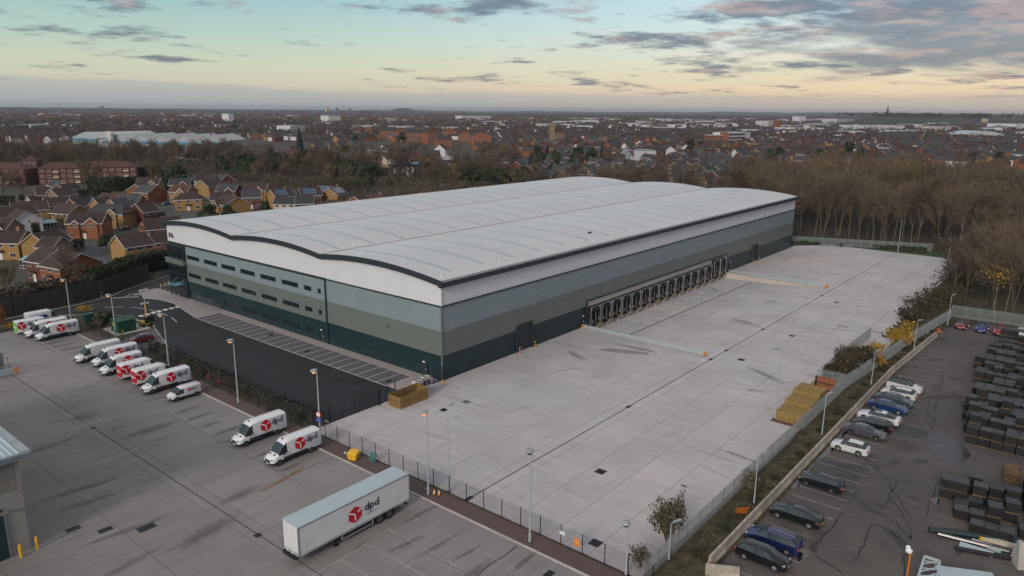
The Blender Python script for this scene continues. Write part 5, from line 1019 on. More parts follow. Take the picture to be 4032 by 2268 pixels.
TREES='''358,550,22,c;533,880,14,c;394,245,14,e;395,233,15,e;406,232,17,c;384,243,12,e;609,259,15,e;690,286,10,e;504,138,14,e;546,147,13,e;610,99,14,c;638,117,16,e;547,85,13,e;547,115,13,e;365,261,16,e;359,240,14,e;333,241,13,e;305,202,12,e;886,656,13,c;953,652,10,c;515,660,13,e;559,624,14,e;964,215,9,e;372,96,12,c;633,2,12,e;615,19,11,e;1627,541,10,e;1407,685,10,e;1297,758,10,e;359,1374,14,e;524,1057,12,e;1375,2062,14,e;848,1504,14,e;201,330,11,e;199,364,10,e;198,343,9,e;192,363,9,e;166,355,14,e;195,328,10,e;203,358,10,e;198,380,10,e;226,359,15,e;184,324,10,e;208,362,12,e;169,322,10,e;182,335,10,e;174,336,13,e;204,390,9,e;212,349,9,e;193,375,12,e;191,339,13,e;183,363,13,e;167,332,10,e;203,347,14,e;180,318,12,e;206,382,12,e;196,390,11,e;196,319,12,e;196,351,12,e;211,183,10,e;225,186,8,e;225,169,11,e;205,186,8,e;220,200,10,e;213,193,11,e;223,162,8,e;243,173,7,e;228,208,9,e;234,209,10,e;219,180,9,e;239,202,10,e;241,187,7,e;218,171,10,e;213,177,9,e;228,180,9,e;231,187,11,e;243,196,9,e;255,186,11,e;226,194,9,e;111,354,6,e;137,354,8,e;131,363,6,e;124,352,6,e;118,366,8,e;111,348,6,e;122,372,8,e;128,360,7,e;129,346,9,e;123,346,6,e;136,346,7,e;119,350,7,e;125,364,8,e;116,354,8,e;197,259,10,e;201,252,11,e;210,289,10,e;225,297,11,e;209,264,11,e;188,248,10,e;184,267,8,e;195,248,11,e;201,289,10,e;216,298,9,e;195,267,12,e;190,262,12,e;180,234,8,e;174,225,7,e;194,200,7,e;211,207,6,e;186,224,6,e;186,217,6,e;143,433,12,b;115,464,14,b;179,402,16,b;193,448,12,b;202,405,13,b;199,510,11,b;132,491,13,b;166,476,16,b;158,657,15,b;133,530,13,b;187,461,12,b;155,421,15,b;152,471,12,b;300,563,13,b;181,501,14,b;225,500,14,b;181,642,10,b;140,570,11,b;197,439,12,b;195,404,14,b;136,462,13,b;127,456,14,b;151,672,13,b;220,485,13,b;121,533,12,b;183,591,14,b;218,459,14,b;166,462,14,b;85,483,13,b;103,520,15,b;150,506,10,b;221,474,16,b;134,600,11,b;164,422,16,b;157,527,13,b;170,454,13,b;125,611,10,b;162,407,13,b;196,471,16,b;127,536,12,b;197,577,15,b;174,581,15,b;135,645,16,b;231,551,11,b;171,428,16,b;212,408,11,b;111,566,14,b;115,454,10,b;187,390,11,b;210,445,13,b;164,507,16,b;214,480,13,b;212,438,14,b;134,431,15,b;245,519,14,b;129,485,12,b;220,415,13,b;178,483,12,b;116,579,12,b;107,459,12,b;251,554,11,b;209,496,15,b;218,556,14,b;169,641,11,b;123,587,15,b;150,599,12,b;114,475,15,b;115,524,15,b;118,592,10,b;186,621,13,b;121,500,12,b;117,550,13,b;186,434,11,b;144,481,16,b;159,543,12,b;196,555,12,b;244,491,16,b;153,570,15,b;155,482,15,b;90,500,13,b;173,393,15,b;230,584,13,b;214,603,10,b;166,555,15,b;127,466,12,b;105,531,10,b;192,539,15,b;179,603,12,b;187,611,12,b;158,454,16,b;129,501,15,b;141,638,12,b;234,459,12,b;144,548,13,b;157,428,11,b;165,617,12,b;156,644,12,b;143,606,13,b;209,810,13,b;291,978,13,b;255,859,12,b;332,1039,14,b;208,899,14,b;201,831,14,b;158,635,14,b;243,838,14,b;308,996,14,b;217,828,14,b;160,603,14,b;194,838,14,b;243,1014,14,b;309,1050,14,b;225,824,14,b;241,990,14,b;250,936,12,b;203,883,12,b;133,630,12,b;231,332,14,b;260,224,12,b;210,218,14,b;223,336,15,b;236,355,13,b;230,343,12,b;240,371,9,b;275,274,8,b;153,292,12,b;176,280,14,b;210,374,13,b;291,274,11,b;224,313,14,b;228,257,14,b;262,215,8,b;179,247,11,b;166,312,12,b;252,248,10,b;256,342,11,b;273,325,8,b;234,250,13,b;273,337,12,b;176,260,10,b;253,230,10,b;189,282,8,b;203,233,15,b;231,218,10,b;240,325,8,b;227,390,10,b;273,250,13,b;315,258,9,b;242,237,9,b;292,227,15,b;212,257,9,b;207,320,13,b;250,210,14,b;276,263,9,b;287,238,15,b;224,231,12,b;249,381,10,b;247,314,12,b;212,314,14,b;244,217,11,b;211,243,9,b;267,275,13,b;232,297,9,b;268,283,10,b;178,309,11,b;209,281,12,b;302,254,14,b;301,266,8,b;190,315,14,b;275,225,9,b;238,273,9,b;159,283,10,b;268,230,8,b;180,294,8,b;323,274,12,b;317,270,15,b;252,219,10,b;227,380,10,b;215,379,15,b;217,290,10,b;250,331,10,b;190,348,14,b;226,279,9,b;195,274,8,b;223,273,14,b;170,289,10,b;176,302,13,b;320,247,13,b;299,302,10,b;248,263,12,b;221,375,10,b;200,300,12,b;204,308,8,b;256,332,10,b;341,280,10,b;218,324,15,b;232,316,9,b;262,264,12,b;275,256,9,b;347,282,12,b;238,244,14,b;220,256,14,b;277,167,11,b;264,169,8,b;301,63,9,b;319,96,8,b;258,160,9,b;299,85,7,b;259,136,12,b;258,114,11,b;228,146,8,b;284,120,10,b;222,155,8,b;301,117,11,b;278,93,9,b;240,144,8,b;212,148,11,b;241,165,7,b;287,72,12,b;296,145,10,b;301,130,8,b;224,140,9,b;329,60,11,b;294,67,7,b;273,146,10,b;253,105,10,b;289,100,11,b;292,120,8,b;278,141,10,b;305,51,8,b;267,125,9,b;249,176,11,b;311,66,7,b;283,152,8,b;295,74,11,b;273,118,10,b;234,128,8,b;313,85,7,b;216,143,11,b;354,85,12,b;317,66,9,b;279,128,10,b;293,92,9,b;248,131,9,b;288,147,11,b;288,126,9,b;264,95,10,b;275,152,8,b;315,91,9,b;257,145,8,b;271,112,10,b;289,78,11,b;281,99,11,b;321,79,11,b;289,133,8,b;321,58,8,b;363,77,8,b;256,152,9,b;273,98,10,b;324,88,11,b;309,56,10,b;332,71,10,b;294,137,9,b;264,115,7,b;311,131,11,b;237,160,10,b;272,130,12,b;251,123,11,b;298,58,10,b;322,112,11,b;209,157,11,b;280,113,9,b;442,375,12,b;405,460,14,b;399,454,13,b;434,407,13,b;363,399,12,b;387,327,12,b;389,424,12,b;391,309,14,b;366,294,14,b;401,420,9,b;462,382,12,b;324,369,13,b;447,365,10,b;397,350,10,b;376,330,11,b;420,446,14,b;339,387,12,b;400,322,14,b;439,418,11,b;349,389,11,b;374,302,12,b;357,388,13,b;384,469,8,b;357,477,8,b;288,490,9,b;314,413,11,b;315,497,10,b;317,474,8,b;372,472,9,b;300,384,11,b;414,510,8,b;326,392,9,b;327,381,12,b;272,526,13,b;421,482,9,b;393,495,10,b;314,557,9,b;307,489,9,b;342,461,10,b;316,538,13,b;317,430,11,b;368,486,8,b;349,405,12,b;226,448,11,b;412,524,12,b;294,552,12,b;271,463,11,b;367,494,10,b;375,253,12,b;986,267,9,b;447,166,10,b;1028,436,11,b;417,96,9,b;356,276,13,b;495,314,9,b;857,470,11,b;630,358,12,b;972,379,12,b;527,277,11,b;454,183,13,b;1003,520,11,b;885,469,12,b;996,544,11,b;674,313,11,b;505,317,11,b;460,236,11,b;664,220,10,b;420,133,11,b;669,267,9,b;917,314,12,b;762,276,11,b;589,209,11,b;467,355,12,b;875,510,12,b;1120,384,12,b;1077,422,13,b;283,200,13,b;717,381,11,b;436,200,10,b;688,185,9,b;475,140,11,b;594,456,9,b;526,339,9,b;360,220,10,b;375,163,10,b;552,367,12,b;661,444,9,b;546,335,9,b;771,198,13,b;1110,443,9,b;438,316,11,b;379,210,13,b;436,279,10,b;754,407,9,b;907,586,10,b;709,308,12,b;902,530,11,b;1053,318,8,b;679,258,13,b;935,513,10,b;789,598,10,b;550,276,13,b;416,181,8,b;758,217,12,b;423,293,9,b;453,95,9,b;658,386,8,b;494,136,9,b;869,35,11,b;781,137,9,b;521,90,10,b;589,138,14,b;741,75,15,b;562,44,14,b;775,153,9,b;780,186,14,b;579,111,9,b;626,131,12,b;504,88,14,b;577,121,11,b;824,80,11,b;596,122,12,b;549,74,14,b;774,190,13,b;784,146,13,b;771,63,14,b;658,67,13,b;728,87,10,b;644,66,14,b;615,124,13,b;762,151,14,b;699,124,13,b;601,24,13,b;917,65,11,b;765,55,11,b;793,119,15,b;727,34,12,b;795,218,10,b;738,149,14,b;612,53,9,b;738,30,10,b;647,40,11,b;721,58,12,b;772,51,14,b;645,31,13,b;630,88,14,b;660,108,12,b;629,31,11,b;819,47,13,b;728,64,13,b;651,18,12,b;669,69,9,b;751,197,9,b;767,22,14,b;679,50,11,b;508,107,12,b;874,66,11,b;638,106,10,b;1633,412,13,b;917,269,10,b;1162,250,12,b;1275,251,10,b;1098,182,10,b;1128,148,12,b;1092,45,10,b;1220,320,10,b;1512,279,10,b;1626,488,10,b;900,285,13,b;1416,165,10,b;1294,377,12,b;1835,98,13,b;1066,258,13,b;1160,93,14,b;1457,148,10,b;1222,381,13,b;880,256,13,b;938,275,12,b;1190,311,12,b;1226,275,9,b;1031,229,12,b;1455,245,14,b;1265,129,10,b;1072,123,11,b;1222,405,11,b;1114,33,12,b;1362,85,10,b;1409,211,14,b;1736,435,10,b;1265,171,11,b;1213,95,13,b;1078,262,13,b;1568,525,11,b;1610,231,10,b;1114,287,14,b;1138,378,11,b;1762,357,13,b;1294,155,9,b;1213,863,9,b;2219,448,10,b;1195,549,10,b;1629,766,14,b;1351,604,10,b;1159,701,10,b;1453,949,10,b;1533,577,10,b;1593,812,10,b;1563,429,13,b;2150,402,11,b;1967,439,12,b;1949,610,11,b;1614,348,13,b;1668,405,10,b;1344,338,13,b;1451,377,11,b;1446,831,12,b;1328,368,12,b;1714,469,10,b;1413,639,11,b;973,616,13,b;1901,661,12,b;2206,407,14,b;1103,772,10,b;1796,393,13,b;1665,770,12,b;1205,821,11,b;1216,828,13,b;1035,537,14,b;976,750,13,b;1354,838,10,b;2006,542,12,b;1926,680,12,b;1595,491,11,b;1093,481,13,b;1093,867,10,b;1174,766,13,b;1965,422,10,b;1051,820,13,b;802,661,14,b;775,804,10,b;626,747,11,b;511,830,12,b;757,757,14,b;520,974,13,b;729,841,13,b;565,833,13,b;735,711,10,b;625,938,14,b;546,978,10,b;681,724,11,b;731,883,9,b;802,912,14,b;596,840,12,b;784,795,9,b;589,887,12,b;572,848,12,b;602,762,9,b;686,990,12,b;540,966,9,b;796,783,10,b;577,874,13,b;738,853,11,b;721,683,12,b;561,974,12,b;634,896,11,b;939,807,13,b;557,885,10,b;691,882,12,b;230,904,13,b;369,1200,15,b;358,994,14,b;493,1114,10,b;394,1126,12,b;409,877,13,b;247,1033,14,b;455,1090,12,b;379,1142,13,b;552,1081,14,b;387,988,10,b;284,1134,13,b;371,1148,14,b;420,995,10,b;240,900,11,b;504,1014,15,b;480,1047,13,b;459,1146,14,b;337,1102,14,b;312,1111,14,b;464,1113,13,b;342,942,13,b;318,1086,13,b;307,849,10,b;227,835,13,b;370,1027,12,b;269,975,14,b;281,1047,12,b;339,1091,13,b;355,1181,15,b;273,1080,13,b;506,1108,14,b;440,1173,12,b;399,895,13,b;338,891,10,b;381,944,11,b;503,1062,11,b;400,965,11,b;253,1003,12,b;323,849,14,b;420,1151,13,b;493,1023,13,b;461,1038,12,b;414,1081,10,b;411,835,11,b;350,959,13,b;268,850,13,b;316,1097,11,b;231,925,15,b;255,977,13,b;436,916,12,b;406,856,12,b;387,1197,14,b;234,944,10,b;416,961,11,b;313,1072,14,b;349,1164,12,b;320,1147,12,b;308,1221,12,b;400,906,11,b;182,-19,16,p;177,-18,17,p;174,10,19,p;183,-9,19,p;183,-1,19,p;185,-28,18,p;184,7,20,p;181,-59,18,p;184,-5,20,p;179,-26,19,p;180,-13,18,p;171,9,19,p;184,-41,19,p;174,-3,21,p;186,-16,17,p;182,13,18,p;177,5,16,p;185,-56,20,p;180,1,19,p;178,-55,17,p;173,-58,17,p;180,-42,19,p;182,-23,17,p;169,-57,20,p;181,-30,19,p;179,-37,19,p;174,-14,17,p;171,14,19,p;179,-52,17,p;179,-21,16,p;176,-70,11,p;128,-59,12,p;124,-65,12,p;142,-70,12,p;148,-67,10,p;134,-64,14,p;139,-59,13,p;163,-68,14,p;154,-63,14,p;111,-59,10,p;177,-62,9,p;116,-65,13,p;170,-66,12,p;112,-65,14,p;106,-73,12,p;104,-62,14,p;130,-72,14,p;134,-60,13,p;124,-61,10,p;116,-73,14,p;121,-73,14,p;140,-65,14,p;108,-63,16,p;159,-57,11,p;151,-72,15,p;160,-65,14,p;149,-61,15,p;136,-69,13,p;145,-58,13,p;155,-67,11,p;170,-71,15,p;153,-58,13,p;145,-72,16,p;102,-74,9,p;149,-56,10,p;164,-57,13,p;168,-62,14,p;112,-73,16,p;124,-69,13,p;120,-62,10,p;240,-27,20,w;244,-10,18,w;201,33,18,w;231,-65,16,w;195,12,21,w;204,16,15,w;236,-33,19,w;252,40,17,w;255,-47,16,w;239,-14,20,w;186,11,16,w;285,-59,17,w;218,-53,20,w;190,-48,15,w;263,9,18,w;204,-41,17,w;280,-27,20,w;238,22,16,w;214,33,15,w;192,-66,21,w;200,-44,17,w;284,29,16,w;226,-12,20,w;273,47,18,w;214,23,18,w;259,45,20,w;282,-46,15,w;220,-62,20,w;267,-30,16,w;243,37,19,w;265,19,19,w;253,-55,19,w;286,24,19,w;252,-13,20,w;252,-40,20,w;224,-20,15,w;258,3,16,w;279,3,18,w;221,32,19,w;279,-65,15,w;272,-12,18,w;239,0,20,w;264,-15,15,w;271,-3,20,w;274,53,17,w;259,59,18,w;206,-29,16,w;270,26,17,w;280,-10,19,w;220,-10,19,w;248,53,18,w;263,-24,19,w;194,23,19,w;208,-11,18,w;184,-46,20,w;231,34,15,w;199,-65,19,w;203,0,19,w;218,12,17,w;250,7,18,w;286,48,15,w;272,-22,17,w;176,14,16,w;179,27,20,w;208,-34,18,w;223,23,16,w;232,-20,20,w;182,22,20,w;268,-61,16,w;273,-35,18,w;222,-30,19,w;263,56,16,w;218,-36,16,w;193,32,18,w;236,11,17,w;214,-28,18,w;242,-68,18,w;243,-3,20,w;256,55,19,w;282,20,18,w;223,-56,18,w;275,-56,19,w;209,27,20,w;228,27,20,w;239,-59,18,w;261,-65,20,w;248,26,21,w;258,-38,19,w;245,-33,20,w;239,-46,16,w;214,-46,17,w;246,13,16,w;251,-68,21,w;188,-60,19,w;184,-34,21,w;215,-5,17,w;190,-13,16,w;281,36,17,w;191,-4,17,w;289,-55,18,w;260,-43,19,w;283,-41,17,w;271,32,19,w;201,-27,18,w;255,19,17,w;255,34,18,w;289,29,16,w;256,-23,21,w;276,13,16,w;274,22,17,w;288,7,19,w;196,-20,17,w;248,-48,20,w;224,2,17,w;192,-26,16,w;279,56,17,w;273,2,19,w;195,0,21,w;190,-21,17,w;226,43,17,w;251,-6,21,w;282,44,16,w;197,-48,16,w;238,48,19,w;254,-63,16,w;230,-6,20,w;287,17,20,w;208,38,19,w;272,8,15,w;257,-3,19,w;241,53,20,w;284,11,15,w;288,-32,19,w;229,6,16,w;256,25,17,w;223,11,16,w;228,-27,21,w;252,-18,17,w;227,-37,20,w;232,22,17,w;240,7,20,w;238,33,17,w;205,-57,17,w;229,-56,20,w;243,-20,19,w;237,42,19,w;209,-20,16,w;232,-42,20,w;240,-52,16,w;278,-21,16,w;129,-65,11,w;102,-69,10,w;173,-62,11,w;184,-63,14,w;118,-69,14,w;181,-70,15,w;159,-71,10,w;116,-58,13,w;106,-68,11,w;144,-65,11,w;122,-57,15,w;179,-66,13,w;163,-62,14,w;274,65,11,w;300,30,15,w;324,70,14,w;324,40,9,w;305,20,10,w;327,29,12,w;232,47,15,w;265,35,10,w;165,22,13,w;295,50,13,w;292,60,14,w;310,47,14,w;309,77,15,w;292,44,13,w;282,65,10,w;324,49,11,w;250,45,10,w;295,22,14,w;319,22,14,w;330,45,11,w;311,25,14,w;313,34,10,w;305,68,13,w;235,28,13,w;214,42,14,w;172,21,13,w;303,37,11,w;318,73,11,w;304,43,12,w;199,20,15,w;330,79,13,w;295,35,13,w;320,34,9,w;186,29,14,w;266,63,10,w;274,40,12,w;199,27,13,w;277,28,15,w;262,27,13,w;312,40,14,w;317,52,11,w;251,59,13,w;259,38,11,w;330,21,10,w;280,71,11,w;288,54,11,w;307,83,13,w;249,33,15,w;288,39,10,w;264,49,12,w;266,42,14,w;394,9,15,w;284,-16,17,w;418,43,12,w;368,48,18,w;370,-27,13,w;376,38,17,w;376,-49,16,w;260,-56,13,w;379,-9,17,w;393,25,18,w;392,-11,17,w;392,-3,12,w;365,-17,16,w;418,51,15,w;359,32,14,w;376,-62,12,w;395,-22,16,w;349,-24,16,w;348,-52,13,w;365,59,16,w;288,-48,15,w;373,11,14,w;407,-7,14,w;326,5,12,w;406,17,17,w;253,-31,14,w;313,6,15,w;349,-42,16,w;407,1,14,w;343,9,15,w;344,-35,17,w;338,45,17,w;310,13,14,w;340,27,14,w;409,-19,15,w;335,-28,16,w;394,17,18,w;357,3,12,w;349,15,14,w;394,39,14,w;291,-25,17,w;385,-33,13,w;366,21,15,w;352,40,16,w;379,1,15,w;337,19,17,w;305,-50,14,w;359,-40,12,w;417,-17,14,w;320,-64,13,w;407,-61,13,w;326,14,16,w;302,-58,17,w;391,-61,13,w;417,32,15,w;290,-7,17,w;369,40,17,w;330,-34,16,w;417,-26,17,w;383,33,14,w'''

# ---------------------------------------------------------------- lamps, fences, barriers and yard furniture
def lamp(x,y,h,rz,label,lit=False,double=False,slim=False,group='lamp posts',flood=False):
    o=T('lamp_post',label,'lamp post',(x,y,0),rz,group)
    r=.11 if not slim else .075
    MB().tube((0,0,0),(0,0,h),r,r*.55,8).tube((0,0,0),(0,0,.9),r*1.35,r*1.35,8).build('pole',m['galv'],o)
    MB().box(-.2,-.2,0,.2,.2,.05).build('base_plate',m['trim'],o)
    if slim:
        MB().beam((0,0,h-.03),(.9,0,h+.05),.06,.06).build('arm',m['galv'],o)
        hd=MB().box(.35,-.16,h+.02,1.25,.16,h+.12).build('lantern',m['lampg'],o)
    else:
        MB().beam((0,0,h-.1),(.35,0,h+.02),.07,.07).build('arm',m['galv'],o)
        hd=MB().lathe([(.10,h-.24),(.36,h-.14),(.46,h+.0),(.34,h+.13),(.10,h+.17)],10,(.7,0)).build('lantern',m['lampg'],o)
        MB().lathe([(.12,h-.36),(.22,h-.33),(.24,h-.24)],10,(.7,0)).build('lens',m['lens'] if lit else m['chassis'],hd)
    return o
WL=R(205)
lp=[(-25.7,-37.4,10.0,'grey lamp post between the fence and the marked trailer bays',0),(-25.7,-23.3,10.0,'grey lamp post behind the trailer, two cones at its foot',1),
 (-25.5,-3.8,9.9,'grey lamp post carrying the round speed sign beside the nearest van',1),(-25.2,15.8,9.6,'grey lamp post beside the hedge, between small van and the speed-sign post',1),
 (-24.7,37.2,9.3,'lit lamp post behind the two red-backed vans',1),(-23.6,59.0,8.6,'lit lamp post standing in front of the green substation',1),(-23.8,78.8,8.4,'lit lamp post behind the far trio of vans',1)]
for x,y,h,l,t in lp: lamp(x,y,h,WL,l,lit=bool(t))
lamp(-24.15,-47.3,5.6,R(190),'grey lamp post with camera lantern by the small purple shrub',group='lamp posts')
lamp(-23.75,-24.5,9.9,R(15),'slim yard lamp post with flat lantern just inside the mesh fence',slim=True,group='slim yard lamps')
for x,y,h,l in ((19.4,-44.8,10.1,'slim yard lamp beside the gold stone steps'),(59.8,-44.6,7.9,'slim yard lamp near the overgrown bushes'),(94,-44.9,7.0,'slim yard lamp where the yard edge steps in'),(110.5,-45.7,8.4,'slim yard lamp before the far right bend of the yard'),(150.5,-43.5,8.2,'slim yard lamp farthest along the right edge')):
    lamp(x,y,h,R(150),l,slim=True,group='slim yard lamps')
lamp(167.0,-27.6,9.8,R(180),'tall slim lamp in front of the far woodland fence',slim=True,group='slim yard lamps')
for x,y,h,l in ((42.2,-51.4,5.4,'short lamp beside the white off-roader'),(18.3,-51.4,5.6,'short lamp behind the barrier by the grey saloon'),(-4.3,-51.3,5.6,'short lamp behind the barrier near the black coupe'),(65.7,-52.6,5.4,'short lamp by the yellow bushes'),(87.5,-54.2,6.2,'short dark lamp at the corner of the palisade fence'),(-19.6,-49.2,3.8,'low white floodlight on a post behind the leafy shrub')):
    lamp(x,y,h,R(-20),l,slim=True,group='short lamps behind the concrete barriers')
# speed sign
sg=T('speed_sign','round white speed sign with red ring above a small blue plate on the lamp post','sign',(-25.72,-3.95,0),R(0))
def disc(par,name,mat,r,c,n=20,nx=Vector((-1,-.35,0)),d=0,th=.02):
    nx=nx.normalized(); a=nx.cross(Vector((0,0,1))).normalized(); u=Vector((0,0,1)); c=Vector(c)+nx*d
    return MB().tube(c,c+nx*th,r,n=n).build(name,mat,par)
m['signred']=M('sign_red',(.55,.02,.02),.5); m['signblue']=M('sign_blue',(.02,.09,.35),.5)
disc(sg,'red_ring',m['signred'],.36,(0,0,4.0)); fc=disc(sg,'sign_face',m['film'],.26,(0,0,4.0),d=.022)
nz_=Vector((-1,-.35,0)).normalized(); ang=math.atan2(nz_.y,nz_.x)
tt=text(sg,'15',.34,m['ink'],(0,0,0),(PI/2,0,ang+PI/2),'speed_number'); tt.location=Vector((0,0,3.88))+nz_*.05-Vector((math.cos(ang+PI/2),math.sin(ang+PI/2),0))*.19
bp=MB().box(-.32,-.02,3.0,.32,.0,3.5).build('blue_plate',m['signblue'],sg); bp.rotation_euler=(0,0,ang+PI/2); bp.location=nz_*.02
t2=text(sg,'EXIT',.15,m['film'],(0,0,0),(PI/2,0,ang+PI/2),'plate_text'); t2.location=Vector((0,0,3.2))+nz_*.06-Vector((math.cos(ang+PI/2),math.sin(ang+PI/2),0))*.18
# ---- green/navy mesh fence
def mesh_fence(pts,step,h,label,mat,group=None,wires=11,vert=True,posts_h=None):
    o=T('mesh_fence',label,'fence',(0,0,0),0,group); ph=posts_h or h+.05; pm={}
    for (a,b),(c,d) in zip(pts,pts[1:]):
        L_=math.hypot(c-a,d-b); n=max(1,round(L_/step)); w=L_/n; rz=math.atan2(d-b,c-a)
        key=round(w,2)
        if key not in pm:
            mb=MB()
            for k in range(wires): z=.08+(h-.12)*k/(wires-1); mb.beam((.04,0,z),(w-.04,0,z),.012,.016)
            if vert:
                for k in range(1,int(w/.2)): mb.beam((k*.2,0,.08),(k*.2,0,h-.04),.007,.007)
            pm[key]=mb.mesh('wire_panel',mat)
        pp_=pm.setdefault('post',MB().box(-.04,-.03,0,.04,.03,ph).mesh('post',mat))
        for i in range(n):
            x=a+(c-a)*i/n; y=b+(d-b)*i/n
            put('wire_panel',pm[key],o,(x,y,0),rz); put('post',pp_,o,(x,y,0),rz)
    put('post',pm['post'],o,(pts[-1][0],pts[-1][1],0)); return o
mesh_fence([(-24.2,-50),(-24.1,-20),(-23.9,-.2)],2.5,2.15,'dark blue wire mesh fence between the gravel strip and the big concrete yard',m['navy'])
mesh_fence([(-23.9,0),(-24.0,30),(-24.0,58),(-25.8,72),(-27,78.5),(-44,81.2)],2.5,2.15,'black wire mesh fence along the hedge behind the parked vans',m['navy'])
# small warning notices on the mesh fence
o=T('warning_sign','orange warning notice fixed to the mesh fence','sign',(-24.23,-41.9,1.0)); MB().box(-.02,-.35,-.3,0,.35,.5).build('board',m['gold'],o); text(o,'PRIVATE',.14,m['film'],(-.026,.30,.25),(PI/2,0,-PI/2),'notice_text'); text(o,'NO ENTRY',.13,m['film'],(-.026,.32,.0),(PI/2,0,-PI/2),'notice_text')
o=T('warning_sign','small white notice fixed to the mesh fence','sign',(-24.23,-40.2,1.35)); MB().box(-.02,-.3,-.12,0,.3,.2).build('board',m['film'],o); MB().box(-.024,-.22,.0,-.02,.22,.04).build('notice_line',m['ink'],o)
# gates across the road
gt=T('double_gate','black double-leaf mesh gate, open frame panels across the access road','gate',(0,0,0))
for a,b in (((-20.8,.35),(-16.9,.2)),((-16.8,.2),(-12.7,.05))):
    lf=MB()
    for z in (.15,1.05,2.0): lf.beam((*a,z),(*b,z),.06,.07)
    for t in (0,.5,1): lf.beam((a[0]+(b[0]-a[0])*t,a[1]+(b[1]-a[1])*t,.15),(a[0]+(b[0]-a[0])*t,a[1]+(b[1]-a[1])*t,2.0),.06,.06)
    lo=lf.build('gate_leaf',m['navy'],gt); w=MB()
    for k in range(1,10): w.beam((*a,.15+.19*k),(*b,.15+.19*k),.012,.012)
    w.build('wire_infill',m['navy'],lo)
for x,y in ((-20.9,.4),(-12.6,.05)): MB().box(x-.12,y-.12,0,x+.12,y+.12,2.35).build('gate_post',m['navy'],gt)
for x,y,h,l in ((-10.9,.1,2.4,'tall dark post left of the timber bin store'),(-8.6,1.2,2.4,'tall dark post behind the timber bin store'),(-1.35,1.7,2.2,'tall rusty post by the air-conditioning units')):
    MBo=MB().box(-.05,-.05,0,.05,.05,h).build('fence_post',m['navy'],None,loc=(x,y,0)); tag(MBo,l,'post')
sgt=T('side_gate','tall black pedestrian gate at the near corner of the warehouse','gate',(-.2,-.35,0),R(0))
MB().box(-2.0,-.04,0,-1.92,.04,2.5).box(-.1,-.04,0,-.02,.04,2.5).box(-1.92,-.04,2.42,-.1,.04,2.5).box(-1.92,-.04,.1,-.1,.04,.16).build('gate_frame',m['navy'],sgt)
w=MB(); [w.box(-1.9+.14*k,-.01,.16,-1.885+.14*k,.01,2.42) for k in range(13)]; w.build('wire_infill',m['navy'],sgt)
# timber bin store
bs=T('bin_store','open-topped enclosure of new golden timber boards on the yard edge','bin store',(0,0,0))
def boards(a,b,h=1.72,w=.12,skip=None):
    L_=math.hypot(b[0]-a[0],b[1]-a[1]); n=int(L_/w); rz=math.atan2(b[1]-a[1],b[0]-a[0]); 
    me=MB().box(.008,-.02,0,w-.008,.02,h).mesh('board',m['timber'])
    for i in range(n): put('board',me,bs,(a[0]+(b[0]-a[0])*i/n,a[1]+(b[1]-a[1])*i/n,0),rz)
boards((-11.75,-3.4),(-6.35,-3.4)); boards((-11.75,-.9),(-11.75,-3.36)); boards((-6.3,-3.36),(-6.3,-.9)); boards((-11.7,-.85),(-6.35,-.85))
for x,y in ((-11.65,-3.3),(-9,-3.3),(-6.4,-3.3),(-11.65,-.95),(-9,-.95),(-6.4,-.95)): MB().box(x-.05,y-.05,0,x+.05,y+.05,1.78).build('corner_post',m['timber'],bs)
m['acw']=M('cream_machine_casing',(.52,.50,.45),.5)
for i,(x,y,l) in enumerate(((-5.35,-.1,'nearest pair of cream air-conditioning condensers beside the timber store'),(-3.4,.3,'second pair of cream air-conditioning condensers, next to the corner gate'))):
    o=T('condenser_unit',l,'air conditioner',(x,y,.15),R(0)); MB().box(-.85,-.4,-.15,.85,.4,.0).build('stand',m['galv'],o)
    for s in (-1,1):
        MB().box(s*.42-.4,-.38,0,s*.42+.4,.38,1.5).build('casing',m['acw'],o); MB().lathe([(.30,1.5),(.33,1.54),(.30,1.68)],12,(s*.42,0)).build('fan_cowl',m['acw'],o); MB().lathe([(.24,1.681),(.24,1.69)],12,(s*.42,0)).build('fan_grille',m['trim'],o)
        for k in range(3): MB().box(s*.42-.32+k*.22,-.395,.2,s*.42-.14+k*.22,-.38,1.0).build('coil_grille',m['signblue'] if False else m['trim'],o)
# armco crash barriers
def armco(label,p,q,ends=(1,1),group='crash barriers',rails=2,h0=.42,z=0):
    a=Vector((*p,z));b=Vector((*q,z)); d=(b-a); L_=d.length; rz=math.atan2(d.y,d.x); o=T('crash_barrier',label,'crash barrier',(p[0],p[1],z),rz,group)
    for r in range(rails):
        zz=h0+r*.34
        prof=[(.0,0),(.05,.06),(.0,.12),(.0,.18),(.05,.24),(.0,.30)]; mb=MB()
        for (d0,z0),(d1,z1) in zip(prof,prof[1:]):
            for s in (-1,1): 
                f=[(0,s*(.06+d0),zz+z0),(L_,s*(.06+d0),zz+z0),(L_,s*(.06+d1),zz+z1),(0,s*(.06+d1),zz+z1)]; mb.face(f if s<0 else f[::-1])
        mb.box(0,-.06,zz+.30,L_,.06,zz+.305); mb.build('rail',m['galv'],o)
    n=max(1,round(L_/2.4)); pme=MB().box(-.06,-.05,0,.06,.05,h0+rails*.34).mesh('post',m['galv'])
    for i in range(n+1): put('post',pme,o,(min(max(L_*i/n,.2),L_-.2),0,0))
    for e,x in zip(ends,(0,L_)):
        if e: s=1 if x else -1; MB().box(min(x,x+s*.35)-.0,-.17,h0-.04,max(x,x+s*.35),.17,h0+rails*.34).build('end_terminal',m['gold'],o)
    return o
armco('long crash barrier with orange ends along the near side of the loading apron',(37.7,-.9),(37.7,-25.6),(1,1),rails=2,h0=.25)
armco('long crash barrier with orange ends along the far side of the loading apron',(105.1,-1.2),(105.1,-25.6),(0,1),rails=2,h0=.25)
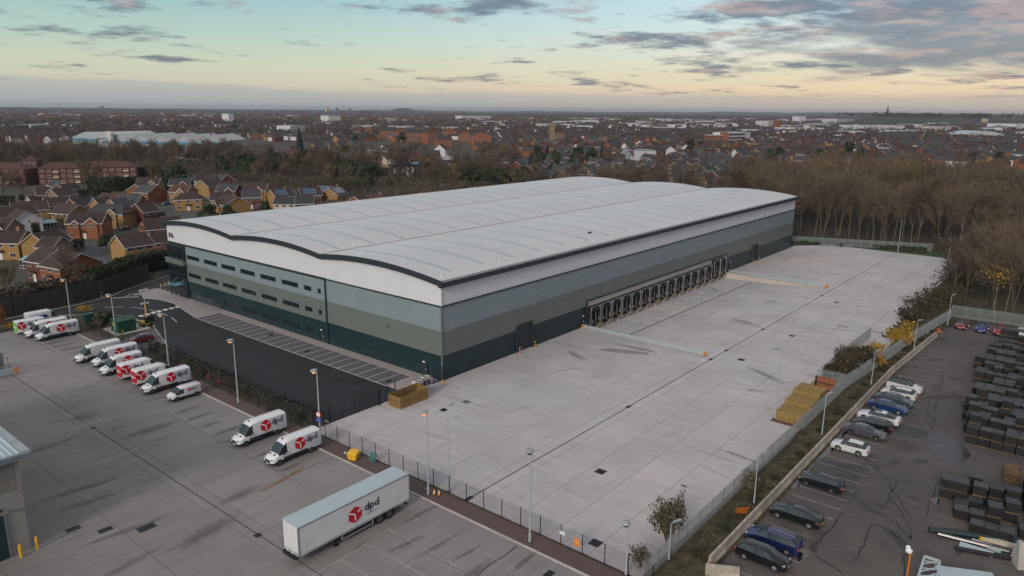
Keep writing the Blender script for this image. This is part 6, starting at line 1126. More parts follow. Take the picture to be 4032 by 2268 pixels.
armco('inner crash barrier with orange end facing the docks on the far apron wall',(104.2,-7),(104.2,-25.3),(1,1),rails=1,h0=.30)
armco('short crash barrier with orange end beside the air-conditioning units',(-6.1,-1.7),(-1.9,-1.9),(0,1))
armco('grey triple crash barrier with orange end at the left edge of the depot yard',(-41.6,52.65),(-56,53.1),(1,0),rails=3,h0=.2)
for x in (38.13,104.67):
    o=T('mesh_fence','thin wire guard fence on the %s wall of the loading apron'%('near' if x<50 else 'far'),'fence',(x,-1,.16),-PI/2)
    pme=MB().box(-.02,-.02,0,.02,.02,1.1).mesh('post',m['galv'])
    for k in range(11): put('post',pme,o,(k*2.42,0,0))
    mb=MB(); [mb.beam((0,0,.15+.23*k),(24.2,0,.15+.23*k),.008,.008) for k in range(5)]; mb.build('wire_panel',m['galv'],o)
MB_=None
# ---- palisade fences
def palisade(label,pts,h=2.3,group='palisade fences',bank=0,pitch=.15,mat='galvd'):
    o=T('palisade_fence',label,'fence',(0,0,0),0,group); cache={}
    for (a,b),(c,d) in zip(pts,pts[1:]):
        L_=math.hypot(c-a,d-b); n=max(1,round(L_/2.75)); w=L_/n; rz=math.atan2(d-b,c-a); key=round(w,1)
        if key not in cache:
            mb=MB(); k=0
            while k*pitch<w-.02:
                x=k*pitch+.03; zt=h
                mb.add([(x,0,.06),(x+.035,-.022,.06),(x+.07,0,.06),(x,0,zt-.12),(x+.035,-.022,zt-.08),(x+.07,0,zt-.12),(x+.035,0,zt)],[(0,1,4,3),(1,2,5,4),(3,4,6),(4,5,6),(3,6,5),(0,3,5,2)]); k+=1
            pa=mb.mesh('pale_panel',m[mat]); ra=MB().box(0,.005,.45,w,.05,.51).box(0,.005,h-.5,w,.05,h-.44).mesh('rail',m[mat]); po=MB().box(-.04,.02,0,.04,.10,h-.15).mesh('post',m[mat])
            cache[key]=(pa,ra,po)
        for i in range(n):
            l=(a+(c-a)*i/n,b+(d-b)*i/n,0)
            for nm,me in zip(('pale_panel','rail','post'),cache[key]): put(nm,me,o,l,rz)
    for k in o.children:
        pass
    return o
palisade('grey steel palisade fence running along the right side of the big yard',[(-24.2,-49.1),(-10,-49.1),(18,-48.95),(38.3,-48.85)])
palisade('grey palisade fence from the gold stone steps towards the woodland corner',[(38.4,-48.9),(54,-50.2),(70,-51.4),(92.5,-53.8),(95.2,-53.6)],h=2.4)
palisade('short palisade return fence beside the stone steps',[(37.9,-44.6),(38.3,-48.8)],h=2.3)
palisade('palisade fence behind the overgrown bushes in the middle of the verge',[(39,-44.9),(49.8,-44.6),(68.4,-44.7)],h=2.3)
palisade('tall palisade fence behind the four parked cars at the back',[(95.2,-53.6),(96.0,-66.0),(98.5,-100)],h=2.7)
palisade('far palisade fence in front of the woodland',[(157,9),(161.5,2.3),(166.5,-11.5),(176,-35.2)],h=2.6)
m['kick']=M('rusty_kick_board',(.12,.065,.05),.9,var=.3,scale=2)
o=MB().box(-24,-48.98,0,18,-48.84,.45).build('kick_board',m['kick'],None); tag(o,'long rusty red retaining board at the foot of the palisade fence','retaining board')
# ---- concrete barriers
def jersey(x,y,rz,label,L_=2.95):
    o=T('concrete_barrier',label,'barrier',(x,y,-.02),rz,'concrete barriers around the car park')
    pr=[(-.30,0),(-.30,.14),(-.16,.42),(-.10,1.02),(.10,1.02),(.16,.42),(.30,.14),(.30,0)]; n=len(pr)
    mb=MB(); mb.add([(-L_/2,a,b) for a,b in pr]+[(L_/2,a,b) for a,b in pr],[(i,n+i,n+(i+1)%n,(i+1)%n) for i in range(n)]+[tuple(range(n)),tuple(range(2*n-1,n-1,-1))]); mb.build('barrier_block',m['jers'],o)
    e=MB(); e.add([(L_/2+.001,a*.98,b*.985+.0) for a,b in pr]+[(L_/2+.045,a*.98,b*.985) for a,b in pr],[(i,n+i,n+(i+1)%n,(i+1)%n) for i in range(n)]+[tuple(range(2*n-1,n-1,-1))]); e.build('joint_strip',m['lampg'],o)
m['jers']=M('stained_barrier_concrete',(.37,.33,.28),.9,var=.3,scale=1.2,rnd=.14,bump=.3,bscale=12)
near=['the black hatchback nose-out','the blue estate car','a free bay','the black coupe','a free bay before the coupe','two free bays','the black hatchback with black wheels','the puddle end','the long puddle','a free bay by the puddle','the small white hatchback','the white hatchback','the grey saloon','the black hatchback behind the saloon','the sunroof car','the blue saloon','the dark grey saloon','the red-lamp white hatchback','the white off-roader','the free bays past the off-roader']
for k in range(32):
    x=-16.45+2.99*k
    y=-52.5 if x<50 else -52.5-(x-50)*.052
    l='concrete barrier behind '+near[min(k,19)]+(', plain weathered section' if k%2 else ', stained section')
    if k>19: l='weathered concrete barrier in the far run beyond the parked cars'
    jersey(x,y,0 if x<50 else R(-3),l)
jersey(-18.6,-54.0,R(-60),'separate mossy concrete barrier turned across the end of the row')
# ---- gold stone steps with red retaining panel
gs=T('stone_steps','three stepped gold stone gabion blocks filling the notch in the yard edge','gabion steps',(0,0,0))
MB().prism(rect(18.4,-48.75,37.3,-44.5),-.05,.03).build('base_pad',m['kick'],gs)
for x0,x1,h,y0 in ((19.3,22.4,1.4,-48.6),(22.45,25.6,2.0,-48.6),(25.65,29.2,2.55,-48.6)):
    n=4; w=(-44.9-y0)/n
    for i in range(n): MB().box(x0,y0+i*w+.01,.03,x1,y0+(i+1)*w-.01,h).build('gabion_basket',m['gab'],gs)
MB().box(29.25,-45.9,.03,36.0,-44.75,.9).build('gabion_basket',m['gab'],gs)
MB().box(32.0,-48.75,.03,32.25,-46.0,3.0).build('brick_panel',m['bora'],gs)
for z in (1.1,2.1): MB().box(31.9,-48.7,z,31.99,-46.05,z+.1).build('timber_rail',m['black'],gs)
MB().box(31.8,-46.2,.03,31.98,-46.0,3.15).build('steel_post',m['black'],gs)
# stacked pale slabs along the verge edge
for k in range(9): tag(MB().box(-1.1,-.25,0,1.1,.25,.14).build('kerb_slab',m['kerb'],None,loc=(67.5+2.9*k,-45.95,.0),rz=R(20)),'pale slab in the row laid along the verge edge beyond the bushes','slab','pale slabs along the verge edge')
# ---- things on the gravel strip and yard
yb_=T('grit_bin','yellow plastic grit bin standing on the gravel strip','grit bin',(-25.6,-10.4,.02),R(-70))
MB().add([(-.5,-.4,0),(.5,-.4,0),(.5,.4,0),(-.5,.4,0),(-.62,-.5,.75),(.62,-.5,.75),(.62,.5,.95),(-.62,.5,.95)],[(3,2,1,0),(0,1,5,4),(1,2,6,5),(2,3,7,6),(3,0,4,7),(4,5,6,7)]).build('bin_body',m['yellow'],yb_)
MB().add([(-.68,-.56,.75),(.68,-.56,.75),(.68,.56,.97),(-.68,.56,.97),(-.5,-.3,.98),(.5,-.3,.98),(.5,.4,1.1),(-.5,.4,1.1)],[(0,1,5,4),(1,2,6,5),(2,3,7,6),(3,0,4,7),(4,5,6,7),(3,2,1,0)]).build('lid',m['yellow'],yb_)
m['gpal']=M('green_painted_wood',(.02,.16,.15),.8)
pa=T('green_pallet','green plastic pallet leaning on the mesh fence','pallet',(-24.75,-12.7,.05),R(-90)); 
for k in range(6): 
    q=MB().box(-.55,-.02,.04+k*.19,.55,.02,.17+k*.19).build('board',m['gpal'],pa); q.rotation_euler=(R(-18),0,0)
for x in (-.5,0,.42): q=MB().box(x,.02,0,x+.08,.12,1.15).build('bearer',m['gpal'],pa); q.rotation_euler=(R(-18),0,0)
for i,(x,y,l) in enumerate(((-25.35,-23.85,'left orange and white traffic cone at the foot of the lamp post'),(-25.1,-24.35,'right orange and white traffic cone near the mesh fence'))):
    o=T('traffic_cone',l,'traffic cone',(x,y,.02),0,'traffic cones by the lamp post')
    MB().box(-.2,-.2,0,.2,.2,.04).build('base',m['black'],o); MB().lathe([(.16,.04),(.11,.28)],10).build('cone_body',m['gold'],o); MB().lathe([(.11,.281),(.07,.5)],10).build('white_band',m['film'],o); MB().lathe([(.07,.501),(.03,.72)],10).build('cone_tip',m['gold'],o)
for x,y,mt,l in ((-25.3,-8.4,'film','crumpled white litter on the gravel near the yellow bin'),(-24.9,-22.3,'film','crumpled white and red litter beside the mesh fence'),(-24.7,-23.2,'yleaf','pale yellow litter beside the mesh fence'),(-24.6,12.2,'chassis','small black ball on the gravel under the lamp post')):
    mb=MB(); r0=random.Random(int(x*10+y)); vs=[(r0.uniform(-.3,.3),r0.uniform(-.2,.2),r0.uniform(0,.18)) for _ in range(7)]; mb.add(vs,[(0,1,2),(1,2,3),(2,3,4),(3,4,5),(4,5,6),(0,3,6)]); tag(mb.build('litter',m[mt],None,loc=(x,y,.02)),l,'litter')
# bollards of the depot building and the building itself
for x,y,l in ((-56.85,-2.4,'yellow bollard at the corner of the grey depot building'),(-58.3,-2.65,'yellow bollard beside the dark roller door'),(-56.5,1.4,'yellow bollard behind the building corner')):
    o=MB().lathe([(.14,0),(.14,1.25),(.05,1.32)],12).build('bollard',m['yellow'],None,loc=(x,y,0)); tag(o,l,'bollard','yellow bollards of the depot building')
db=T('depot_building','grey clad depot building corner with ribbed roof and dark roller door','building',(0,0,0))
X1,Y0=-57.2,-2.0; HB=9.55
m['dep']=M('grey_depot_cladding',(.27,.265,.25),.7,var=.06); m['deph']=M('horizontal_grey_cladding',(.24,.23,.21),.6)
MB().box(-84,Y0+.1,0,X1-.1,34,HB).build('wall',m['dep'],db)
for r in range(3):
    for k in range(5):
        xa=X1-2.4*(k+1); xb=X1-2.4*k; za=r*2.2; zb=za+2.2
        if zb>6.5: zb=6.5
        if xa< -58.9 and za<4.3: continue
        MB().box(xa+.01,Y0,za+.01,xb-.01,Y0+.09,zb-.01).build('wall_panel',m['dep'],db)
for r in range(3):
    for k in range(12): MB().box(X1-.09,Y0+.1+3*k+.01,r*2.2+.01,X1,Y0+.1+3*(k+1)-.01,min(r*2.2+2.2,6.5)-.01).build('wall_panel',m['dep'],db)
for k in range(11):
    z=6.55+k*.25; MB().add([(-84,Y0+.09,z),(X1-.4,Y0+.09,z),(X1-.4,Y0-.03,z+.02),(-84,Y0-.03,z+.02),(-84,Y0-.03,z+.19),(X1-.4,Y0-.03,z+.19),(X1-.4,Y0+.09,z+.24),(-84,Y0+.09,z+.24)],[(0,1,2,3),(3,2,5,4),(4,5,6,7)]).build('cladding_strip',m['deph'],db)
MB().box(X1-.38,Y0-.06,6.5,X1+.02,Y0+.5,HB).build('corner_flashing',m['dep'],db)
MB().box(-75,Y0-.02,.0,-59.0,Y0+.06,4.3).build('roller_door',m['teal'],db); MB().box(-59.0,Y0-.05,0,-58.82,Y0+.09,4.4).build('door_jamb',m['gutter'],db)
MB().box(-84,Y0-.75,HB-.05,X1+1.0,Y0-.3,HB+.45).build('gutter',m['gutter'],db); MB().box(-84,Y0-.3,HB-.25,X1+.9,Y0+.1,HB).build('soffit',m['dep'],db)
MB().box(X1+.3,Y0-.3,HB-.1,X1+1.0,34,HB+.5).build('verge_flashing',m['lampg'],db)
mb=MB(); k=0; x=X1+.3
while x>-84:
    mb.add([(x,Y0-.28,HB+.35),(x,33.9,HB+1.2),(x-.1,33.9,HB+1.27),(x-.1,Y0-.28,HB+.42),(x-.2,33.9,HB+1.27),(x-.2,Y0-.28,HB+.42),(x-.3,33.9,HB+1.2),(x-.3,Y0-.28,HB+.35),(x-.5,33.9,HB+1.2),(x-.5,Y0-.28,HB+.35)],[(0,1,2,3),(3,2,4,5),(5,4,6,7),(7,6,8,9)]); x-=.5
mb.build('ribbed_roof',m['troof'],db)
MB().box(-60.3,Y0-.3,8.2,-59.8,Y0-.03,8.38).build('wall_lamp',m['film'],db); MB().box(-59.25,Y0-.4,4.9,-59.1,Y0-.0,5.05).build('camera',m['black'],db)
# caged gas area at the left edge
cg=T('storage_cage','teal cage of blue tanks behind the triple crash barrier','storage cage',(-47.4,55.7,0))
for k in range(3):
    for s in (-1,1): MB().box(-6+k*4,s*1.6-.03,.3,-2.2+k*4,s*1.6+.03,2.6).build('mesh_side',m['signblue'] if False else m['gutter'],cg) if s>0 else None
for k in range(5): MB().lathe([(.8,.0),(.85,.2),(.85,1.5),(.5,1.75)],12,(-4.5+k*2.1,0)).build('tank',m['blueshed'] if False else M('teal_tank',(.03,.11,.13),.4) if k==0 else bpy.data.materials['teal_tank'],cg)
for x in (-6,-2,2,5.5):
    for y in (-1.6,1.6): MB().box(x-.04,y-.04,0,x+.04,y+.04,2.6).build('post',m['gutter'],cg)
MB().beam((-6,-1.6,2.6),(5.5,-1.6,2.6),.06,.06).beam((-6,1.6,2.6),(5.5,1.6,2.6),.06,.06).build('top_rail',m['gutter'],cg)
# substation, small green cabinet, mast
ss=T('substation','dark green electricity substation box with sloping roof and yellow signs','substation',(0,0,0))
MB().box(-21.6,62.6,.05,-18.4,66.0,2.35).build('casing',m['sgreen'],ss)
MB().add([(-21.75,62.4,2.33),(-18.2,62.4,2.33),(-18.2,66.2,2.33),(-21.75,66.2,2.33),(-21.6,64.3,2.85),(-18.4,64.3,2.85)],[(3,2,1,0),(0,1,5,4),(2,3,4,5),(1,2,5),(3,0,4)]).build('roof',m['sgreen'],ss)
MB().box(-21.64,64.6,1.2,-21.6,64.95,1.75).build('warning_plate',m['yellow'],ss); MB().box(-21.1,62.56,.3,-20.85,62.6,.6).build('warning_plate',m['yellow'],ss)
for x in (-20.0,): MB().box(x-.02,62.57,.15,x+.02,62.6,2.2).build('door_seam',m['trim'],ss)
sc_=T('utility_cabinet','small green utility cabinet among the hedge near the road bend','cabinet',(-21.6,76.0,0)); MB().box(-.9,-.7,0,.9,.7,1.4).build('casing',m['sgreen'],sc_); MB().box(-.98,-.78,1.4,.98,.78,1.5).build('lid',m['sgreen'],sc_)
ms=T('camera_tower','yellow trailer mast with camera heads beside the road kerb','camera tower',(-15.9,64.2,0))
MB().box(-.9,-.7,.35,.9,.7,1.0).build('trailer_body',m['yellow'],ms); MB().tube((.2,0,1.0),(.2,0,4.4),.12,.10,8).build('lower_mast',m['yellow'],ms); MB().tube((.2,0,4.4),(.2,0,7.2),.07,.05,8).build('upper_mast',m['galv'],ms)
for x in (-.7,.7):
    for y in (-.75,.75): MB().tube((x,y-.1,.3),(x,y+.1,.3),.3,n=12).build('wheel',m['tyre'],ms)
for z in (4.5,7.1): MB().beam((-.45,0,z),(.85,0,z),.1,.12).box(-.5,-.12,z-.2,-.25,.12,z+.02).box(.65,-.12,z-.2,.9,.12,z+.02).build('camera_head',m['film'],ms)
sp_=T('notice_board','dark blank board on legs beside the camera tower','notice board',(-16.0,62.3,0),R(10)); MB().box(-1.0,-.04,1.0,1.0,.04,2.2).build('board',m['trim'],sp_); MB().box(-.9,-.03,0,-.84,.03,1.0).box(.84,-.03,0,.9,.03,1.0).build('leg',m['galv'],sp_)
# cycle shelter and posts
cs=T('cycle_shelter','curved-roof cycle shelter on slim steel frames against the warehouse path','cycle shelter',(0,0,.06))
for y in (72.4,68.6,64.5):
    MB().tube((-2.0,y,0),(-2.0,y,1.9),.05,n=6).tube((-.6,y,0),(-.6,y,1.6),.05,n=6).tube((-2.0,y,1.9),(-1.3,y,2.15),.04,n=6).tube((-1.3,y,2.15),(-.6,y,1.6),.04,n=6).tube((-2.0,y,.1),(-.6,y,1.5),.03,n=6).build('frame',m['gutter'],cs)
mb=MB(); pr=[(-2.25,1.82),(-1.95,2.02),(-1.5,2.18),(-1.1,2.1),(-.7,1.75),(-.5,1.4)]
for (a,z0),(b,z1) in zip(pr,pr[1:]): mb.face([(a,64.2,z0),(b,64.2,z1),(b,72.7,z1),(a,72.7,z0)])
m['perspex']=M('clear_roof_sheet',(.08,.11,.12),.15,var=0); m['perspex'].node_tree.nodes['Principled BSDF'].inputs['Alpha'].default_value=.28
mb.build('roof_sheet',m['perspex'],cs)
for k in range(6): MB().tube((-1.2,65.3+k*1.2,0),(-1.2,65.3+k*1.2,.75),.025,n=6).tube((-1.2,65.3+k*1.2,.75),(-.7,65.3+k*1.2,.75),.025,n=6).build('cycle_stand',m['galv'],cs)
for k,(x,y) in enumerate(((-.5,90.3),(-1.5,86.2),(-1.6,84.0),(-1.5,81.8),(-1.5,79.8))):
    tag(MB().tube((0,0,.06),(0,0,1.25),.05,n=8).build('path_post',m['galv'],None,loc=(x,y,0)),['slim steel post nearest the yellow hatching','slim steel post second from the yellow hatching','slim steel post in the middle of the entrance row','slim steel post second from the glazed corner','slim steel post nearest the warehouse glazed corner'][k],'post','posts by the entrance')
# timber acoustic fence
tf=T('timber_fence','tall dark timber acoustic fence curving beside the access road','fence',(0,0,0))
P_=[(-75,83.5),(-55,86.6),(-32.4,90.9),(-18.3,92.6),(-11.7,94.0),(-4,98.8),(3.6,104.8)]
cache={}
for (a,b),(c,d) in zip(P_,P_[1:]):
    L_=math.hypot(c-a,d-b); n=max(1,round(L_/2.5)); w=L_/n; rz=math.atan2(d-b,c-a)
    key=round(w,2)
    if key not in cache:
        bd=MB(); [bd.box(k*.16+.01,-.03-.02*(k%2),.05,k*.16+.15,0,3.8) for k in range(int(w/.16))]
        cache[key]=(bd.mesh('board_panel',m['dtimber']),MB().box(-.06,-.1,0,.06,.06,3.9).mesh('post',m['dtimber']))
    for i in range(n):
        l=(a+(c-a)*i/n,b+(d-b)*i/n,0); put('board_panel',cache[key][0],tf,l,rz); put('post',cache[key][1],tf,l,rz)
# ---- stacked black crates
rc_=random.Random(5)
def crate_mesh():
    mb=MB(); mb.box(-.56,-.52,.16,.56,.52,1.08)
    for s in (-1,1):
        for k in range(6): x=-.47+k*.188; mb.box(x-.03,s*.52-.02 if s>0 else s*.54,.2,x+.03,s*.54 if s>0 else s*.50,1.04)
        for k in range(5): y=-.4+k*.2; mb.box(s*.56-.02 if s>0 else s*.58,y-.03,.2,s*.58 if s>0 else s*.54,y+.03,1.04)
    return mb.mesh('crate_body',m['crate'])
cb=crate_mesh(); clid=MB().box(-.60,-.56,1.08,.60,.56,1.16).mesh('lid',m['cratel'])
pme=MB().box(-.58,-.54,.10,.58,-.34,.155).box(-.58,-.1,.10,.58,.1,.155).box(-.58,.34,.10,.58,.54,.155).box(-.58,-.5,0,-.42,.5,.10).box(.42,-.5,0,.58,.5,.10).box(-.08,-.5,0,.08,.5,.10).mesh('pallet',m['pallet'])
ncr=[0]
def crate(x,y,z,rz,label,gr):
    v=Vector((x,y,z))-CAM; d_=v.dot(fw)
    if abs(v.dot(rt2)/d_)*25.881/18>1.03: return
    ncr[0]+=1
    o=T('stacked_crate',label,'crate',(x,y,z),rz,gr); o.scale=(1.16*rc_.uniform(.94,1.04),1.16,1.0+rc_.uniform(-.0,.06)*0); put('crate_body',cb,o); put('lid',clid,o); put('pallet',pme,o)
rowsx=[78.5,74.8,70.8,66.3,61.6,57.4,53.3,49.2,45.2,41.0,36.8,32.6,28.4]
ystart=[-64.5,-63.4,-64.4,-64.0,-63.0,-64.8,-64.2,-65.6,-65.0,-64.6,-65.2,-66.0,-66.8]
for r,(rx,y0) in enumerate(zip(rowsx,ystart)):
    ymax=-66-(rx+76)*.115
    ymax={0:-71}.get(r,-68-(80-rx)*.10-4)
    y=y0; k=0
    while y>ymax-5:
        for q in range(2 if rc_.random()<.9 else 1):
            xx=rx+(q*1.44)
            hh=2 if rc_.random()<.72 else (1 if rc_.random()<.6 else 3)
            for lv in range(hh): crate(xx+rc_.uniform(-.06,.06),y+rc_.uniform(-.04,.04),-.02+lv*1.17,rc_.uniform(-.05,.05),('black crate on pallet in row %s of the big crate stacks, '%('back','second','third','fourth','fifth','sixth','seventh','eighth','ninth','tenth','eleventh','twelfth','front')[r] if r<13 else '')+('ground layer','upper layer','top layer')[lv],'black crates stacked on pallets')
        y-=1.36; k+=1
for x,y,h in ((10.8,-66.9,2),(11.0,-68.2,2),(9.9,-69.8,1),(11.3,-69.9,2),(11.8,-71.3,2),(12.4,-72.8,2),(6.9,-68.9,1),(7.0,-70.3,1),(7.4,-71.7,2),(8.4,-68.7,1),(4.7,-70.7,1),(4.8,-71.9,1),(5.0,-73.1,1),(12.9,-74.4,2),(9.4,-73,2),(13.2,-67.6,1),(13.4,-69.2,2),(13.6,-70.8,1),(13.9,-76,2),(11.6,-76,2),(9.6,-75,1),(15.2,-72.4,1),(15.6,-74,2),(15.9,-75.6,1),(17.5,-76.4,2),(17.8,-78,1),(6.8,-74.6,1)):
    for lv in range(h): crate(x,y,-.02+lv*1.17,rc_.uniform(-.1,.1)+.12,'black crate in the small front cluster, '+('far side, ' if x>12.5 else 'back column, ' if x>9.5 else 'middle column, ' if x>6 else 'column nearest the pipes, ')+('ground layer','upper layer')[lv],'black crates stacked on pallets')
pe=(20.0,-72.0)
o=T('wooden_crate','slatted pale wooden crate with diagonal brace beside the black stacks','crate',((19.5,-72.0)[0],(19.5,-72.0)[1],-.02),.2)
for f in (-1,1):
    for k in range(6): MB().box(-.8,f*.8-.02,.1+k*.3,.8,f*.8+.02,.28+k*.3).build('slat',m['pallet'],o); MB().box(f*.8-.02,-.8,.1+k*.3,f*.8+.02,.8,.28+k*.3).build('slat',m['pallet'],o)
MB().beam((-.8,-.84,.1),(.8,-.84,1.9),.1,.04).beam((.8,-.84,.1),(-.8,-.84,1.9),.1,.04).build('brace',m['pallet'],o)
# pale board pack
a=(41.2,-70.1); o=MB().box(-2.2,-.5,0,2.2,.5,.9).build('board_pack',m['cream'],None,loc=(a[0],a[1],-.02),rz=R(-80)); tag(o,'long cream pack of boards among the black crates','board pack')
# pipes and steel
def pole(name,label,cat,p,q,r,mat,z=.15,group=None,n=8):
    o=T(name,label,cat,(p[0],p[1],0),0,group); MB().tube((0,0,z),(q[0]-p[0],q[1]-p[1],z),r,n=n).build('tube',m[mat],o); 
    e=Vector((q[0]-p[0],q[1]-p[1],0)).normalized()*.04; MB().tube((-e.x,-e.y,z),(0,0,z),r*1.04,n=n).build('end_cap',m['chassis'],o); return o
m['pipe']=M('dark_green_pipe',(.010,.028,.030),.35,coat=.3)
pole('drain_pipe','thick dark green pipe lying nearest the crates','pipe',(1.7,-67.0),(5.2,-74.8),.26,'pipe',.26)
pole('drain_pipe','second dark green pipe lying beside the cream beam','pipe',(2.7,-68.3),(5.8,-74.8),.22,'pipe',.22)
pole('drain_pipe','black pipe below the pale steel troughs','pipe',(-0.2,-69.6),(1.4,-74.4),.2,'black',.2)
pole('drain_pipe','dark pipe between the green pipes and the pale troughs','pipe',(1.5,-67.8),(2.5,-73.9),.22,'pipe',.22)
for p,q,l,mt in (((0.9,-69.8),(0.9,-72.6),'long pale blue steel trough on the yard floor','troof'),((2.3,-70.6),(2.2,-73.1),'second pale blue steel trough behind the long one','galv'),((3.6,-71.4),(4.0,-74.7),'long cream beam with yellow end beside the pipes','cream')):
    o=T('steel_beam',l,'beam',(p[0],p[1],-.02)); MB().beam((0,0,.2),(q[0]-p[0],q[1]-p[1],.2),.5,.35).build('beam',m[mt],o)
    if 'cream' in l: d=Vector((q[0]-p[0],q[1]-p[1],0)).normalized()*.35; MB().beam((-d.x,-d.y,.2),(0,0,.2),.52,.38).build('end_block',m['yellow'],o)
# pale timber trestle / concrete leg at the right edge
a=(0.9,-74.5); o=MB().add([(-.9,-.3,0),(.9,-.3,0),(.9,.3,0),(-.9,.3,0),(-.2,-.2,2.4),(.25,-.2,2.4),(.25,.2,2.4),(-.2,.2,2.4)],[(0,1,5,4),(1,2,6,5),(2,3,7,6),(3,0,4,7),(4,5,6,7)]).build('concrete_plinth',m['kerb'],None,loc=(a[0],a[1],-.02),rz=.5); tag(o,'tapering pale concrete leg standing at the right edge','concrete leg')
# lattice boom and red machine at the bottom edge
a=(-9.4,-68.4); b=(-6.0,-67.9)
lb=T('lattice_frame','pale blue steel lattice boom lying above the bottom edge','steel frame',((-8.4,-68.9)[0],(-8.4,-68.9)[1],0),0)
q0=Vector((-8.4,-68.9)); A=Vector((-9.4,-68.1))-q0; B2=Vector((-5.8,-67.9))-q0; C2=Vector((-5.8,-69.1))-q0; D2=Vector((-8.4,-69.4))-q0
A-=(B2-A)*.6; D2-=(C2-D2)*.6
for p,q in ((A,B2),(D2,C2),(B2,C2)): MB().beam((p.x,p.y,1.4),(q.x,q.y,1.4),.2,.2).build('chord',m['troof'],lb)
for k in range(4):
    p=A.lerp(B2,k/4); q=D2.lerp(C2,(k+1)/4); MB().beam((p.x,p.y,1.4),(q.x,q.y,1.4),.09,.09).build('brace',m['troof'],lb); p=A.lerp(B2,(k+.5)/4); q=D2.lerp(C2,(k+.5)/4); MB().beam((p.x,p.y,1.4),(q.x,q.y,1.4),.08,.08).build('brace',m['troof'],lb)
for p in (A,B2,C2,D2): MB().box(p.x-.08,p.y-.08,-.02,p.x+.08,p.y+.08,1.3).build('leg',m['rust'],lb)
a=(-6.9,-71.4); rm=T('red_machine','dark red steel hopper at the bottom right edge','machine',(a[0],a[1],-.02),R(-64)); MB().box(-2.2,-.9,.3,2.2,.9,1.5).build('body',M('dark_red_paint',(.10,.006,.012),.5),rm); MB().box(-2.3,-1.0,1.5,2.3,1.0,1.6).build('rim_plate',m['troof'],rm)
for x in (-1.9,1.9):
    for y in (-.75,.75): MB().box(x-.1,y-.1,0,x+.1,y+.1,.3).build('leg',m['chassis'],rm)
a=(-7.8,-67.0); o=T('floodlight','white twin-head floodlight on an orange post at the bottom edge','lamp post',(a[0],a[1],0)); MB().tube((0,0,0),(0,0,2.6),.07,n=8).build('pole',m['gold'],o); MB().lathe([(.1,2.5),(.28,2.6),(.3,2.8),(.1,2.95)],10,(-.3,.1)).build('lantern',m['film'],o); MB().lathe([(.08,2.6),(.2,2.7),(.2,2.9),(.08,3.0)],10,(.05,.25)).build('lantern',m['film'],o)
# orange plastic barrier on the verge
a=(-7.4,-51.1); o=T('plastic_barrier','orange plastic road barrier leaning behind the concrete barriers','barrier',(a[0],a[1],0.1),R(135)); 
q=MB()
for k in range(9): q.box(-.6+k*.15,-.03,.1,-.54+k*.15,.03,.95)
q=q.build('slats',m['gold'],o); q['kind']='stuff'; q.rotation_euler=(R(-30),0,0)
q=MB().box(-.68,-.05,.0,.68,.05,.1).box(-.68,-.05,.95,.68,.05,1.05).build('frame',M('orange_plastic',(.42,.09,.02),.6),o); q.rotation_euler=(R(-30),0,0)
a=(81.8,-53.7); o=T('plastic_barrier','red plastic barrier lying at the far end of the concrete barriers','barrier',(a[0],a[1],0),R(20)); MB().box(-1,-.35,0,1,.35,.25).build('base',bpy.data.materials['orange_plastic'],o); MB().box(-.9,-.25,.25,.9,.25,.4).build('top',bpy.data.materials['orange_plastic'],o)
for k,y in enumerate((34.5,29.8,26.2,22.8)):
    o=MB().box(-.02,-.22,0,.0,.22,.3).build('fence_tag',m['signred'],None,loc=(-24.06,y,1.1)); tag(o,['red tag on the mesh fence behind the white van with black strip','second red tag along the mesh fence','third red tag along the mesh fence','red tag on the mesh fence nearest the small van'][k],'fence tag')
# person at the fence
import bmesh
pm=bpy.data.meshes.new('body')
J={'pel':(0,0,.95),'ch':(.02,0,1.25),'ne':(.02,0,1.48),'hd':(.05,0,1.62),'ht':(.05,0,1.74),'hl':(0,.1,.92),'kl':(.04,.11,.5),'al':(0,.12,.08),'tl':(.15,.13,.05),'hr':(0,-.1,.92),'kr':(.02,-.12,.5),'ar':(-.03,-.13,.08),'tr':(.12,-.14,.05),
 'sl':(0,.19,1.42),'el':(.03,.25,1.14),'wl':(.2,.17,1.05),'sr':(0,-.19,1.42),'er':(.03,-.25,1.14),'wr':(.2,-.17,1.08),'fl':(.27,.12,1.07),'fr':(.27,-.12,1.1)}
K_=list(J); E_=[('pel','ch'),('ch','ne'),('ne','hd'),('hd','ht'),('pel','hl'),('hl','kl'),('kl','al'),('al','tl'),('pel','hr'),('hr','kr'),('kr','ar'),('ar','tr'),('ch','sl'),('sl','el'),('el','wl'),('wl','fl'),('ch','sr'),('sr','er'),('er','wr'),('wr','fr')]
pm.from_pydata([J[k] for k in K_],[(K_.index(a),K_.index(b)) for a,b in E_],[])
po=bpy.data.objects.new('body',pm); sk=po.modifiers.new('skin','SKIN'); ss2=po.modifiers.new('sub','SUBSURF'); ss2.levels=1; ss2.render_levels=1
rad={'pel':.15,'ch':.17,'ne':.065,'hd':.10,'ht':.09,'hl':.1,'hr':.1,'kl':.07,'kr':.07,'al':.05,'ar':.05,'tl':.04,'tr':.04,'sl':.075,'sr':.075,'el':.05,'er':.05,'wl':.04,'wr':.04,'fl':.03,'fr':.03}
for i,k in enumerate(K_): pm.skin_vertices[0].data[i].radius=(rad[k],rad[k])
pm.skin_vertices[0].data[0].use_root=True
pr_=T('person','person in dark jacket and beige trousers standing at the foot of the timber fence','person',(-12.9,91.3,0),R(215)); C.objects.link(po); po.parent=pr_
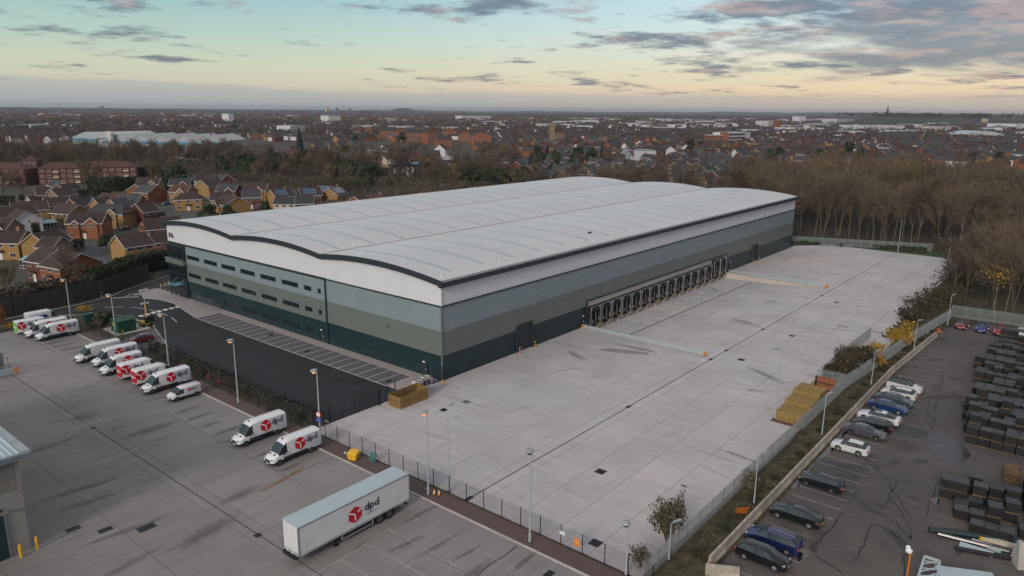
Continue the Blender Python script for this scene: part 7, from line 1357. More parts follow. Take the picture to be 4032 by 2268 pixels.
pmm=M('dark_jacket_beige_trousers',(.02,.02,.025),.9,var=0); t=pmm.node_tree; tcn=t.nodes.new('ShaderNodeTexCoord'); sp2=t.nodes.new('ShaderNodeSeparateXYZ'); t.links.new(tcn.outputs['Object'],sp2.inputs[0]); rp=t.nodes.new('ShaderNodeValToRGB'); rp.color_ramp.interpolation='CONSTANT'
mr2=t.nodes.new('ShaderNodeMath'); mr2.operation='DIVIDE'; mr2.inputs[1].default_value=2; t.links.new(sp2.outputs[2],mr2.inputs[0]); t.links.new(mr2.outputs[0],rp.inputs[0])
e=rp.color_ramp.elements; e[0].position=0; e[0].color=(.03,.02,.015,1); e[1].position=.06; e[1].color=(.26,.20,.13,1)
for p,c in ((.46,(.015,.016,.02,1)),(.76,(.35,.2,.14,1)),(.845,(.03,.02,.015,1))): n=e.new(p); n.color=c
t.links.new(rp.outputs[0],t.nodes['Principled BSDF'].inputs['Base Color']); pm.materials.append(pmm)

# ---------------------------------------------------------------- houses near the site
def gable_house(o,Lr,Wd,ze,zr,wall,roof,hip=0,ov=.35,trim='upvc',barge=True,side=-1):
    """ridge along local x, origin at ground under the ridge centre"""
    a=Lr/2; w=Wd/2
    mb=MB(); mb.box(-a,-w,-.1,a,w,ze)
    if hip<.9:
        for s in (-1,1):
            x=s*a*(1) ; top=zr-(zr-ze)*hip if hip else zr
            yy=w*(1-(top-ze)/(zr-ze)) if hip else 0
            mb.face([(x,-w,ze),(x,w,ze),(x,yy,top-.12),(x,-yy,top-.12)] if hip else [(x,-w,ze),(x,w,ze),(x,0,zr-.1)])
    mb.build('wall',m[wall],o)
    r=MB(); A=a+ov; h=zr+.02; e=w+ov; zl=ze-(zr-ze)*ov/w; t=.16
    ri=A-hip*w*1.0 if hip else A
    for s in (-1,1):
        q=[(-A,s*e,zl),(A,s*e,zl),(ri,0,h),(-ri,0,h)]; q2=[(x,y,z-t) for x,y,z in q]
        r.add(q+q2,[(0,1,2,3),(7,6,5,4),(0,4,5,1)])
    if hip:
        for s in (-1,1): r.add([(s*A,-e,zl),(s*A,e,zl),(s*ri,0,h),(s*A,-e,zl-t),(s*A,e,zl-t)],[(0,1,2),(3,4,1,0)])
    else:
        for s in (-1,1): r.add([(s*A,-e,zl),(s*A,0,h),(s*A,e,zl),(s*A,-e,zl-t),(s*A,0,h-t),(s*A,e,zl-t)],[(0,1,4,3),(1,2,5,4)])
    ro=r.build('roof',m[roof],o)
    f=MB()
    for s in (-1,1): MB().box(-A+.05,s*(e+.01)-.03,zl-.22,A-.05,s*(e+.01)+.05,zl-.02).build('gutter',m[trim],o)
    if barge and not hip:
        for s in (-1,1):
            b=MB()
            for q in (-1,1): b.beam((s*(A+.02),q*e,zl-.08),(s*(A+.02),0,h-.08),.05,.14)
            b.build('barge_board',m[trim],o)
    return ro
def win(o,x,y,z,w,h,ax,s,panes=2,mat='upvc'):
    """ax 'y': window in a wall facing local y*s ; ax 'x': facing local x*s"""
    f=MB(); n=panes; t=.07
    def bx(mb,u0,z0,u1,z1,d0,d1):
        if ax=='y': mb.box(x+u0,min(y+s*d0,y+s*d1),z+z0,x+u1,max(y+s*d0,y+s*d1),z+z1)
        else: mb.box(min(x+s*d0,x+s*d1),y+u0,z+z0,max(x+s*d0,x+s*d1),y+u1,z+z1)
    bx(f,-w/2,-h/2,w/2,-h/2+t,0,.05); bx(f,-w/2,h/2-t,w/2,h/2,0,.05)
    for k in range(n+1):
        u=-w/2+(w-t)*k/n; bx(f,u,-h/2+t,u+t,h/2-t,0,.05)
    fr=f.build('window',m[mat],o); g=MB(); bx(g,-w/2+t,-h/2+t,w/2-t,h/2-t,.0,.02); g.build('pane',m['glass'],fr); return fr
RED,YEL,ORA,BUF='bred','byel','bora','bbuf'
# ridge end, ridge end, ridge height, wall, roof, hip, depth, front gable, label
NH=[
((35.9,275.1),(41.2,274.0),7.8,YEL,'rbrn',0,7,0,'yellow brick house with white dormer gable left of the apartment block hedge'),
((39.5,268.5),(48.1,271.4),7.4,BUF,'rbrn',0,7,0,'long brown-roofed buff house attached to the yellow one below the red apartments'),
((60.5,317),(62.0,328),6.2,'cream','rgry',0,7,0,'grey-roofed house with cream gable, just in front of the apartment block'),
((53.5,299.9),(61.9,303.0),6.2,ORA,'rbrn',0,6.6,0,'dark-roofed house with orange gable peeping over the long brown roof'),
((31.8,271.5),(36.0,272.1),4.8,'cream','rbrn',0,5,0,'little brown-roofed garage with pale gable left of the yellow house'),
((12.2,226.9),(22.8,224.4),7.8,YEL,'rbrn',0,7.4,0,'long brown-roofed yellow house above the white conservatory'),
((24.8,232.7),(32.9,231.8),7.8,ORA,'rbrn',0,8,0,'dark-roofed house with orange gable behind the white conservatory'),
((31.5,226.5),(39.6,229.9),7.3,RED,'rgry',0,6,0,'red brick house with narrow white-trimmed gable and grey roof'),
((22.9,211.4),(25.6,203.1),7.8,YEL,'rbrn',0,8,0,'yellow brick house with big side gable and white porch'),
((37.4,220.2),(43.5,221.8),7.6,YEL,'rbrn',0,6,0,'house with yellow gable and two narrow windows mid-estate'),
((46.1,233.1),(49.7,224.3),8.0,YEL,'rred',0,7,0,'red-brown roofed house behind the yellow gable mid-estate'),
((41.0,214.8),(47.5,216.5),7.4,YEL,'rgry',0,6.5,0,'grey-roofed house with small cream gable left of the satellite dish'),
((30.8,199.9),(35.9,191.6),7.9,YEL,'rgry',.6,8,1,'hipped grey-roofed house with timbered dormers above the road'),
((15.2,182.0),(23.0,174.7),7.9,ORA,'rbrn',0,7.6,2,'orange brick house with white-trimmed front gables behind the clipped hedge'),
((3.0,212.6),(14.8,213.9),7.8,RED,'rbrn',0,8,0,'long brown roof behind the white timber-framed gable'),
((7.9,197.6),(7.8,206.0),7.6,'rend','rbrn',0,7.6,0,'house with big white gable and red brick ground floor at the left'),
((-3.6,189.5),(-.2,184.0),7.4,BUF,'rbrn',0,7,1,'buff house with two arched windows in its gable at the left edge'),
((-12.5,163.4),(-6.0,155.2),7.6,YEL,'rbrn',0,7.4,0,'brown-roofed yellow house at the left edge with patio doors'),
((-6.9,148.1),(1.0,152.8),7.6,YEL,'rbrn',0,7,0,'yellow gabled house with white edging behind the glass conservatory'),
((-4.9,145.5),(-2.4,141.0),7.0,BUF,'rbrn',0,6.5,0,'brown-roofed wing with buff gable right of the conservatory house'),
((-12.0,125.2),(-10.5,119.4),7.8,RED,'rbrn',0,9,0,'brown-roofed red end of the big house nearest the timber fence'),
((-10.9,118.2),(-9.5,109.6),7.5,ORA,'rbrn',0,9.2,0,'brown-roofed orange brick half of the big house nearest the timber fence'),
((6.3,127.7),(14.0,128.1),7.8,YEL,'rbrn',0,7.4,0,'yellow-gabled brown-roofed house beside the road next to the warehouse corner'),
((25.4,152.2),(34.5,150.5),7.8,ORA,'rbrn',.35,7.6,0,'orange gabled house directly left of the warehouse roof corner'),
((21.4,140.9),(25.0,140.4),5.0,ORA,'rbrn',0,5.5,0,'low brown-roofed extension with orange gable beside the warehouse corner'),
((86.4,292.0),(93.6,284.7),7.8,BUF,'rbrn',0,7.4,1,'wide brown-roofed house below the green tree belt with small yellow front gable'),
((71.2,261.9),(78.6,267.9),7.6,ORA,'rbrn',0,8,0,'wide orange gable house left of the arched brick gable'),
((74.4,248.4),(72.0,257.0),7.8,ORA,'rgry',0,9,0,'orange house with an arch of bricks over its gable windows'),
((95.0,277.7),(101.8,270.9),7.8,RED,'rgry',0,6.5,1,'dark-roofed house with white eaves and tiny white gable'),
((82.1,247.9),(85.8,239.9),7.8,YEL,'rred',0,7.4,1,'timber-framed yellow house with two roof windows'),
((71.1,220.2),(75.6,217.3),7.0,YEL,'rbrn',.7,7.4,0,'square yellow brick house with hipped roof beside the round green tree'),
((113.6,288.7),(120.1,282.3),7.8,'cream','rbrn',0,7,0,'brown-roofed cream house farthest back against the evergreens'),
((99.4,256.8),(109.7,259.2),7.8,YEL,'rbrn',0,8,0,'large yellow gable house with one small window'),
((123.2,275.5),(124.4,283.5),7.8,RED,'rgry',0,6.6,0,'red house with clipped gable in front of the dark evergreens'),
((97.4,236.9),(102.3,229.7),7.8,RED,'rgry',0,7.6,1,'grey-roofed house with long sloping end behind the yellow gables'),
((77.2,208.4),(84.1,204.3),7.8,YEL,'rbrn',0,7.4,0,'yellow house with cream-boarded gable top'),
((75.7,194.5),(75.1,184.4),7.8,YEL,'rbrn',0,9.4,0,'house with the broad plain yellow gable facing right, above the warehouse roof'),
((69.6,191.2),(75.0,190.1),6.6,YEL,'rbrn',0,5,0,'small yellow front wing joined to the broad plain gable house'),
((48.3,223.6),(53.4,216.6),7.8,ORA,'rgry',0,7.6,0,'grey-roofed orange house beside the satellite dish'),
((39.9,191.4),(46.1,192.3),7.8,RED,'rbrn',0,7.4,0,'red brick house with white-framed door and slim windows'),
((48.3,158.6),(52.6,146.8),6.2,BUF,'rbrn',0,8,0,'low brown roof right behind the warehouse roof edge'),
((107.9,231.8),(113.7,223.4),7.8,YEL,'rbrn',0,8,1,'back row yellow house with right-hand gable and white-edged front gable'),
((90.5,206.8),(96.4,202.8),7.8,RED,'rgry',0,7,0,'dark-roofed red house with three white windows under its eaves'),
((98.0,197.6),(107.2,197.7),7.8,YEL,'rbrn',0,7.4,0,'brown-roofed house with yellow gable next to the solar roof'),
((110.3,194.7),(118.1,191.1),7.8,RED,'rbrn',0,7,0,'red brick house with solar panels on its roof'),
((124.2,199.8),(127.6,191.7),7.8,ORA,'rred',0,7,0,'red-roofed house hidden behind the solar roof house'),
((119.9,187.2),(127.0,189.0),7.8,YEL,'rbrn',0,7.6,0,'house with large orange-yellow gable right of the solar roof'),
((94.0,174.4),(99.7,170.5),7.6,RED,'rgry',0,6.6,0,'dark-roofed red house with two front windows just above the warehouse'),
((97.4,193.1),(102.8,185.7),5.2,'cream','rgry',0,6.4,0,'low cream house with long dark roof'),
((98.6,160.8),(103.1,156.2),6.6,RED,'rbrn',.8,8.5,0,'hip-roofed brown house with a tiny white gable above the warehouse edge'),
((110.7,158.6),(117.1,159.8),7.0,ORA,'rbrn',0,7.6,0,'orange gabled house right above the warehouse roof edge'),
((120.1,161.5),(124.1,157.1),6.8,RED,'rred',.5,7.6,0,'red hipped house with cream eaves near the yellow-green shrub'),
((128.2,162.8),(134.0,160.6),7.2,RED,'rbrn',0,7.6,0,'last brown-roofed house before the trees, with red front gable'),
((62.0,155.3),(68.6,154.6),6.0,RED,'rbrn',.5,7,0,'low hipped roof behind the first roof bay edge'),
((66.0,147.0),(71.5,151.5),5.6,RED,'rbrn',0,6,0,'low brown roof with white-edged gable behind the first roof bay'),
]
EST=[(73.9,240.0,R(20),(.01,.10,.30),'bright blue car on a drive above the round green tree'),(94.1,244.7,R(100),(.55,.58,.60),'white car on a drive left of the yellow gabled house'),(72.8,311.5,R(80),(.6,.62,.66),'white car parked at the top of the estate below the hedge'),(32.4,184.6,R(30),(.03,.03,.035),'dark car on the drive beside the tall garden fence'),(18.8,215.0,R(20),(.02,.04,.06),'dark blue car below the white conservatory garden')]
solar_house=None
for (p,q,zr,wall,roof,hip,dp,fg,lab) in NH:
    d=Vector((q[0]-p[0],q[1]-p[1])); Lr=max(d.length,4.4)-.1; dp*=1.1
    if hip: Lr+=dp*hip*.9
    rz=math.atan2(d.y,d.x); cx,cy=(p[0]+q[0])/2,(p[1]+q[1])/2
    o=T('brick_house',lab,'house',(cx,cy,0),rz,'houses of the estate beside the warehouse')
    ze=zr-2.75 if zr>7 else zr-2.3
    # the long side that faces the camera
    n=Vector((-math.sin(rz),math.cos(rz))); side=1 if n.dot(Vector((CAM.x-cx,CAM.y-cy)))>0 else -1
    gable_house(o,Lr,dp,ze,zr,wall,roof,hip)
    nw=2 if Lr<7 else 3
    for s in (side,-side):
        for k in range(nw):
            x=-Lr/2+Lr*(k+.5)/nw
            win(o,x,s*dp/2,ze-.85,1.5,1.15,'y',s,2)
            if ze>4.2 and not(k==nw//2): win(o,x,s*dp/2,1.35,1.6,1.2,'y',s,2)
        if ze>4.2:
            dr=MB().box(-.45,min(s*dp/2,s*(dp/2+.05)),0,.45,max(s*dp/2,s*(dp/2+.05)),2.05).build('door',m['upvc'],o); dr.location.x=(0 if nw==3 else Lr*.02)
            pm_=MB(); pm_.add([(-1,s*dp/2,2.75),(1,s*dp/2,2.75),(1,s*(dp/2+.8),2.3),(-1,s*(dp/2+.8),2.3)],[(0,1,2,3)]).add([(-1,s*dp/2,2.6),(1,s*dp/2,2.6),(1,s*(dp/2+.8),2.2),(-1,s*(dp/2+.8),2.2)],[(0,1,2,3)]); pm_.build('porch_roof',m[roof],o)
    if not hip:
        for s in (-1,1): win(o,s*Lr/2,.3*s,ze-.9 if ze<4.2 else 4.2,.6,.9,'x',s,1)
    for k in range(fg):
        gx=(-Lr*.22 if fg==2 and k==0 else Lr*.22) ; gw=3.6 if k==fg-1 else 2.0; gz=ze+gw*.42
        y0=side*dp/2; y1=side*(dp/2+.55)
        w=MB().add([(gx-gw/2,y1,-.1),(gx+gw/2,y1,-.1),(gx+gw/2,y1,ze),(gx,y1,gz),(gx-gw/2,y1,ze),(gx-gw/2,y0,-.1),(gx+gw/2,y0,-.1),(gx+gw/2,y0,ze),(gx-gw/2,y0,ze)],[(0,1,2,3,4),(0,4,8,5),(1,6,7,2)]); w.build('wall',m[wall],o)
        r=MB(); yb=side*(dp/2-(gz-ze)*(dp/2)/(zr-ze)) 
        for s in (-1,1):
            A=[(gx+s*(gw/2+.25),y1+side*.2,ze-.22),(gx,y1+side*.2,gz+.05),(gx,yb,gz+.05),(gx+s*(gw/2+.25),y0-side*.1,ze-.22)]; r.add(A+[(x,y,z-.12) for x,y,z in A],[(0,1,2,3),(7,6,5,4),(0,4,5,1)])
        r.build('roof',m[roof],o); b=MB()
        for s in (-1,1): b.beam((gx+s*(gw/2+.25),y1+side*.23,ze-.2),(gx,y1+side*.23,gz+.06),.06,.2)
        b.build('barge_board',m['upvc'],o); win(o,gx,y1,ze-.8,min(1.7,gw*.55),1.05,'y',side,3 if gw>3 else 2)
    if zr>7.3 and not hip and (int(cx)%3==0): MB().box(Lr*.3-.35,-.3,zr-.6,Lr*.3+.35,.3,zr+.9).build('chimney',m[wall],o)
    if 'solar' in lab:
        sp3=MB()
        for i in range(5):
            for k in range(2):
                def pt(x,t): y=side*(dp/2+.35)*(1-t); z=ze-.26+(zr+.02-ze+.26)*t; return (x,y,z+.12)
                x0=-Lr/2+.8+i*1.15; t0=.18+k*.36
                MB().face([pt(x0,t0),pt(x0+1.1,t0),pt(x0+1.1,t0+.34),pt(x0,t0+.34)]).build('solar_panel',m['solar'],o)
for x,y,rz,cl,l in EST: car(l,(x,y,0),rz,cl,'hatch',4.2,1.8,1.48)['group']='cars parked on the estate'
# conservatories
def conserv(x,y,rz,label,w=4,d=3):
    o=T('conservatory',label,'conservatory',(x,y,0),rz); f=MB()
    for s in (-1,1):
        for k in range(5): f.box(-w/2+w*k/4-.04,s*d/2-.04,0,-w/2+w*k/4+.04,s*d/2+.04,2.2)
    for k in range(4): f.box(-w/2-.04,-d/2+d*k/3-.04,0,-w/2+.04,-d/2+d*k/3+.04,2.2); f.box(w/2-.04,-d/2+d*k/3-.04,0,w/2+.04,-d/2+d*k/3+.04,2.2)
    for z in (.0,.7,2.15): f.box(-w/2,-d/2-.05,z,w/2,-d/2+.05,z+.1).box(-w/2,d/2-.05,z,w/2,d/2+.05,z+.1).box(-w/2-.05,-d/2,z,-w/2+.05,d/2,z+.1).box(w/2-.05,-d/2,z,w/2+.05,d/2,z+.1)
    for k in range(6):
        u=-w/2+w*k/5
        for s in (-1,1): f.beam((u,s*d/2,2.25),(u*.6,0,3.2),.07,.07)
    f.beam((-w*.3,0,3.2),(w*.3,0,3.2),.1,.1); f.build('frame',m['upvc'],o)
    MB().box(-w/2,-d/2,.1,w/2,d/2,2.15).build('glazing',m['glass'],o)
    r=MB(); r.add([(-w/2,-d/2,2.22),(w/2,-d/2,2.22),(w/2,d/2,2.22),(-w/2,d/2,2.22),(-w*.3,0,3.15),(w*.3,0,3.15)],[(0,1,5,4),(2,3,4,5),(1,2,5),(3,0,4)]); r.build('roof_glazing',m['clear'],o)
conserv(-10.5,140.5,R(30),'white-framed conservatory with blue glass roof beside the yellow gabled house')
conserv(16.5,205.5,R(-10),'white conservatory with pale roof in the back garden of the long yellow house',4.4,3.2)
# clipped hedge, garden wall, fences
def hedge(pts,w,h,label,mat='hedge',name='hedge',dens=60,sz=.35,r=None):
    """a hedge as leaf-sized faces through its volume over a dark core"""
    rr2=random.Random(len(label)*7+int(h*10)); mb=MB()
    o=T(name,label,'hedge' if 'hedge' in name else 'shrub',(pts[0][0],pts[0][1],0)); ox,oy=pts[0]
    core=MB()
    for (a,b),(c,d) in zip(pts,pts[1:]):
        L_=math.hypot(c-a,d-b); dx_,dy_=(c-a)/L_,(d-b)/L_
        nseg=max(1,int(L_/2.2))
        for i in range(nseg):
            t0=L_*i/nseg; t1=L_*(i+1)/nseg; hh=h*rr2.uniform(.70,.86); ww=w*rr2.uniform(.32,.42)
            q=[(t0,-ww),(t1,-ww),(t1,ww),(t0,ww)]; P=[(a-ox+dx_*t-dy_*s,b-oy+dy_*t+dx_*s) for t,s in q]; core.prism(P,0,hh)
        for _ in range(int(L_*dens)):
            t=rr2.uniform(-.1,L_+.1); f=noise.noise(Vector((a+dx_*t,b+dy_*t,3))*.35)
            hh=h*(1+.16*f); e=rr2.random(); 
            if e<.45: z=hh*rr2.uniform(.82,1.05); s=rr2.uniform(-.5,.5)*w
            else: z=hh*rr2.random(); s=(rr2.choice((-1,1))*(.42+.12*rr2.random()))*w
            c_=Vector((a-ox+dx_*t-dy_*s,b-oy+dy_*t+dx_*s,z)); v=Vector([rr2.gauss(0,1) for _ in range(3)]).normalized(); u=v.orthogonal().normalized()*sz*rr2.uniform(.5,1.1); k=v.cross(u).normalized()*sz*rr2.uniform(.4,.9)
            mb.face([c_-u,c_-k*.6,c_+u,c_+k])
    core.build('core',m['bark'],o); mb.build('foliage',m[mat],o); return o
hedge([(3.5,153.0),(9.5,161.5)],2.2,2.6,'tall clipped dark hedge in front of the orange gabled house',dens=90)
hedge([(-21.9,1.2),(-22.0,20),(-21.9,36),(-21.6,49.5)],1.5,1.3,'low dark hedge between the black mesh fence and the access road','hedged',dens=110,sz=.15)
hedge([(-23.0,69.5),(-21.0,72.5),(-18.4,75.5)],2.4,1.4,'dark hedge between the substation and the green cabinet',dens=60,sz=.28)
hedge([(-70,88),(-50,91),(-34,94.5),(-24,96),(-14,97.5)],4.5,4.8,'bramble and hedge belt behind the left part of the timber fence','hedgeb',dens=80,sz=.42)
hedge([(-13,98.0),(-6,102.5),(2,108.5)],4.0,5.0,'dark green hedge behind the right part of the timber fence',dens=120,sz=.42)
hedge([(0,110),(5,113),(12,114),(20,111)],4.2,4.6,'big dark evergreen bushes between the yellow-gabled house and the warehouse',dens=170,sz=.45)
hedge([(-62,118),(-44,124),(-28,126)],8,3.4,'overgrown brown garden behind the hedge at the left edge','hedgeb',dens=120,sz=.5)
hedge([(-40,146),(-28,142)],2.2,2.0,'dark garden hedge at the left edge below the patio doors',dens=60)
hedge([(75,323),(92,305),(112,296)],5,6.5,'long bright green conifer hedge above the estate roofs','leaf',dens=150,sz=.6)
hedge([(20,296),(31,287)],4,3.5,'dark hedge at the left under the apartment blocks',dens=80,sz=.5)
hedge([(56,300),(73,292)],3.5,3.2,'dark hedge in front of the long apartment block',dens=80,sz=.5)
hedge([(157,3),(168,-8),(166.9,-12)],2.0,1.0,'low green growth along the far fence, nearer part','hedge',dens=45,sz=.35)
hedge([(168.5,-3),(171,-18),(174,-34)],3.2,1.2,'low green growth along the far fence, right part','hedge',dens=60,sz=.35)
def shrubby(x,y,r,h,label,mat,n=500,sz=.22,stems=8,cat='shrub',name='shrub',core=None):
    rr2=random.Random(int(abs(x*13+y*7))+n); o=T(name,label,cat,(x,y,0)); st=MB()
    for k in range(stems):
        a=rr2.uniform(0,2*PI); q=Vector((math.cos(a)*r*rr2.uniform(.2,.8),math.sin(a)*r*rr2.uniform(.2,.8),h*rr2.uniform(.6,.98))); mid=q*.5+Vector((rr2.uniform(-.1,.1),rr2.uniform(-.1,.1),.1*h))
        st.tube((0,0,-.05),mid,.035,.022,4,False).tube(mid,q,.022,.008,4,False)
        for _ in range(3):
            e=mid.lerp(q,rr2.random()); st.tube(e,e+Vector((rr2.gauss(0,.25),rr2.gauss(0,.25),rr2.uniform(.1,.5)))*r*.6,.012,.005,3,False)
    st.build('stems',m['bark'],o); mb=MB()
    for _ in range(n):
        v=Vector([rr2.gauss(0,1) for _ in range(3)]).normalized()*(rr2.random()**.4); f=.75+.5*noise.noise(v*2.2+Vector((x,y,0)))
        c_=Vector((v.x*r*f,v.y*r*f,h*.55+v.z*h*.45*f)); a=Vector([rr2.gauss(0,1) for _ in range(3)]).normalized(); u=a.orthogonal().normalized()*sz*rr2.uniform(.5,1.2); k=a.cross(u).normalized()*sz*rr2.uniform(.25,.6)
        mb.face([c_-u,c_-k,c_+u,c_+k])
    mb.build('foliage',m[mat],o); return o
# verge planting between the fences
m['bud']=M('thin_olive_leaves',(.085,.095,.045),.85,var=.5,scale=2,col2=(.16,.13,.08))
shrubby(-17.0,-47.5,2.15,4.9,'tall loose leafy shrub standing inside the near corner of the yard','bud',n=1500,sz=.20,stems=26)
shrubby(-15.7,-48.2,.75,6.1,'slim taller sapling beside the loose leafy shrub','bud',n=260,sz=.18,stems=5,cat='tree',name='sapling')
shrubby(-22.3,-47.7,1.5,2.2,'small shrub with purple seed heads at the bottom corner of the yard','bud',n=520,sz=.16,stems=16)
shrubby(-3.4,-50.4,1.5,3.4,'green shrub against the palisade fence behind the free bays','bud',n=650,sz=.18,stems=12)
shrubby(66.0,-50.0,3.0,3.8,'bright yellow autumn shrub beside the short lamp','yleaf',n=900,sz=.28,stems=14)
shrubby(57.0,-48.5,2.2,3.0,'yellow-leaved shrub at the near end of the verge trees','yleaf',n=380,sz=.26,stems=12)
shrubby(51.5,-50.2,1.5,2.6,'small orange-yellow shrub beside the palisade fence','yleaf',n=260,sz=.24,stems=10)
shrubby(75.0,-49.5,1.8,3.2,'small yellow shrub in the far verge','yleaf',n=260,sz=.24,stems=10)
for i,(x,y,r,h,l) in enumerate(((41.5,-47.6,2.4,4.6,'dense bramble bush right behind the stone steps'),(45.5,-47.0,2.8,5.0,'dense bramble bush in the middle of the verge'),(49.5,-48.2,2.6,4.2,'dense bramble bush before the yellow shrubs'),(39.6,-46.0,1.4,3.2,'bramble tangle at the fence corner'),(93,-48.5,5.5,4.6,'dark bramble thicket at the far bend'),(101,-50,6,5.0,'large bramble thicket near the woodland edge'),(110,-50.5,5.5,4.5,'bramble thicket under the first birches'),(86,-47.8,3.5,3,'low bramble mass beside the pale slabs'),(121,-50,6,5.5,'bramble thicket, fifth along the yard edge'),(132,-49,6,5,'bramble thicket, sixth along the yard edge'),(143,-48,6,5.5,'bramble thicket, seventh along the yard edge'),(154,-46.5,6,5.5,'bramble thicket near the last yard lamp'),(164,-45,6,6,'bramble thicket hiding the far yard corner'),(173,-41,6,6,'bramble thicket at the end of the far fence'))):
    shrubby(x,y,r,h,l,'hedgeb',n=1100,sz=.30,stems=14)
for i in range(44):
    x=-17+i*2.55; shrubby(x+rr.uniform(-1,1),-50.9+rr.uniform(-.5,.3)-(max(0,x-50)*.045),rr.uniform(.8,1.5),rr.uniform(.25,.6),'low rough tuft on the strip between palisade and concrete barriers',('hedgeb','bud','hedge')[i%3],n=130,sz=.16,stems=2)['group']='rough tufts on the verge strip'
for x,y,h in ((-19.5,83.2,1.6),(-33,80.6,1.6),(-38,79.9,1.7)): shrubby(x,y,2.2,h,'yellow autumn shrub along the far edge of the depot yard, '+('by the van trio' if x>-30 else 'near the russet tree' if x>-35 else 'at the left edge'),'yleaf',n=330,sz=.2,stems=10)
shrubby(-34.6,81.2,.8,5.6,'narrow russet autumn tree behind the green-backed van','rleaf',n=600,sz=.22,stems=9,cat='tree',name='autumn_tree')
for x,y in ((-10,99),(2.2,97.5),(3.4,98.8),): shrubby(x,y,.5,3.2,'thin staked sapling by the car-park entrance','bud',n=30,sz=.12,stems=4,cat='tree',name='sapling')['group']='staked saplings'
for k,y in enumerate((4,11,18,25,32,39,46)): shrubby(-22.9,y,.6,3.0,'thin bare sapling in the roadside hedge','bud',n=26,sz=.1,stems=5,cat='tree',name='sapling')['group']='roadside saplings'
# ---- apartment blocks and landmarks
def block(name,label,cat,p,q,h,depth,wall,roof='flat',rh=0,rmat='rgry',rows=0,cols=0,winmat='upvc',wh=1.3,ww=1.6,z0=1.6,dz=2.8,base=0,group=None,balc=None):
    """front foot runs p->q (left to right as seen), building extends away from the camera"""
    P=Vector(p);Q=Vector(q); d=Q-P; L_=d.length; rz=math.atan2(d.y,d.x); o=T(name,label,cat,(p[0],p[1],base),rz,group)
    MB().box(0,0,-.2,L_,depth,h).build('wall',m[wall],o)
    if roof=='flat': MB().box(-.2,-.2,h,L_+.2,depth+.2,h+.35).build('roof',m[rmat],o)
    elif roof=='hip':
        i=min(depth/2,L_/2-.5); MB().add([(-.5,-.5,h-.1),(L_+.5,-.5,h-.1),(L_+.5,depth+.5,h-.1),(-.5,depth+.5,h-.1),(i,depth/2,h+rh),(L_-i,depth/2,h+rh)],[(0,1,5,4),(2,3,4,5),(1,2,5),(3,0,4),(3,2,1,0)]).build('roof',m[rmat],o)
    elif roof=='gable':
        MB().add([(-.4,-.5,h-.1),(L_+.4,-.5,h-.1),(L_+.4,depth+.5,h-.1),(-.4,depth+.5,h-.1),(-.4,depth/2,h+rh),(L_+.4,depth/2,h+rh)],[(0,1,5,4),(2,3,4,5),(3,2,1,0)]).build('roof',m[rmat],o)
        for xx in (0,L_): MB().add([(xx,0,h),(xx,depth,h),(xx,depth/2,h+rh-.2)],[(0,1,2)]).build('gable',m[wall],o)
    elif roof=='front':  # gable end faces the front
        MB().add([(-.4,-.3,h-.1),(L_/2,-.3,h+rh),(L_+.4,-.3,h-.1),(-.4,depth+.3,h-.1),(L_/2,depth+.3,h+rh),(L_+.4,depth+.3,h-.1)],[(0,3,4,1),(1,4,5,2)]).build('roof',m[rmat],o)
        for yy in (0,depth): MB().add([(0,yy,h),(L_,yy,h),(L_/2,yy,h+rh-.15)],[(0,1,2)]).build('gable',m[wall],o)
    elif roof=='arc':
        n=10; A=[]; 
        for k in range(n+1): t=k/n; A.append((L_*t,h+rh*(1-(2*t-1)**2)))
        vs=[(x,-.3,z) for x,z in A]+[(x,depth+.3,z) for x,z in A]; MB().add(vs,[(k,n+1+k,n+2+k,k+1) for k in range(n)]).build('roof',m[rmat],o); MB().face([(x,0,z-.05) for x,z in A]+[(L_,0,h-.1),(0,0,h-.1)]).build('gable',m[wall],o)
    for r in range(rows):
        for c in range(cols):
            x=L_*(c+.5)/cols; z=z0+r*dz
            if balc and c in balc: MB().box(x-1.3,-.9,z-1.0,x+1.3,-.02,z-.1).build('balcony',m['cream'],o)
            f=MB().box(x-ww/2,-.06,z-wh/2,x+ww/2,-.01,z+wh/2).build('window',m[winmat],o)
            if ww<2.6 and wh<2: MB().box(x-ww/2+.12,-.08,z-wh/2+.12,x-.05,-.062,z+wh/2-.12).box(x+.05,-.08,z-wh/2+.12,x+ww/2-.12,-.062,z+wh/2-.12).build('pane',m['glass'],f)
    return o
g1=[(48.2,390.1),(62.8,371.3)]; 
block('apartment_block','red brick three-storey apartment block at the left edge, hipped roof','apartments',g1[0],g1[1],8.6,11,'bred','hip',3,'rred',3,6,group='brick apartment blocks')
block('apartment_block','red brick three-storey apartment block with cream balconies, middle one','apartments',(68.9,370.4),(86.2,360.6),8.6,11,'bred','hip',3,'rred',3,6,balc=(2,5),group='brick apartment blocks')
block('apartment_block','long red brick apartment block with balconies, right end by the green hedge','apartments',(86.7,361.7),(109.9,347.0),8.6,11,'bred','hip',3,'rred',3,8,balc=(6,),group='brick apartment blocks')
block('apartment_block','small brick apartment block tucked behind between the left two','apartments',(84.0,441.1),(90.4,436.7),8.6,11,'bred','hip',3,'rred',3,3,group='brick apartment blocks')
bx=(91.3,316.5); o=T('bus','white and turquoise single-deck bus parked by the apartment block','bus',(bx[0],bx[1],0),R(60)); MB().box(-5,-1.25,.35,5,1.25,2.9).build('body',m['rend'],o); MB().box(-4.8,-1.27,1.5,4.8,-1.25,2.4).box(-4.8,1.25,1.5,4.8,1.27,2.4).build('window_band',m['glass'],o); MB().box(-5.02,-1.2,.4,-5,1.2,2.8).build('end_panel',m['clear'],o)
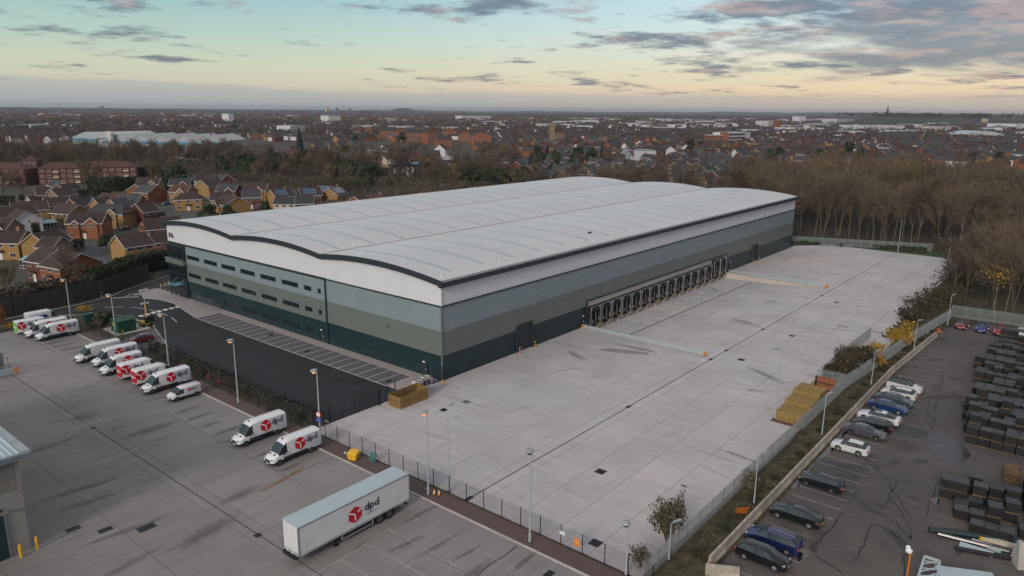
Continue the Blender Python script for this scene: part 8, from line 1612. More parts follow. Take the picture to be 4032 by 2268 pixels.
for x in (-3.2,3.2):
    for s in (-1,1): MB().tube((x,s*1.05,.48),(x,s*1.26,.48),.48,n=10).build('wheel',m['tyre'],o)
# factory sheds
Fp=[(700,960,400,352,'left'),(1030,1310,425,345,'second'),(1315,1530,430,362,'third'),(1550,1760,440,345,'fourth'),(1760,1960,450,345,'fifth'),(1960,2235,462,340,'right-hand')]
FX=[((262.2,844.3),(267.9,792.6)),((252.3,742.8),(270.0,719.4)),((269.3,717.3),(283.7,699.5)),((282.3,695.4),(295.3,678.8)),((293.9,674.8),(307.2,658.0)),((305.5,654.3),(323.3,633.6))]
for i,(p,q) in enumerate(FX):
    o=block('factory_shed',['leftmost','second','third','fourth','fifth','rightmost'][i]+' factory shed with pale gable and blue base band','factory',p,q,7.5,75,'shedw','front',6.2,'asb',group='pitched factory sheds')
    L_=math.hypot(q[0]-p[0],q[1]-p[1]); MB().box(0,-.4,4.2,L_,-.02,6.6).build('blue_band',m['blueshed'],o)
    for k in range(6): MB().box(L_*.16,8+k*11,11.0,L_*.34,12+k*11,11.1).build('roof_strip',m['rgry'],o).rotation_euler=(0,0,0)
a=(256.5,736.5); o=MB().lathe([(3,0),(3,15),(1.5,16.5)],14).build('silo',m['rend'],None,loc=(a[0],a[1]-6,0)); tag(o,'tall white silo in front of the factory sheds','silo','white silos')
a=(253.4,739.2); o=MB().lathe([(3.2,0),(3.2,7.5),(1.5,8.5)],14).build('silo',m['rend'],None,loc=(a[0]-6,a[1]-8,0)); tag(o,'short white silo in front of the factory sheds','silo','white silos')
a=(324.5,658.8); o=MB().tube((0,0,0),(0,0,16),.8,.6,8).build('chimney_stack',m['trim'],None,loc=(a[0],a[1]-4,0)); tag(o,'thin dark chimney stack at the right-hand factory shed','chimney')
# named landmarks in the town
block('white_warehouse','low white flat-roofed warehouse with blue-grey left half behind the conifers','building',(481.6,241.5),(492.6,232.9),8.5,22,'rend','flat',rmat='gutter',rows=1,cols=2,winmat='glass',ww=2.5,wh=1.3,z0=4)
block('white_warehouse','blue-grey flat building joined to the left of the white warehouse','building',(496.7,268.6),(496.6,250.3),7.5,22,'blue','flat',rmat='asb')
o=block('office_building','white three-storey office with dark window bands above the brick school','office',(832.7,317.0),(891.3,311.6),15.5,22,'rend','flat',rmat='asb')
for z in (4.2,9,13.2): MB().box(2,-.15,z-1,44,-.01,z+.8).build('window_band',m['glass'],o)
block('brick_building','flat-roofed brown brick building left of the white office','building',(810.2,335.9),(821.2,319.6),12.5,18,'bora','flat',rmat='asb',rows=3,cols=6,winmat='glass',wh=1.6,z0=2.5,dz=4)
block('brick_tower','plain brick stair tower beside the white office','tower',(825.4,323.1),(830.3,315.4),15.5,12,'bora','flat')
block('tower_block','narrow yellow brick tower of the flats with pale edge','tower',(673.8,478.3),(677.5,475.2),24,9,'bbuf','flat')
block('brick_flats','yellow-brown brick flats right of the narrow tower','apartments',(677.7,475.1),(691.8,470.3),15,12,'bbuf','hip',4,'rbrn',4,5)
block('terrace','long brown-roofed terrace with pale doors beside the tall tree','terraced houses',(260.2,436.1),(295.9,413.4),5.6,9,'bred','gable',3,'rred',2,16,winmat='upvc',z0=1.4,dz=2.5)
block('pub','pink-cream gabled pub with dark ground floor near the blue shops','pub',(255.3,314.6),(260.2,309.8),7.5,12,'cream','front',3.6,'rgry',1,3,winmat='glass',z0=1.3,ww=1.8,wh=1.9)
block('bungalow','red hip-roofed bungalow behind the pub','house',(304.7,370.6),(312.4,363.3),3.4,9,'cream','hip',4,'rred',1,4)
block('terrace','low brick terrace left of the red bungalow','terraced houses',(291.2,379.0),(304.0,371.3),4.4,8,'bred','gable',2.6,'rred',1,6,z0=1.7)
block('terrace','low brick terrace between the bungalow and the white-ended house','terraced houses',(323.8,374.1),(340.6,363.1),5.0,8,'bred','gable',2.8,'rred',1,7,z0=2)
block('long_house','grey-roofed brick house with white end wall above the shops','house',(317.4,337.7),(328.0,327.5),7.2,9,'bred','gable',3.6,'rgry',2,6)
block('white_hall','white curved-roof pavilion with a row of blue windows','building',(322.4,320.1),(332.8,317.2),6.2,12,'rend','arc',1.4,'rend',1,7,winmat='signblue',z0=3.2,ww=1.5,wh=1.6)
block('shop_canopy','long blue market canopy','shop',(268.5,313.6),(278.4,306.3),4.0,9,'trim','gable',1.8,'blueshed')
block('shop_canopy','second blue canopy section with white end','shop',(280.5,308.0),(288.0,304.4),3.8,8,'trim','gable',1.2,'blueshed')
block('shop_canopy','bright yellow canopy section','shop',(286.9,303.0),(289.4,301.8),4.0,8,'yellow','arc',1.2,'yellow')
block('shop','pale cream shop front beside the yellow canopy','shop',(285.2,297.3),(292.7,292.3),4.6,8,'cream','gable',1.4,'cream',1,4,winmat='glass')
block('shop','low white building with red sign in front of the canopies','shop',(252.4,292.6),(263.9,287.8),3,6,'rend','flat',rmat='rend')
block('cottage','white gabled cottage half hidden by trees below the shops','house',(236.6,266.7),(238.7,264.5),3.5,16,'rend','front',4,'rgry')
block('white_house','big white gabled house among bare trees above the pavilion','house',(389.6,396.4),(395.0,387.5),6.5,12,'rend','front',4.5,'rbrn',1,3)
block('brick_flats','long orange-brick apartment terrace with projecting stair bays','apartments',(563.0,620.2),(586.5,608.2),13,12,'bora','gable',4,'rgry',4,10,ww=2,wh=1.6,z0=2,dz=3.1,group='orange brick apartment terraces')
block('brick_flats','orange-brick gabled apartments right of the long terrace','apartments',(571.4,591.7),(583.8,588.6),13,14,'bora','front',5,'rbrn',3,4,ww=2,wh=1.6,z0=3,dz=3.3,group='orange brick apartment terraces')
block('brick_flats','white-rendered apartments with dark hipped roof and dormers','apartments',(505.4,507.7),(520.6,500.2),10,11,'bora','gable',3.8,'rgry',2,6,z0=3,dz=3.4,group='orange brick apartment terraces')
PXT=[((621.5,797.2),(630.6,790.3)),((667.7,828.6),(678.5,820.5)),((633.6,754.3),(650.4,741.4)),((619.5,706.3),(632.4,696.2)),((801.2,858.3),(815.0,848.5)),((684.9,677.4),(700.7,665.1)),((631.6,594.0),(642.7,584.9)),((581.4,528.6),(600.7,512.4))]
for i,(x0,x1,y,l) in enumerate(((980,1060,365,'pink-roofed'),(1090,1180,352,'twin-gabled'),(1240,1390,372,'dormered dark-roofed'),(1392,1512,385,'long brown-roofed'),(1600,1700,330,'solar-roofed'),(1880,2020,380,'dark-roofed corner'),(2050,2160,410,'tall gabled'),(2160,2370,440,'solar-panelled'))):
    block('brick_flats',l+' orange-brick apartments in the middle-distance cluster','apartments',(PXT[i][0]),(PXT[i][1]),11,12,'bora',('gable','front')[i%2 if i!=6 else 1],4.5,('rred','rbrn','rgry','rbrn','rgry','rgry','rbrn','rgry')[i],3,5,z0=2.6,dz=3.2,group='orange brick apartment terraces')
LW=[('long low white industrial roof behind the orange flats, left piece',(870.0,1101.1),(898.5,1082.8),9,60),('long low white industrial roof with greenish start, right piece',(886.0,1010.1),(944.3,971.6),9,60),('pale industrial roof at the right of the orange flats',(909.2,904.3),(937.0,885.4),9,50),
('long white shed in the far right distance',(1873.9,436.6),(2016.3,365.9),12,60),('white distribution shed on the right skyline',(2616.1,265.6),(2565.3,136.3),14,80),('pale low shed above the office',(1999.9,707.6),(2066.9,695.7),18,40),('white block with stair tower in the far middle',(3192.5,1024.5),(3225.9,1010.4),26,40),
('teal-grey shed row in the far middle',(3371.7,1054.3),(3477.8,1011.4),14,60),('cream shed in the far right middle',(2990.3,813.0),(3170.2,795.9),18,60),('white far shed under the wooded hill',(3559.0,792.2),(3761.9,785.3),12,50),('long thin pale shed, far middle left',(2728.8,1387.7),(2834.1,1346.4),10,40),('pale shed with blue front right of centre',(1486.9,686.4),(1527.6,679.3),7,30),
('pale works roof on the left',(399.4,1495.3),(432.7,1499.4),7,30),('second pale works roof on the left',(443.8,1518.0),(491.4,1542.3),7,30),('white modern building left of centre',(623.5,955.6),(656.0,961.9),14,30),('red and white block left of centre skyline',(1215.3,1643.7),(1254.0,1641.0),22,40),('far white shed strip right of centre',(2299.7,2157.6),(2442.6,2117.3),16,60)]
for l,p,q,h,dp in LW: block('industrial_shed',l,'building',p,q,h,dp,'rend' if 'white' in l else 'asb','flat',rmat='asb',group='pale industrial buildings in the distance')
block('sports_hall','pale arched hall with blue-grey roof at the right','building',(1373.6,139.3),(1425.9,87.6),8,45,'asb','arc',6,'troof')
block('sports_hall','small cream arched hall left of the larger one','building',(1899.2,292.3),(1950.7,267.3),9,30,'cream','arc',3,'cream')
TW=[('white striped tower block on the left skyline',(1056.0,1921.9),(1057.1,1888.4),25,16,'rend'),('pinkish far tower, left of three',(3454.1,4642.5),(3476.6,4645.7),48,20,'cream'),('blue-grey far tower, middle of three',(3688.2,4834.5),(3712.7,4838.6),46,20,'blue'),('blue-grey far tower, right of three',(3554.0,4505.8),(3574.7,4508.3),45,20,'blue'),
('pale tower block on the right below the church hill',(4262.9,574.9),(4323.7,549.3),32,18,'asb'),('narrow cream tower at the right with sloping conveyor',(3223.9,353.0),(3240.0,344.5),26,12,'cream'),('faint tower on the far left skyline',(3387.4,8482.5),(3430.6,8513.8),50,30,'gutter'),('faint tower on the far right-centre horizon',(12974.3,5273.6),(13044.7,5280.4),44,20,'rend'),('dark brick mid-rise at the right of the pale shed',(1746.4,590.6),(1757.4,583.6),22,14,'bora')]
for l,p,q,h,dp,w in TW: block('tower_block',l,'tower',p,q,h,dp,w,'flat',rmat='gutter',group='distant tower blocks')
# railway station: platform, canopy and masts
p=(223.7,546.1); q=(225.7,461.1); o=T('station_platform','long pale railway platform edge with brown canopy','platform',(p[0],p[1],0),math.atan2(q[1]-p[1],q[0]-p[0])); L_=math.hypot(q[0]-p[0],q[1]-p[1]); MB().box(0,-2,0,L_,2,1.2).build('platform_slab',m['kerb'],o); MB().box(L_*.35,-2.5,4,L_*.72,3,4.4).build('canopy',m['rred'],o)
for k in range(5): MB().box(L_*(.36+.08*k),-1,1.2,L_*(.36+.08*k)+.3,1,4).build('canopy_post',m['trim'],o)
MAST=[(222.3,551.0),(229.4,544.5),(227.3,519.7),(224.8,496.8),(224.4,481.0),(225.7,461.1),(245.3,490.9),(234.8,440.3),(251.7,671.5),(231.6,665.7),(237.4,734.3),(255.8,405.5),(239.2,360.8),(236.2,294.6),(241.3,286.4),(252.9,317.1)]
for x,y in MAST: o=T('railway_mast','pale overhead-line mast beside the railway','mast',(x,y,0),R(40),'railway masts'); MB().tube((0,0,0),(0,0,9),.22,.16,6).build('pole',m['cream'],o); MB().beam((0,0,8),(2.6,0,8.4),.1,.1).build('arm',m['galv'],o)
# church spire on the wooded hill, pylons
a=(12806.4,2582.0); sx0,sy0=a
# ---- hills
def mound(name,cx,cy,rx,ry,h,rz=0,mat='hill'):
    n=28; k=7; vs=[]
    for j in range(k+1):
        t=j/k; z=h*(math.cos(PI*t)+1)/2
        for i in range(n): a=2*PI*i/n; w=1+.13*noise.noise(Vector((math.cos(a)*2,math.sin(a)*2,cx*.01))); x=math.cos(a)*rx*t*w; y=math.sin(a)*ry*t*w; vs.append((cx+x*math.cos(rz)-y*math.sin(rz),cy+x*math.sin(rz)+y*math.cos(rz),z-.2+ (h*.08*noise.noise(Vector((x*.004,y*.004,j)))if t<.9 else 0)))
    fs=[(j*n+i,j*n+(i+1)%n,(j+1)*n+(i+1)%n,(j+1)*n+i) for j in range(k) for i in range(n)]
    o=MB().add(vs,fs).build(name,m[mat],None,smooth=True); o['kind']='structure'; return o
m['hill']=M('wooded_hill',(.055,.058,.040),.95,var=.4,scale=.004,world=True,col2=(.085,.065,.045))
def pol(az,d): return (CAM.x+math.cos(YAW-R(az))*d,CAM.y+math.sin(YAW-R(az))*d)
def ridge(az0,az1,d,hf,depth=900):
    n=90; vs=[]
    for i in range(n+1):
        az=az0+(az1-az0)*i/n; h=hf(az)
        for dd,f in ((0,0),(.35,.8),(.6,1),(1,.3)): x,y=pol(az,d+depth*dd); vs.append((x,y,-.3+h*f+ (h*.25*noise.noise(Vector((az*2,dd*3,d*.001))))*f))
    o=MB().add(vs,[(i*4+k,i*4+k+1,(i+1)*4+k+1,(i+1)*4+k) for i in range(n) for k in range(3)]).build('hills',m['hill'],None,smooth=True); o['kind']='structure'
ridge(-45,45,9500,lambda a:10+9*noise.noise(Vector((a*.25,1,0)))+ (6 if a>8 else 0))
ridge(-45,45,12500,lambda a:26+14*noise.noise(Vector((a*.18,5,0)))+(22*math.exp(-((a-19)/9)**2)),1500)
ridge(-45,-10,5200,lambda a:22+16*noise.noise(Vector((a*.3,9,0)))+(14*math.exp(-((a+34)/6)**2)),900)
hx,hy=pol(-8.3,9000); mound('hills',hx,hy,300,260,58)
hx,hy=pol(28.6,3600); mound('hills',hx,hy,620,520,40,rz=YAW-R(28)+PI/2); CH=pol(26.3,3500)
o=T('church','dark church with a tall pointed spire on the wooded hill','church',(*CH,30)); MB().box(-8,-5,-12,20,5,14).build('nave',m['trim'],o); MB().box(-12,-4,-12,-4,4,22).build('tower',m['trim'],o); MB().add([(-12,-4,22),(-4,-4,22),(-4,4,22),(-12,4,22),(-8,0,46)],[(0,1,4),(1,2,4),(2,3,4),(3,0,4)]).build('spire',m['trim'],o)
for i,(u,d) in enumerate(((11.2,4200),(15.4,5000),(-31,2600),(27.2,3800),(2.0,5200))):
    x,y=pol(u,d); o=T('pylon','thin lattice pylon on the horizon','pylon',(x,y,0),YAW,'distant pylons'); mb=MB()
    for sx_ in (-1,1): mb.beam((0,sx_*4,0),(0,sx_*.6,52),.5,.5)
    for z in (32,40,47): mb.beam((0,-8,z),(0,8,z),.5,.5)
    for k in range(7): w=4-3.4*k/7; w2=4-3.4*(k+1)/7; mb.beam((0,-w,k*7.4),(0,w2,(k+1)*7.4),.35,.35)
    mb.build('lattice',m['gutter'],o)
# ---- ordinary houses of the town: shared meshes, individually placed
kinds={'r':('bred','rgry'),'g':('bbuf','rgry'),'b':('bora','rbrn'),'y':('byel','rbrn'),'w':('rend','rgry'),'o':('bora','rgry')}
names={'r':'red brick house with grey roof','g':'buff brick house with grey roof','b':'orange brick house with brown roof','y':'yellow brick house with brown roof','w':'white rendered house with grey roof','o':'orange brick house with dark roof'}
protos={}
for k,(wl_,rf) in kinds.items():
    t=bpy.data.objects.new('x',None)
    for hv in (0,1):
        o=T('town_house','x','house'); gable_house(o,11.5,7.6,5.1,7.9,wl_,rf,hip=.6 if hv else 0,barge=(k in 'rw'))
        mb=MB(); gl=MB()
        for s in (-1,1):
            for x in (-4.2,-1.6,1.6,4.2):
                for z in (1.5,4.1): y=s*3.8; mb.box(x-.75,min(y,y+s*.05),z-.55,x+.75,max(y,y+s*.05),z+.55); gl.box(x-.6,min(y,y+s*.07),z-.4,x+.6,max(y,y+s*.07),z+.4)
        mb.build('window_frames',m['upvc'],o)['kind']='stuff'; gl.build('panes',m['glass'],o)['kind']='stuff'
        if not hv: MB().box(3.9,-.35,7.2,4.6,.35,8.9).build('chimney',m[wl_],o)
        if k in 'ry' and not hv: pass
        protos[k+str(hv)]=o
used=set(); hs=[t.split(',') for t in HOUSES.split(';')]; rest=[]
def where(x,y):
    dd=math.hypot(x-CAM.x,y-CAM.y); az=math.degrees(YAW-math.atan2(y-CAM.y,x-CAM.x))
    for lim,t in ((-31,'above the left apartment block'),(-27,'above the middle apartment block'),(-22,'near the factory sheds'),(-16,'above the estate houses'),(-10,'above the solar-roof house'),(-4,'beside the long terrace'),(2,'around the blue shop canopies'),(7,'left of the white warehouse'),(12,'around the white warehouse'),(18,'around the white office'),(23,'above the far warehouse corner'),(29,'below the church hill'),(99,'towards the arched hall')):
        if az<lim: return ('near belt ' if dd<520 else 'second belt ' if dd<760 else 'middle distance ' if dd<1150 else 'far off ')+t
    side=('far left','left','left of centre','centre','right of centre','right','far right')[min(6,max(0,int((az+36)/10.3)))]
    return ('nearer town' if dd<650 else 'middle town' if dd<1100 else 'distant town')+' on the '+side if side not in('centre',) else ('nearer town' if dd<650 else 'middle town' if dd<1100 else 'distant town')+' at the centre'
for i,(x,y,r,k) in enumerate(hs):
    x=float(x);y=float(y);r=R(float(r)); hv=1 if (i*7)%5==0 else 0
    if i>=300: rest.append((x,y,r,k)); continue
    p=protos[k+str(hv)]; lab=names[k]+(' and hipped ends' if hv else '')+', '+where(x,y)
    if k+str(hv) not in used: used.add(k+str(hv)); o=p; o.location=(x,y,0); o.rotation_euler=(0,0,r); o['label']=lab
    else: o=copy_tree(p,(x,y,0),r,lab)
    o['group']='ordinary houses of the town'
    if i%9==4: 
        q=MB().face([(-4.6,-3.0,5.83),(-.8,-3.0,5.83),(-.8,-.9,7.38),(-4.6,-.9,7.38)]).build('solar_panel',m['solar'],o)
for k in protos:
    if k not in used:
        for c in list(protos[k].children): bpy.data.objects.remove(c)
        bpy.data.objects.remove(protos[k])
# the farther houses and works, past the limit: one object
rf_=random.Random(77); mb=MB(); fm=[m['bred'],m['bora'],m['byel'],m['rend'],m['rgry'],m['rbrn'],m['rred'],m['asb']]
def far_house(x,y,r,L_,Wd,ze,zr,wi,ri):
    c,s=math.cos(r),math.sin(r); a,w=L_/2,Wd/2
    tr3=lambda u,v,z:(x+u*c-v*s,y+u*s+v*c,z)
    mb.mi=wi; mb.add([tr3(u,v,z) for z in (0,ze) for u,v in ((-a,-w),(a,-w),(a,w),(-a,w))]+[tr3(-a,0,zr),tr3(a,0,zr)],[(0,1,5,4),(1,2,6,5),(2,3,7,6),(3,0,4,7),(4,7,8),(5,9,6)])
    mb.mi=ri; a+=.3; mb.add([tr3(-a,-w-.4,ze-.3),tr3(a,-w-.4,ze-.3),tr3(a,0,zr+.1),tr3(-a,0,zr+.1),tr3(-a,w+.4,ze-.3),tr3(a,w+.4,ze-.3)],[(0,1,2,3),(3,2,5,4)])
for x,y,r,k in rest: far_house(x,y,r,11,8,5.2,8,{'r':0,'g':2,'b':1,'y':2,'w':3,'o':1}[k],4 if k in 'rgwo' else 5)
for i in range(2700):
    az=rf_.uniform(-37,37); d=1000*math.exp(rf_.random()**.9*math.log(6.0)); x,y=pol(az,d)
    rw=round(d/120)*37+round(az/4)*53; r=R(rw%180); n=rf_.randint(1,3)
    for k in range(n): far_house(x+math.cos(r)*12*k,y+math.sin(r)*12*k,r+(PI/2 if rf_.random()<.4 else 0),rf_.uniform(9,14),8,5.2,8.2,rf_.choice((0,0,0,1,2,3)),rf_.choice((4,4,5,5,4)))
HP=[(float(a),float(b)) for a,b,_,_ in hs]
for i in range(900):
    az=rf_.uniform(1,35); d=680*math.exp(rf_.random()*.95); x,y=pol(az,d); rw=round(d/60)*31+round(az/5)*47
    if min(abs(x-a)+abs(y-b) for a,b in HP)<17: continue
    HP.append((x,y)); far_house(x,y,R(rw%180)+(PI/2 if rf_.random()<.3 else 0),rf_.uniform(10,16),8,5.2,8.1,rf_.choice((0,0,1,1,2,3)),rf_.choice((4,4,5,5)))
for i in range(60):
    az=rf_.uniform(-36,37) if rf_.random()<.5 else rf_.uniform(5,36); d=rf_.uniform(1500,5200); x,y=pol(az,d); far_house(x,y,YAW+PI/2+rf_.uniform(-.4,.4),rf_.uniform(35,110),40,7,9,3 if rf_.random()<.6 else 7,7)
o=mb.build('distant_houses',fm); o['kind']='stuff'; tag(o,'far-off houses and works roofs spreading to the horizon','houses')

# ---------------------------------------------------------------- trees
def bare_tree(seed,H=12,spread=.42,trunk=.18,levels=3,twigs=1500,multi=1,lean=0,start=.28,tw=.034,tl=.55):
    r=random.Random(seed); tk=MB(); cr=MB(); tips=[]
    def grow(p,d,L_,rad,lv):
        n=3 if lv<2 else 2
        for k in range(n):
            q=p+d*(L_/n); tgt=cr if lv>0 else tk
            tgt.tube(p,q,rad*(1-.28*k/n),rad*(1-.28*(k+1)/n),6 if lv==0 else (4 if lv==1 else 3),False)
            if lv>=1: tips.append((p.lerp(q,.5),d))
            d=(d+Vector((r.gauss(0,.10+.05*lv),r.gauss(0,.10+.05*lv),r.uniform(-.02,.10)))).normalized(); p=q
            if lv<levels and (lv>0 or k>=1):
                for _ in range(2 if lv<2 else 1):
                    a=r.uniform(0,2*PI); side=Vector((math.cos(a),math.sin(a),0)); nd_=(d*.75+side*spread*r.uniform(.7,1.5)).normalized()
                    grow(q,nd_,L_*r.uniform(.48,.72),rad*.48,lv+1)
        tips.append((p,d))
        if lv<levels: grow(p,d,L_*.62,rad*.6,lv+1)
    for i in range(multi):
        a=2*PI*i/max(1,multi)+r.random(); d=Vector((math.cos(a)*(.16 if multi>1 else lean),math.sin(a)*(.16 if multi>1 else 0),1)).normalized()
        grow(Vector((math.cos(a)*.15*(multi>1),math.sin(a)*.15*(multi>1),-.1)),d,H*.52,trunk/(multi**.5),0)
    for _ in range(twigs):
        p,d=r.choice(tips); 
        if p.z<H*start: continue
        v=(d*.8+Vector([r.gauss(0,.6) for _ in range(3)])+Vector((0,0,.3))).normalized(); L_=tl*r.uniform(.5,1.6); s=v.orthogonal().normalized()*tw*r.uniform(.6,1.3)
        if r.random()<.5: s=v.cross(s).normalized()*tw
        cr.face([p-s,p+s,p+v*L_])
        p2=p+v*L_*.5
        v2=(v+Vector([r.gauss(0,.6) for _ in range(3)])).normalized(); s2=v2.orthogonal().normalized()*tw*.7; cr.face([p2-s2,p2+s2,p2+v2*L_*.7])
    return tk,cr
def evergreen(seed,H,Rr,n,sz,base=.12):
    r=random.Random(seed); tk=MB().tube((0,0,-.1),(0,0,H*.8),.22,.06,6); cr=MB(); lobes=[]
    for k in range(13):
        a=r.uniform(0,2*PI); zz=r.uniform(base+.15,.9); rr_=Rr*(1-abs(zz-.45)*.9)*r.uniform(.35,.75); lobes.append((Vector((math.cos(a)*rr_,math.sin(a)*rr_,H*zz)),Rr*r.uniform(.32,.55)))
    for _ in range(n):
        c,q=r.choice(lobes); v=Vector([r.gauss(0,1) for _ in range(3)]).normalized(); p=c+Vector((v.x,v.y,v.z*.85))*q*(.72+.34*r.random())
        if p.z<H*base*.6: continue
        a=(v+Vector([r.gauss(0,.5) for _ in range(3)])).normalized(); u=a.orthogonal().normalized()*sz*r.uniform(.5,1.2); k=a.cross(u).normalized()*sz*r.uniform(.4,.8); cr.face([p-u,p-k,p+u,p+k])
    return tk,cr
def conifer(seed,H,Rr,n,sz):
    r=random.Random(seed); tk=MB().tube((0,0,-.1),(0,0,H*.9),.2,.05,6); cr=MB()
    for _ in range(n):
        t=r.random()**.7; z=H*(.04+.96*(1-t)) ; q=Rr*(t**.75)*(.80+.22*math.sin(z*4+r.random()))*(.82+.2*r.random()); a=r.uniform(0,2*PI); p=Vector((math.cos(a)*q,math.sin(a)*q,z)); v=Vector((math.cos(a),math.sin(a),.5)); u=Vector((-math.sin(a),math.cos(a),0))*sz*r.uniform(.4,1); k=(v.cross(u)).normalized()*sz*r.uniform(.5,1.2); cr.face([p-u,p-k,p+u,p+k])
    return tk,cr
PT={}
def proto(key,H,tkcr,tm,cm,name):
    tk,cr=tkcr; a=tk.mesh('trunk',m[tm]); b=cr.mesh('crown',m[cm]); PT.setdefault(key,[]).append((H,a,b,name))
m['twigw']=M('woodland_twigs',(.140,.106,.074),.95,var=.3,scale=.3,rnd=.25)
for s in range(3): proto('b',12,bare_tree(10+s,12,.55,.2,3,1700,start=.2,tw=.05,tl=.8),'bark','twig','bare_tree')
for s in range(2): proto('b',12,bare_tree(20+s,12,.5,.2,3,1500,start=.2,tw=.05,tl=.8),'bark','twigp','bare_tree')
proto('b',12,bare_tree(27,12,.45,.2,3,1800,start=.15,tw=.05,tl=.9),'bark','twigo','bare_tree')
for s in range(3): proto('p',18,bare_tree(40+s,18,.30,.13,3,1500,multi=(1,1,2)[s],lean=.05,start=.3,tw=.032,tl=.8),'birch','twigw','birch_tree')
for s in range(4): proto('w',18,bare_tree(50+s,18,.36,.14,3,2600,start=.32,tw=.040,tl=.9),'birch' if s==1 else 'bark',('twigw','twigp','twigo','twig')[s],'woodland_tree')
for s in range(3): proto('e',12,evergreen(60+s,12,4.2,2600,.55),'bark',('leaf','hedge','leaf')[s],'evergreen_tree')
proto('c',18,conifer(70,18,3.4,2600,.6),'bark','conifer','conifer_tree')
KEEP=[tuple(o.location[:2]) for o in C.objects if o.parent is None and o.get('category') in('pub','shop','terraced houses','factory','apartments','house','building','mast')]
cnt={}; ft=[]
rt3=random.Random(9)
gl={'b':('bare brown winter tree','bare winter trees across the town'),'p':('pale-trunked birch','birches at the woodland edge'),'w':('tall bare woodland tree','trees of the right-hand woodland'),'e':('round dark evergreen tree','evergreen trees'),'c':('tall pointed dark conifer','conifers')}
def place_tree(x,y,h,k,label,group,rz=None,sc=None):
    H,a,b,nm=rt3.choice(PT[k]); s=h/H
    o=T(nm,label,'tree',(x,y,-.05),rt3.uniform(0,2*PI) if rz is None else rz,group); o.scale=sc or (s*rt3.uniform(.9,1.15),s*rt3.uniform(.9,1.15),s)
    put('trunk',a,o); put('crown',b,o); return o
tl_=[t.split(',') for t in TREES.split(';')]
tl_=[(float(a),float(b),float(c),d) for a,b,c,d in tl_]
tl_.sort(key=lambda t:math.hypot(t[0]-CAM.x,t[1]-CAM.y))
for x,y,h,k in tl_:
    cnt[k]=cnt.get(k,0)+1
    if cnt[k]>295: ft.append((x,y,h)); continue
    dd=math.hypot(x-CAM.x,y-CAM.y)
    az_=math.degrees(YAW-math.atan2(y-CAM.y,x-CAM.x)); pos='right of the warehouse corner' if az_<19 else 'left of the tall fence lamp' if az_<22.5 else 'right of the tall fence lamp' if az_<26 else 'beyond the far yard corner' if az_<30 else 'above the back car park' if az_<34 else 'at the right picture edge'
    rank=('front rank' if dd<265 else 'second rank' if dd<310 else 'third rank' if dd<360 else 'deepest rank')
    if k=='p': lab='pale-trunked birch, '+rank+' '+pos
    elif k=='w': lab='tall bare woodland tree, '+rank+' '+pos
    else: lab=gl[k][0]+', '+where(x,y)
    place_tree(x,y,h,k,lab,gl[k][1])
gs_=random.Random(8)
for i in range(46):
    x=gs_.uniform(-20,140); y=gs_.uniform(122,300)
    if y<110+x*.2 or any(math.hypot(x-(p[0]+q[0])/2,y-(p[1]+q[1])/2)<8.2 for p,q,*_ in NH): continue
    if i%3: o=place_tree(x,y,gs_.uniform(4,6.5),'b' if i%2 else 'e','small garden tree among the estate houses','garden trees of the estate')
    else: o=place_tree(x,y,gs_.uniform(2.5,4),'e','low dark garden bush among the estate houses','garden trees of the estate',sc=(.4,.4,.28))
for i in range(30):
    x=gs_.uniform(108,172); y=gs_.uniform(-62,-50.5)
    place_tree(x,y,gs_.uniform(9,14),'w' if i%3 else 'p','bare tree along the yard edge before the woodland','woodland edge trees')
# trees near the estate
place_tree(54,168,9,'e','big round dark green tree between the red house and the square yellow house','evergreen trees',sc=(.95,.95,.72))
place_tree(61,166,8,'e','second round green tree joined to the big one beside the warehouse roof','evergreen trees',sc=(.8,.8,.65))
for x,y,h,l in ((-13.5,104,9.5,'bare spreading tree in front of the big house nearest the timber fence'),(-27,103,8,'bare tree behind the timber fence at the left'),(-45,105,8,'bare tree behind the hedge at the left edge'),(66,305,15,'pale bare tree in front of the middle apartment block'),(72,300,15,'second pale bare tree in front of the middle apartment block'),(96,300,13,'bare tree in front of the long apartment block'),(31,300,13,'bare tree in front of the left apartment block'),(40,303,12,'second bare tree in front of the left apartment block')):
    place_tree(x,y,h,'b',l,'bare trees around the estate')
for x,y,l in ((88,-57.5,'white-barked birch leaning over the back car-park fence corner'),): pass
for i,(x,y,h,l) in enumerate(((104,-60,14,'yellow-leaved birch behind the back fence'),(103,-70,13,'second yellow-leaved tree behind the back fence'))):
    o=place_tree(x,y,h,'p',l,'birches at the woodland edge'); mb=MB(); r5=random.Random(i)
    for _ in range(160):
        c=Vector((r5.gauss(0,1.5),r5.gauss(0,1.5),11+r5.gauss(0,1.6))); a=Vector([r5.gauss(0,1) for _ in range(3)]).normalized(); u=a.orthogonal()*.2; k=a.cross(u)*.8; mb.face([c-u,c-k,c+u,c+k])
    mb.build('autumn_leaves',m['yleaf'],o)
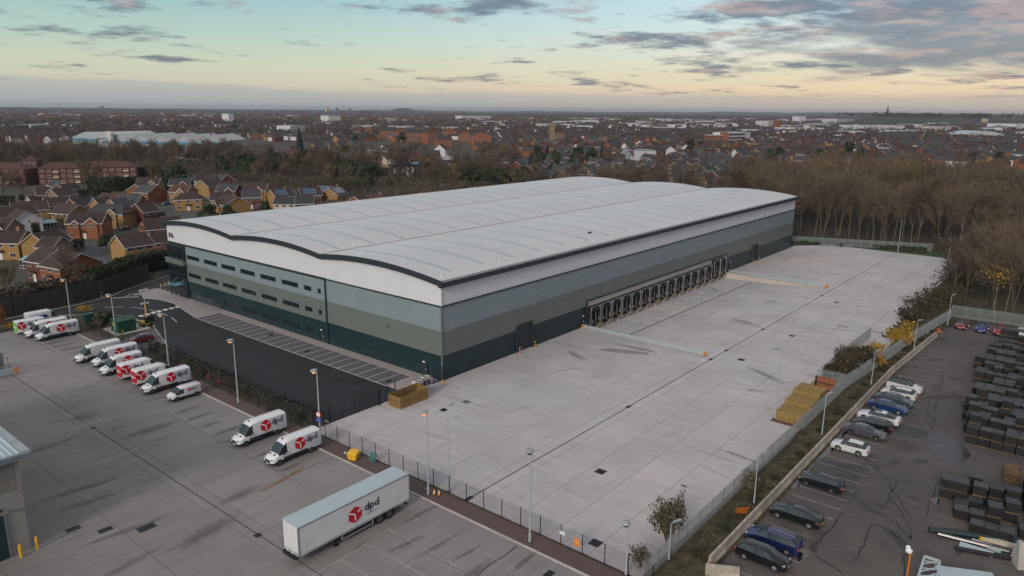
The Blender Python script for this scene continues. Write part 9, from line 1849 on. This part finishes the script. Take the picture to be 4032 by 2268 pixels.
# farther trees and copses to the horizon: one object made of crown tufts
rf2=random.Random(5); mb=MB()
m['fart']=M('far_winter_trees',(.100,.074,.056),.95,var=.35,scale=.012,world=True,col2=(.110,.070,.048))
m['farg']=M('far_evergreens',(.018,.030,.020),.95,var=.4,scale=.05,world=True)
m['faro']=M('far_trees_painted_sun',(.16,.075,.040),.95,var=.35,scale=.01,world=True,col2=(.27,.125,.055))  # low orange sunlight on the far crowns, painted into their colour
def tuft(x,y,w,h,n,sz,z0=0):
    for _ in range(n):
        v=Vector([rf2.gauss(0,1) for _ in range(3)]).normalized(); f=rf2.random()**.35; c=Vector((x+v.x*w*f,y+v.y*w*f,z0+h*.55+v.z*h*.45*f)); a=Vector([rf2.gauss(0,1) for _ in range(3)]).normalized(); u=a.orthogonal().normalized()*sz*rf2.uniform(.5,1.2); k=a.cross(u)*rf2.uniform(.4,1); mb.face([c-u,c+k,c+u])
for x,y,h in ft: tuft(x,y,4.5,h,70,1.1)
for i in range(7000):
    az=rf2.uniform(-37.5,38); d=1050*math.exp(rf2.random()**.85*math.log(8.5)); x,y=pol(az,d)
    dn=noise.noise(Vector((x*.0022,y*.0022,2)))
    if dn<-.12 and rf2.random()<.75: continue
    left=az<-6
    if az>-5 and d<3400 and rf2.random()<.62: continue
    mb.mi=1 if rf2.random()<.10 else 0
    if d>2300 and (az<2) and rf2.random()<(.62 if left else .4): mb.mi=2  # far tufts, mostly left, take the painted sunlight colour
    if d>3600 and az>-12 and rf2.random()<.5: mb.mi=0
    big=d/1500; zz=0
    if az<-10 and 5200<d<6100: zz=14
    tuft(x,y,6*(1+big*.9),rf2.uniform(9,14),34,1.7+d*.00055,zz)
for i in range(160):
    x0,y0=pol(rf2.uniform(23,36),rf2.uniform(3250,3700)); mb.mi=rf2.choice((0,1,1)); tuft(x0,y0,26,22,30,4.0,24)

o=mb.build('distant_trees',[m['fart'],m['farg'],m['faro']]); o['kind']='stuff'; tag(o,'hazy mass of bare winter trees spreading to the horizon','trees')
# scrub filling the belts between the trees
NHC=[((p[0]+q[0])/2,(p[1]+q[1])/2) for p,q,*_ in NH]
m['scrub']=M('brown_scrub',(.092,.068,.046),.95,var=.45,scale=.03,world=True,col2=(.125,.098,.066))
mb=MB()
for a0,a1,d0,d1,n in ((-37,-20,480,820,1900),(-21,1,290,600,2300),(0,24,300,420,620),(-36,-26,800,1300,300)):
    for _ in range(n):
        az=rf2.uniform(a0,a1); d=math.sqrt(rf2.uniform(d0*d0,d1*d1)); x,y=pol(az,d)
        if (-70<x<62 and 90<y<335) or (62<=x<134 and 90<y<335-(x-62)*.62) or (-10<x<175 and y<96) or min(math.hypot(x-a,y-b) for a,b in NHC)<13: continue
        h=6.5*(1+.5*noise.noise(Vector((x*.03,y*.03,7)))); mb.mi=1 if noise.noise(Vector((x*.02,y*.02,1)))>.42 else 0
        if any(abs(x-a)<14 and abs(y-b)<14 for a,b in KEEP): continue
        tuft(x,y,4.2,h,46,.62)
o=mb.build('scrub',[m['scrub'],m['hedge']]); o['kind']='stuff'; tag(o,'brown scrub and thicket filling the belts between the trees','scrub')
# undergrowth on the woodland floor
mb=MB(); r6=random.Random(2)
for _ in range(16000):
    x=r6.uniform(100,330); y=r6.uniform(-160,60)
    if x<168+max(0,-y)*.15 and y>-58: continue
    if y>4 and x<165: continue
    h=r6.uniform(.1,1.3); a=r6.uniform(0,2*PI); mb.face([(x,y,0),(x+.25*math.cos(a),y+.25*math.sin(a),0),(x+r6.gauss(0,.4),y+r6.gauss(0,.4),h)])
o=mb.build('undergrowth',m['hedgeb']); o['kind']='stuff'; tag(o,'brown undergrowth and leaf litter on the woodland floor','undergrowth')
# ---------------------------------------------------------------- haze
hz=MB().box(-15500,-15500,-1.3,15500,15500,82).build('haze',None); hz.data.materials.clear()
hm=bpy.data.materials.new('thin_evening_haze'); hm.use_nodes=True; t=hm.node_tree; t.nodes.clear(); ou=t.nodes.new('ShaderNodeOutputMaterial'); pv=t.nodes.new('ShaderNodeVolumePrincipled'); pv.inputs['Color'].default_value=(.62,.72,.86,1); pv.inputs['Density'].default_value=6e-5; pv.inputs['Anisotropy'].default_value=.2; t.links.new(pv.outputs[0],ou.inputs['Volume'])
hz.data.materials.append(hm); hz['kind']='stuff'; hz['label']='thin blue evening haze over the whole scene'; hz['category']='haze'
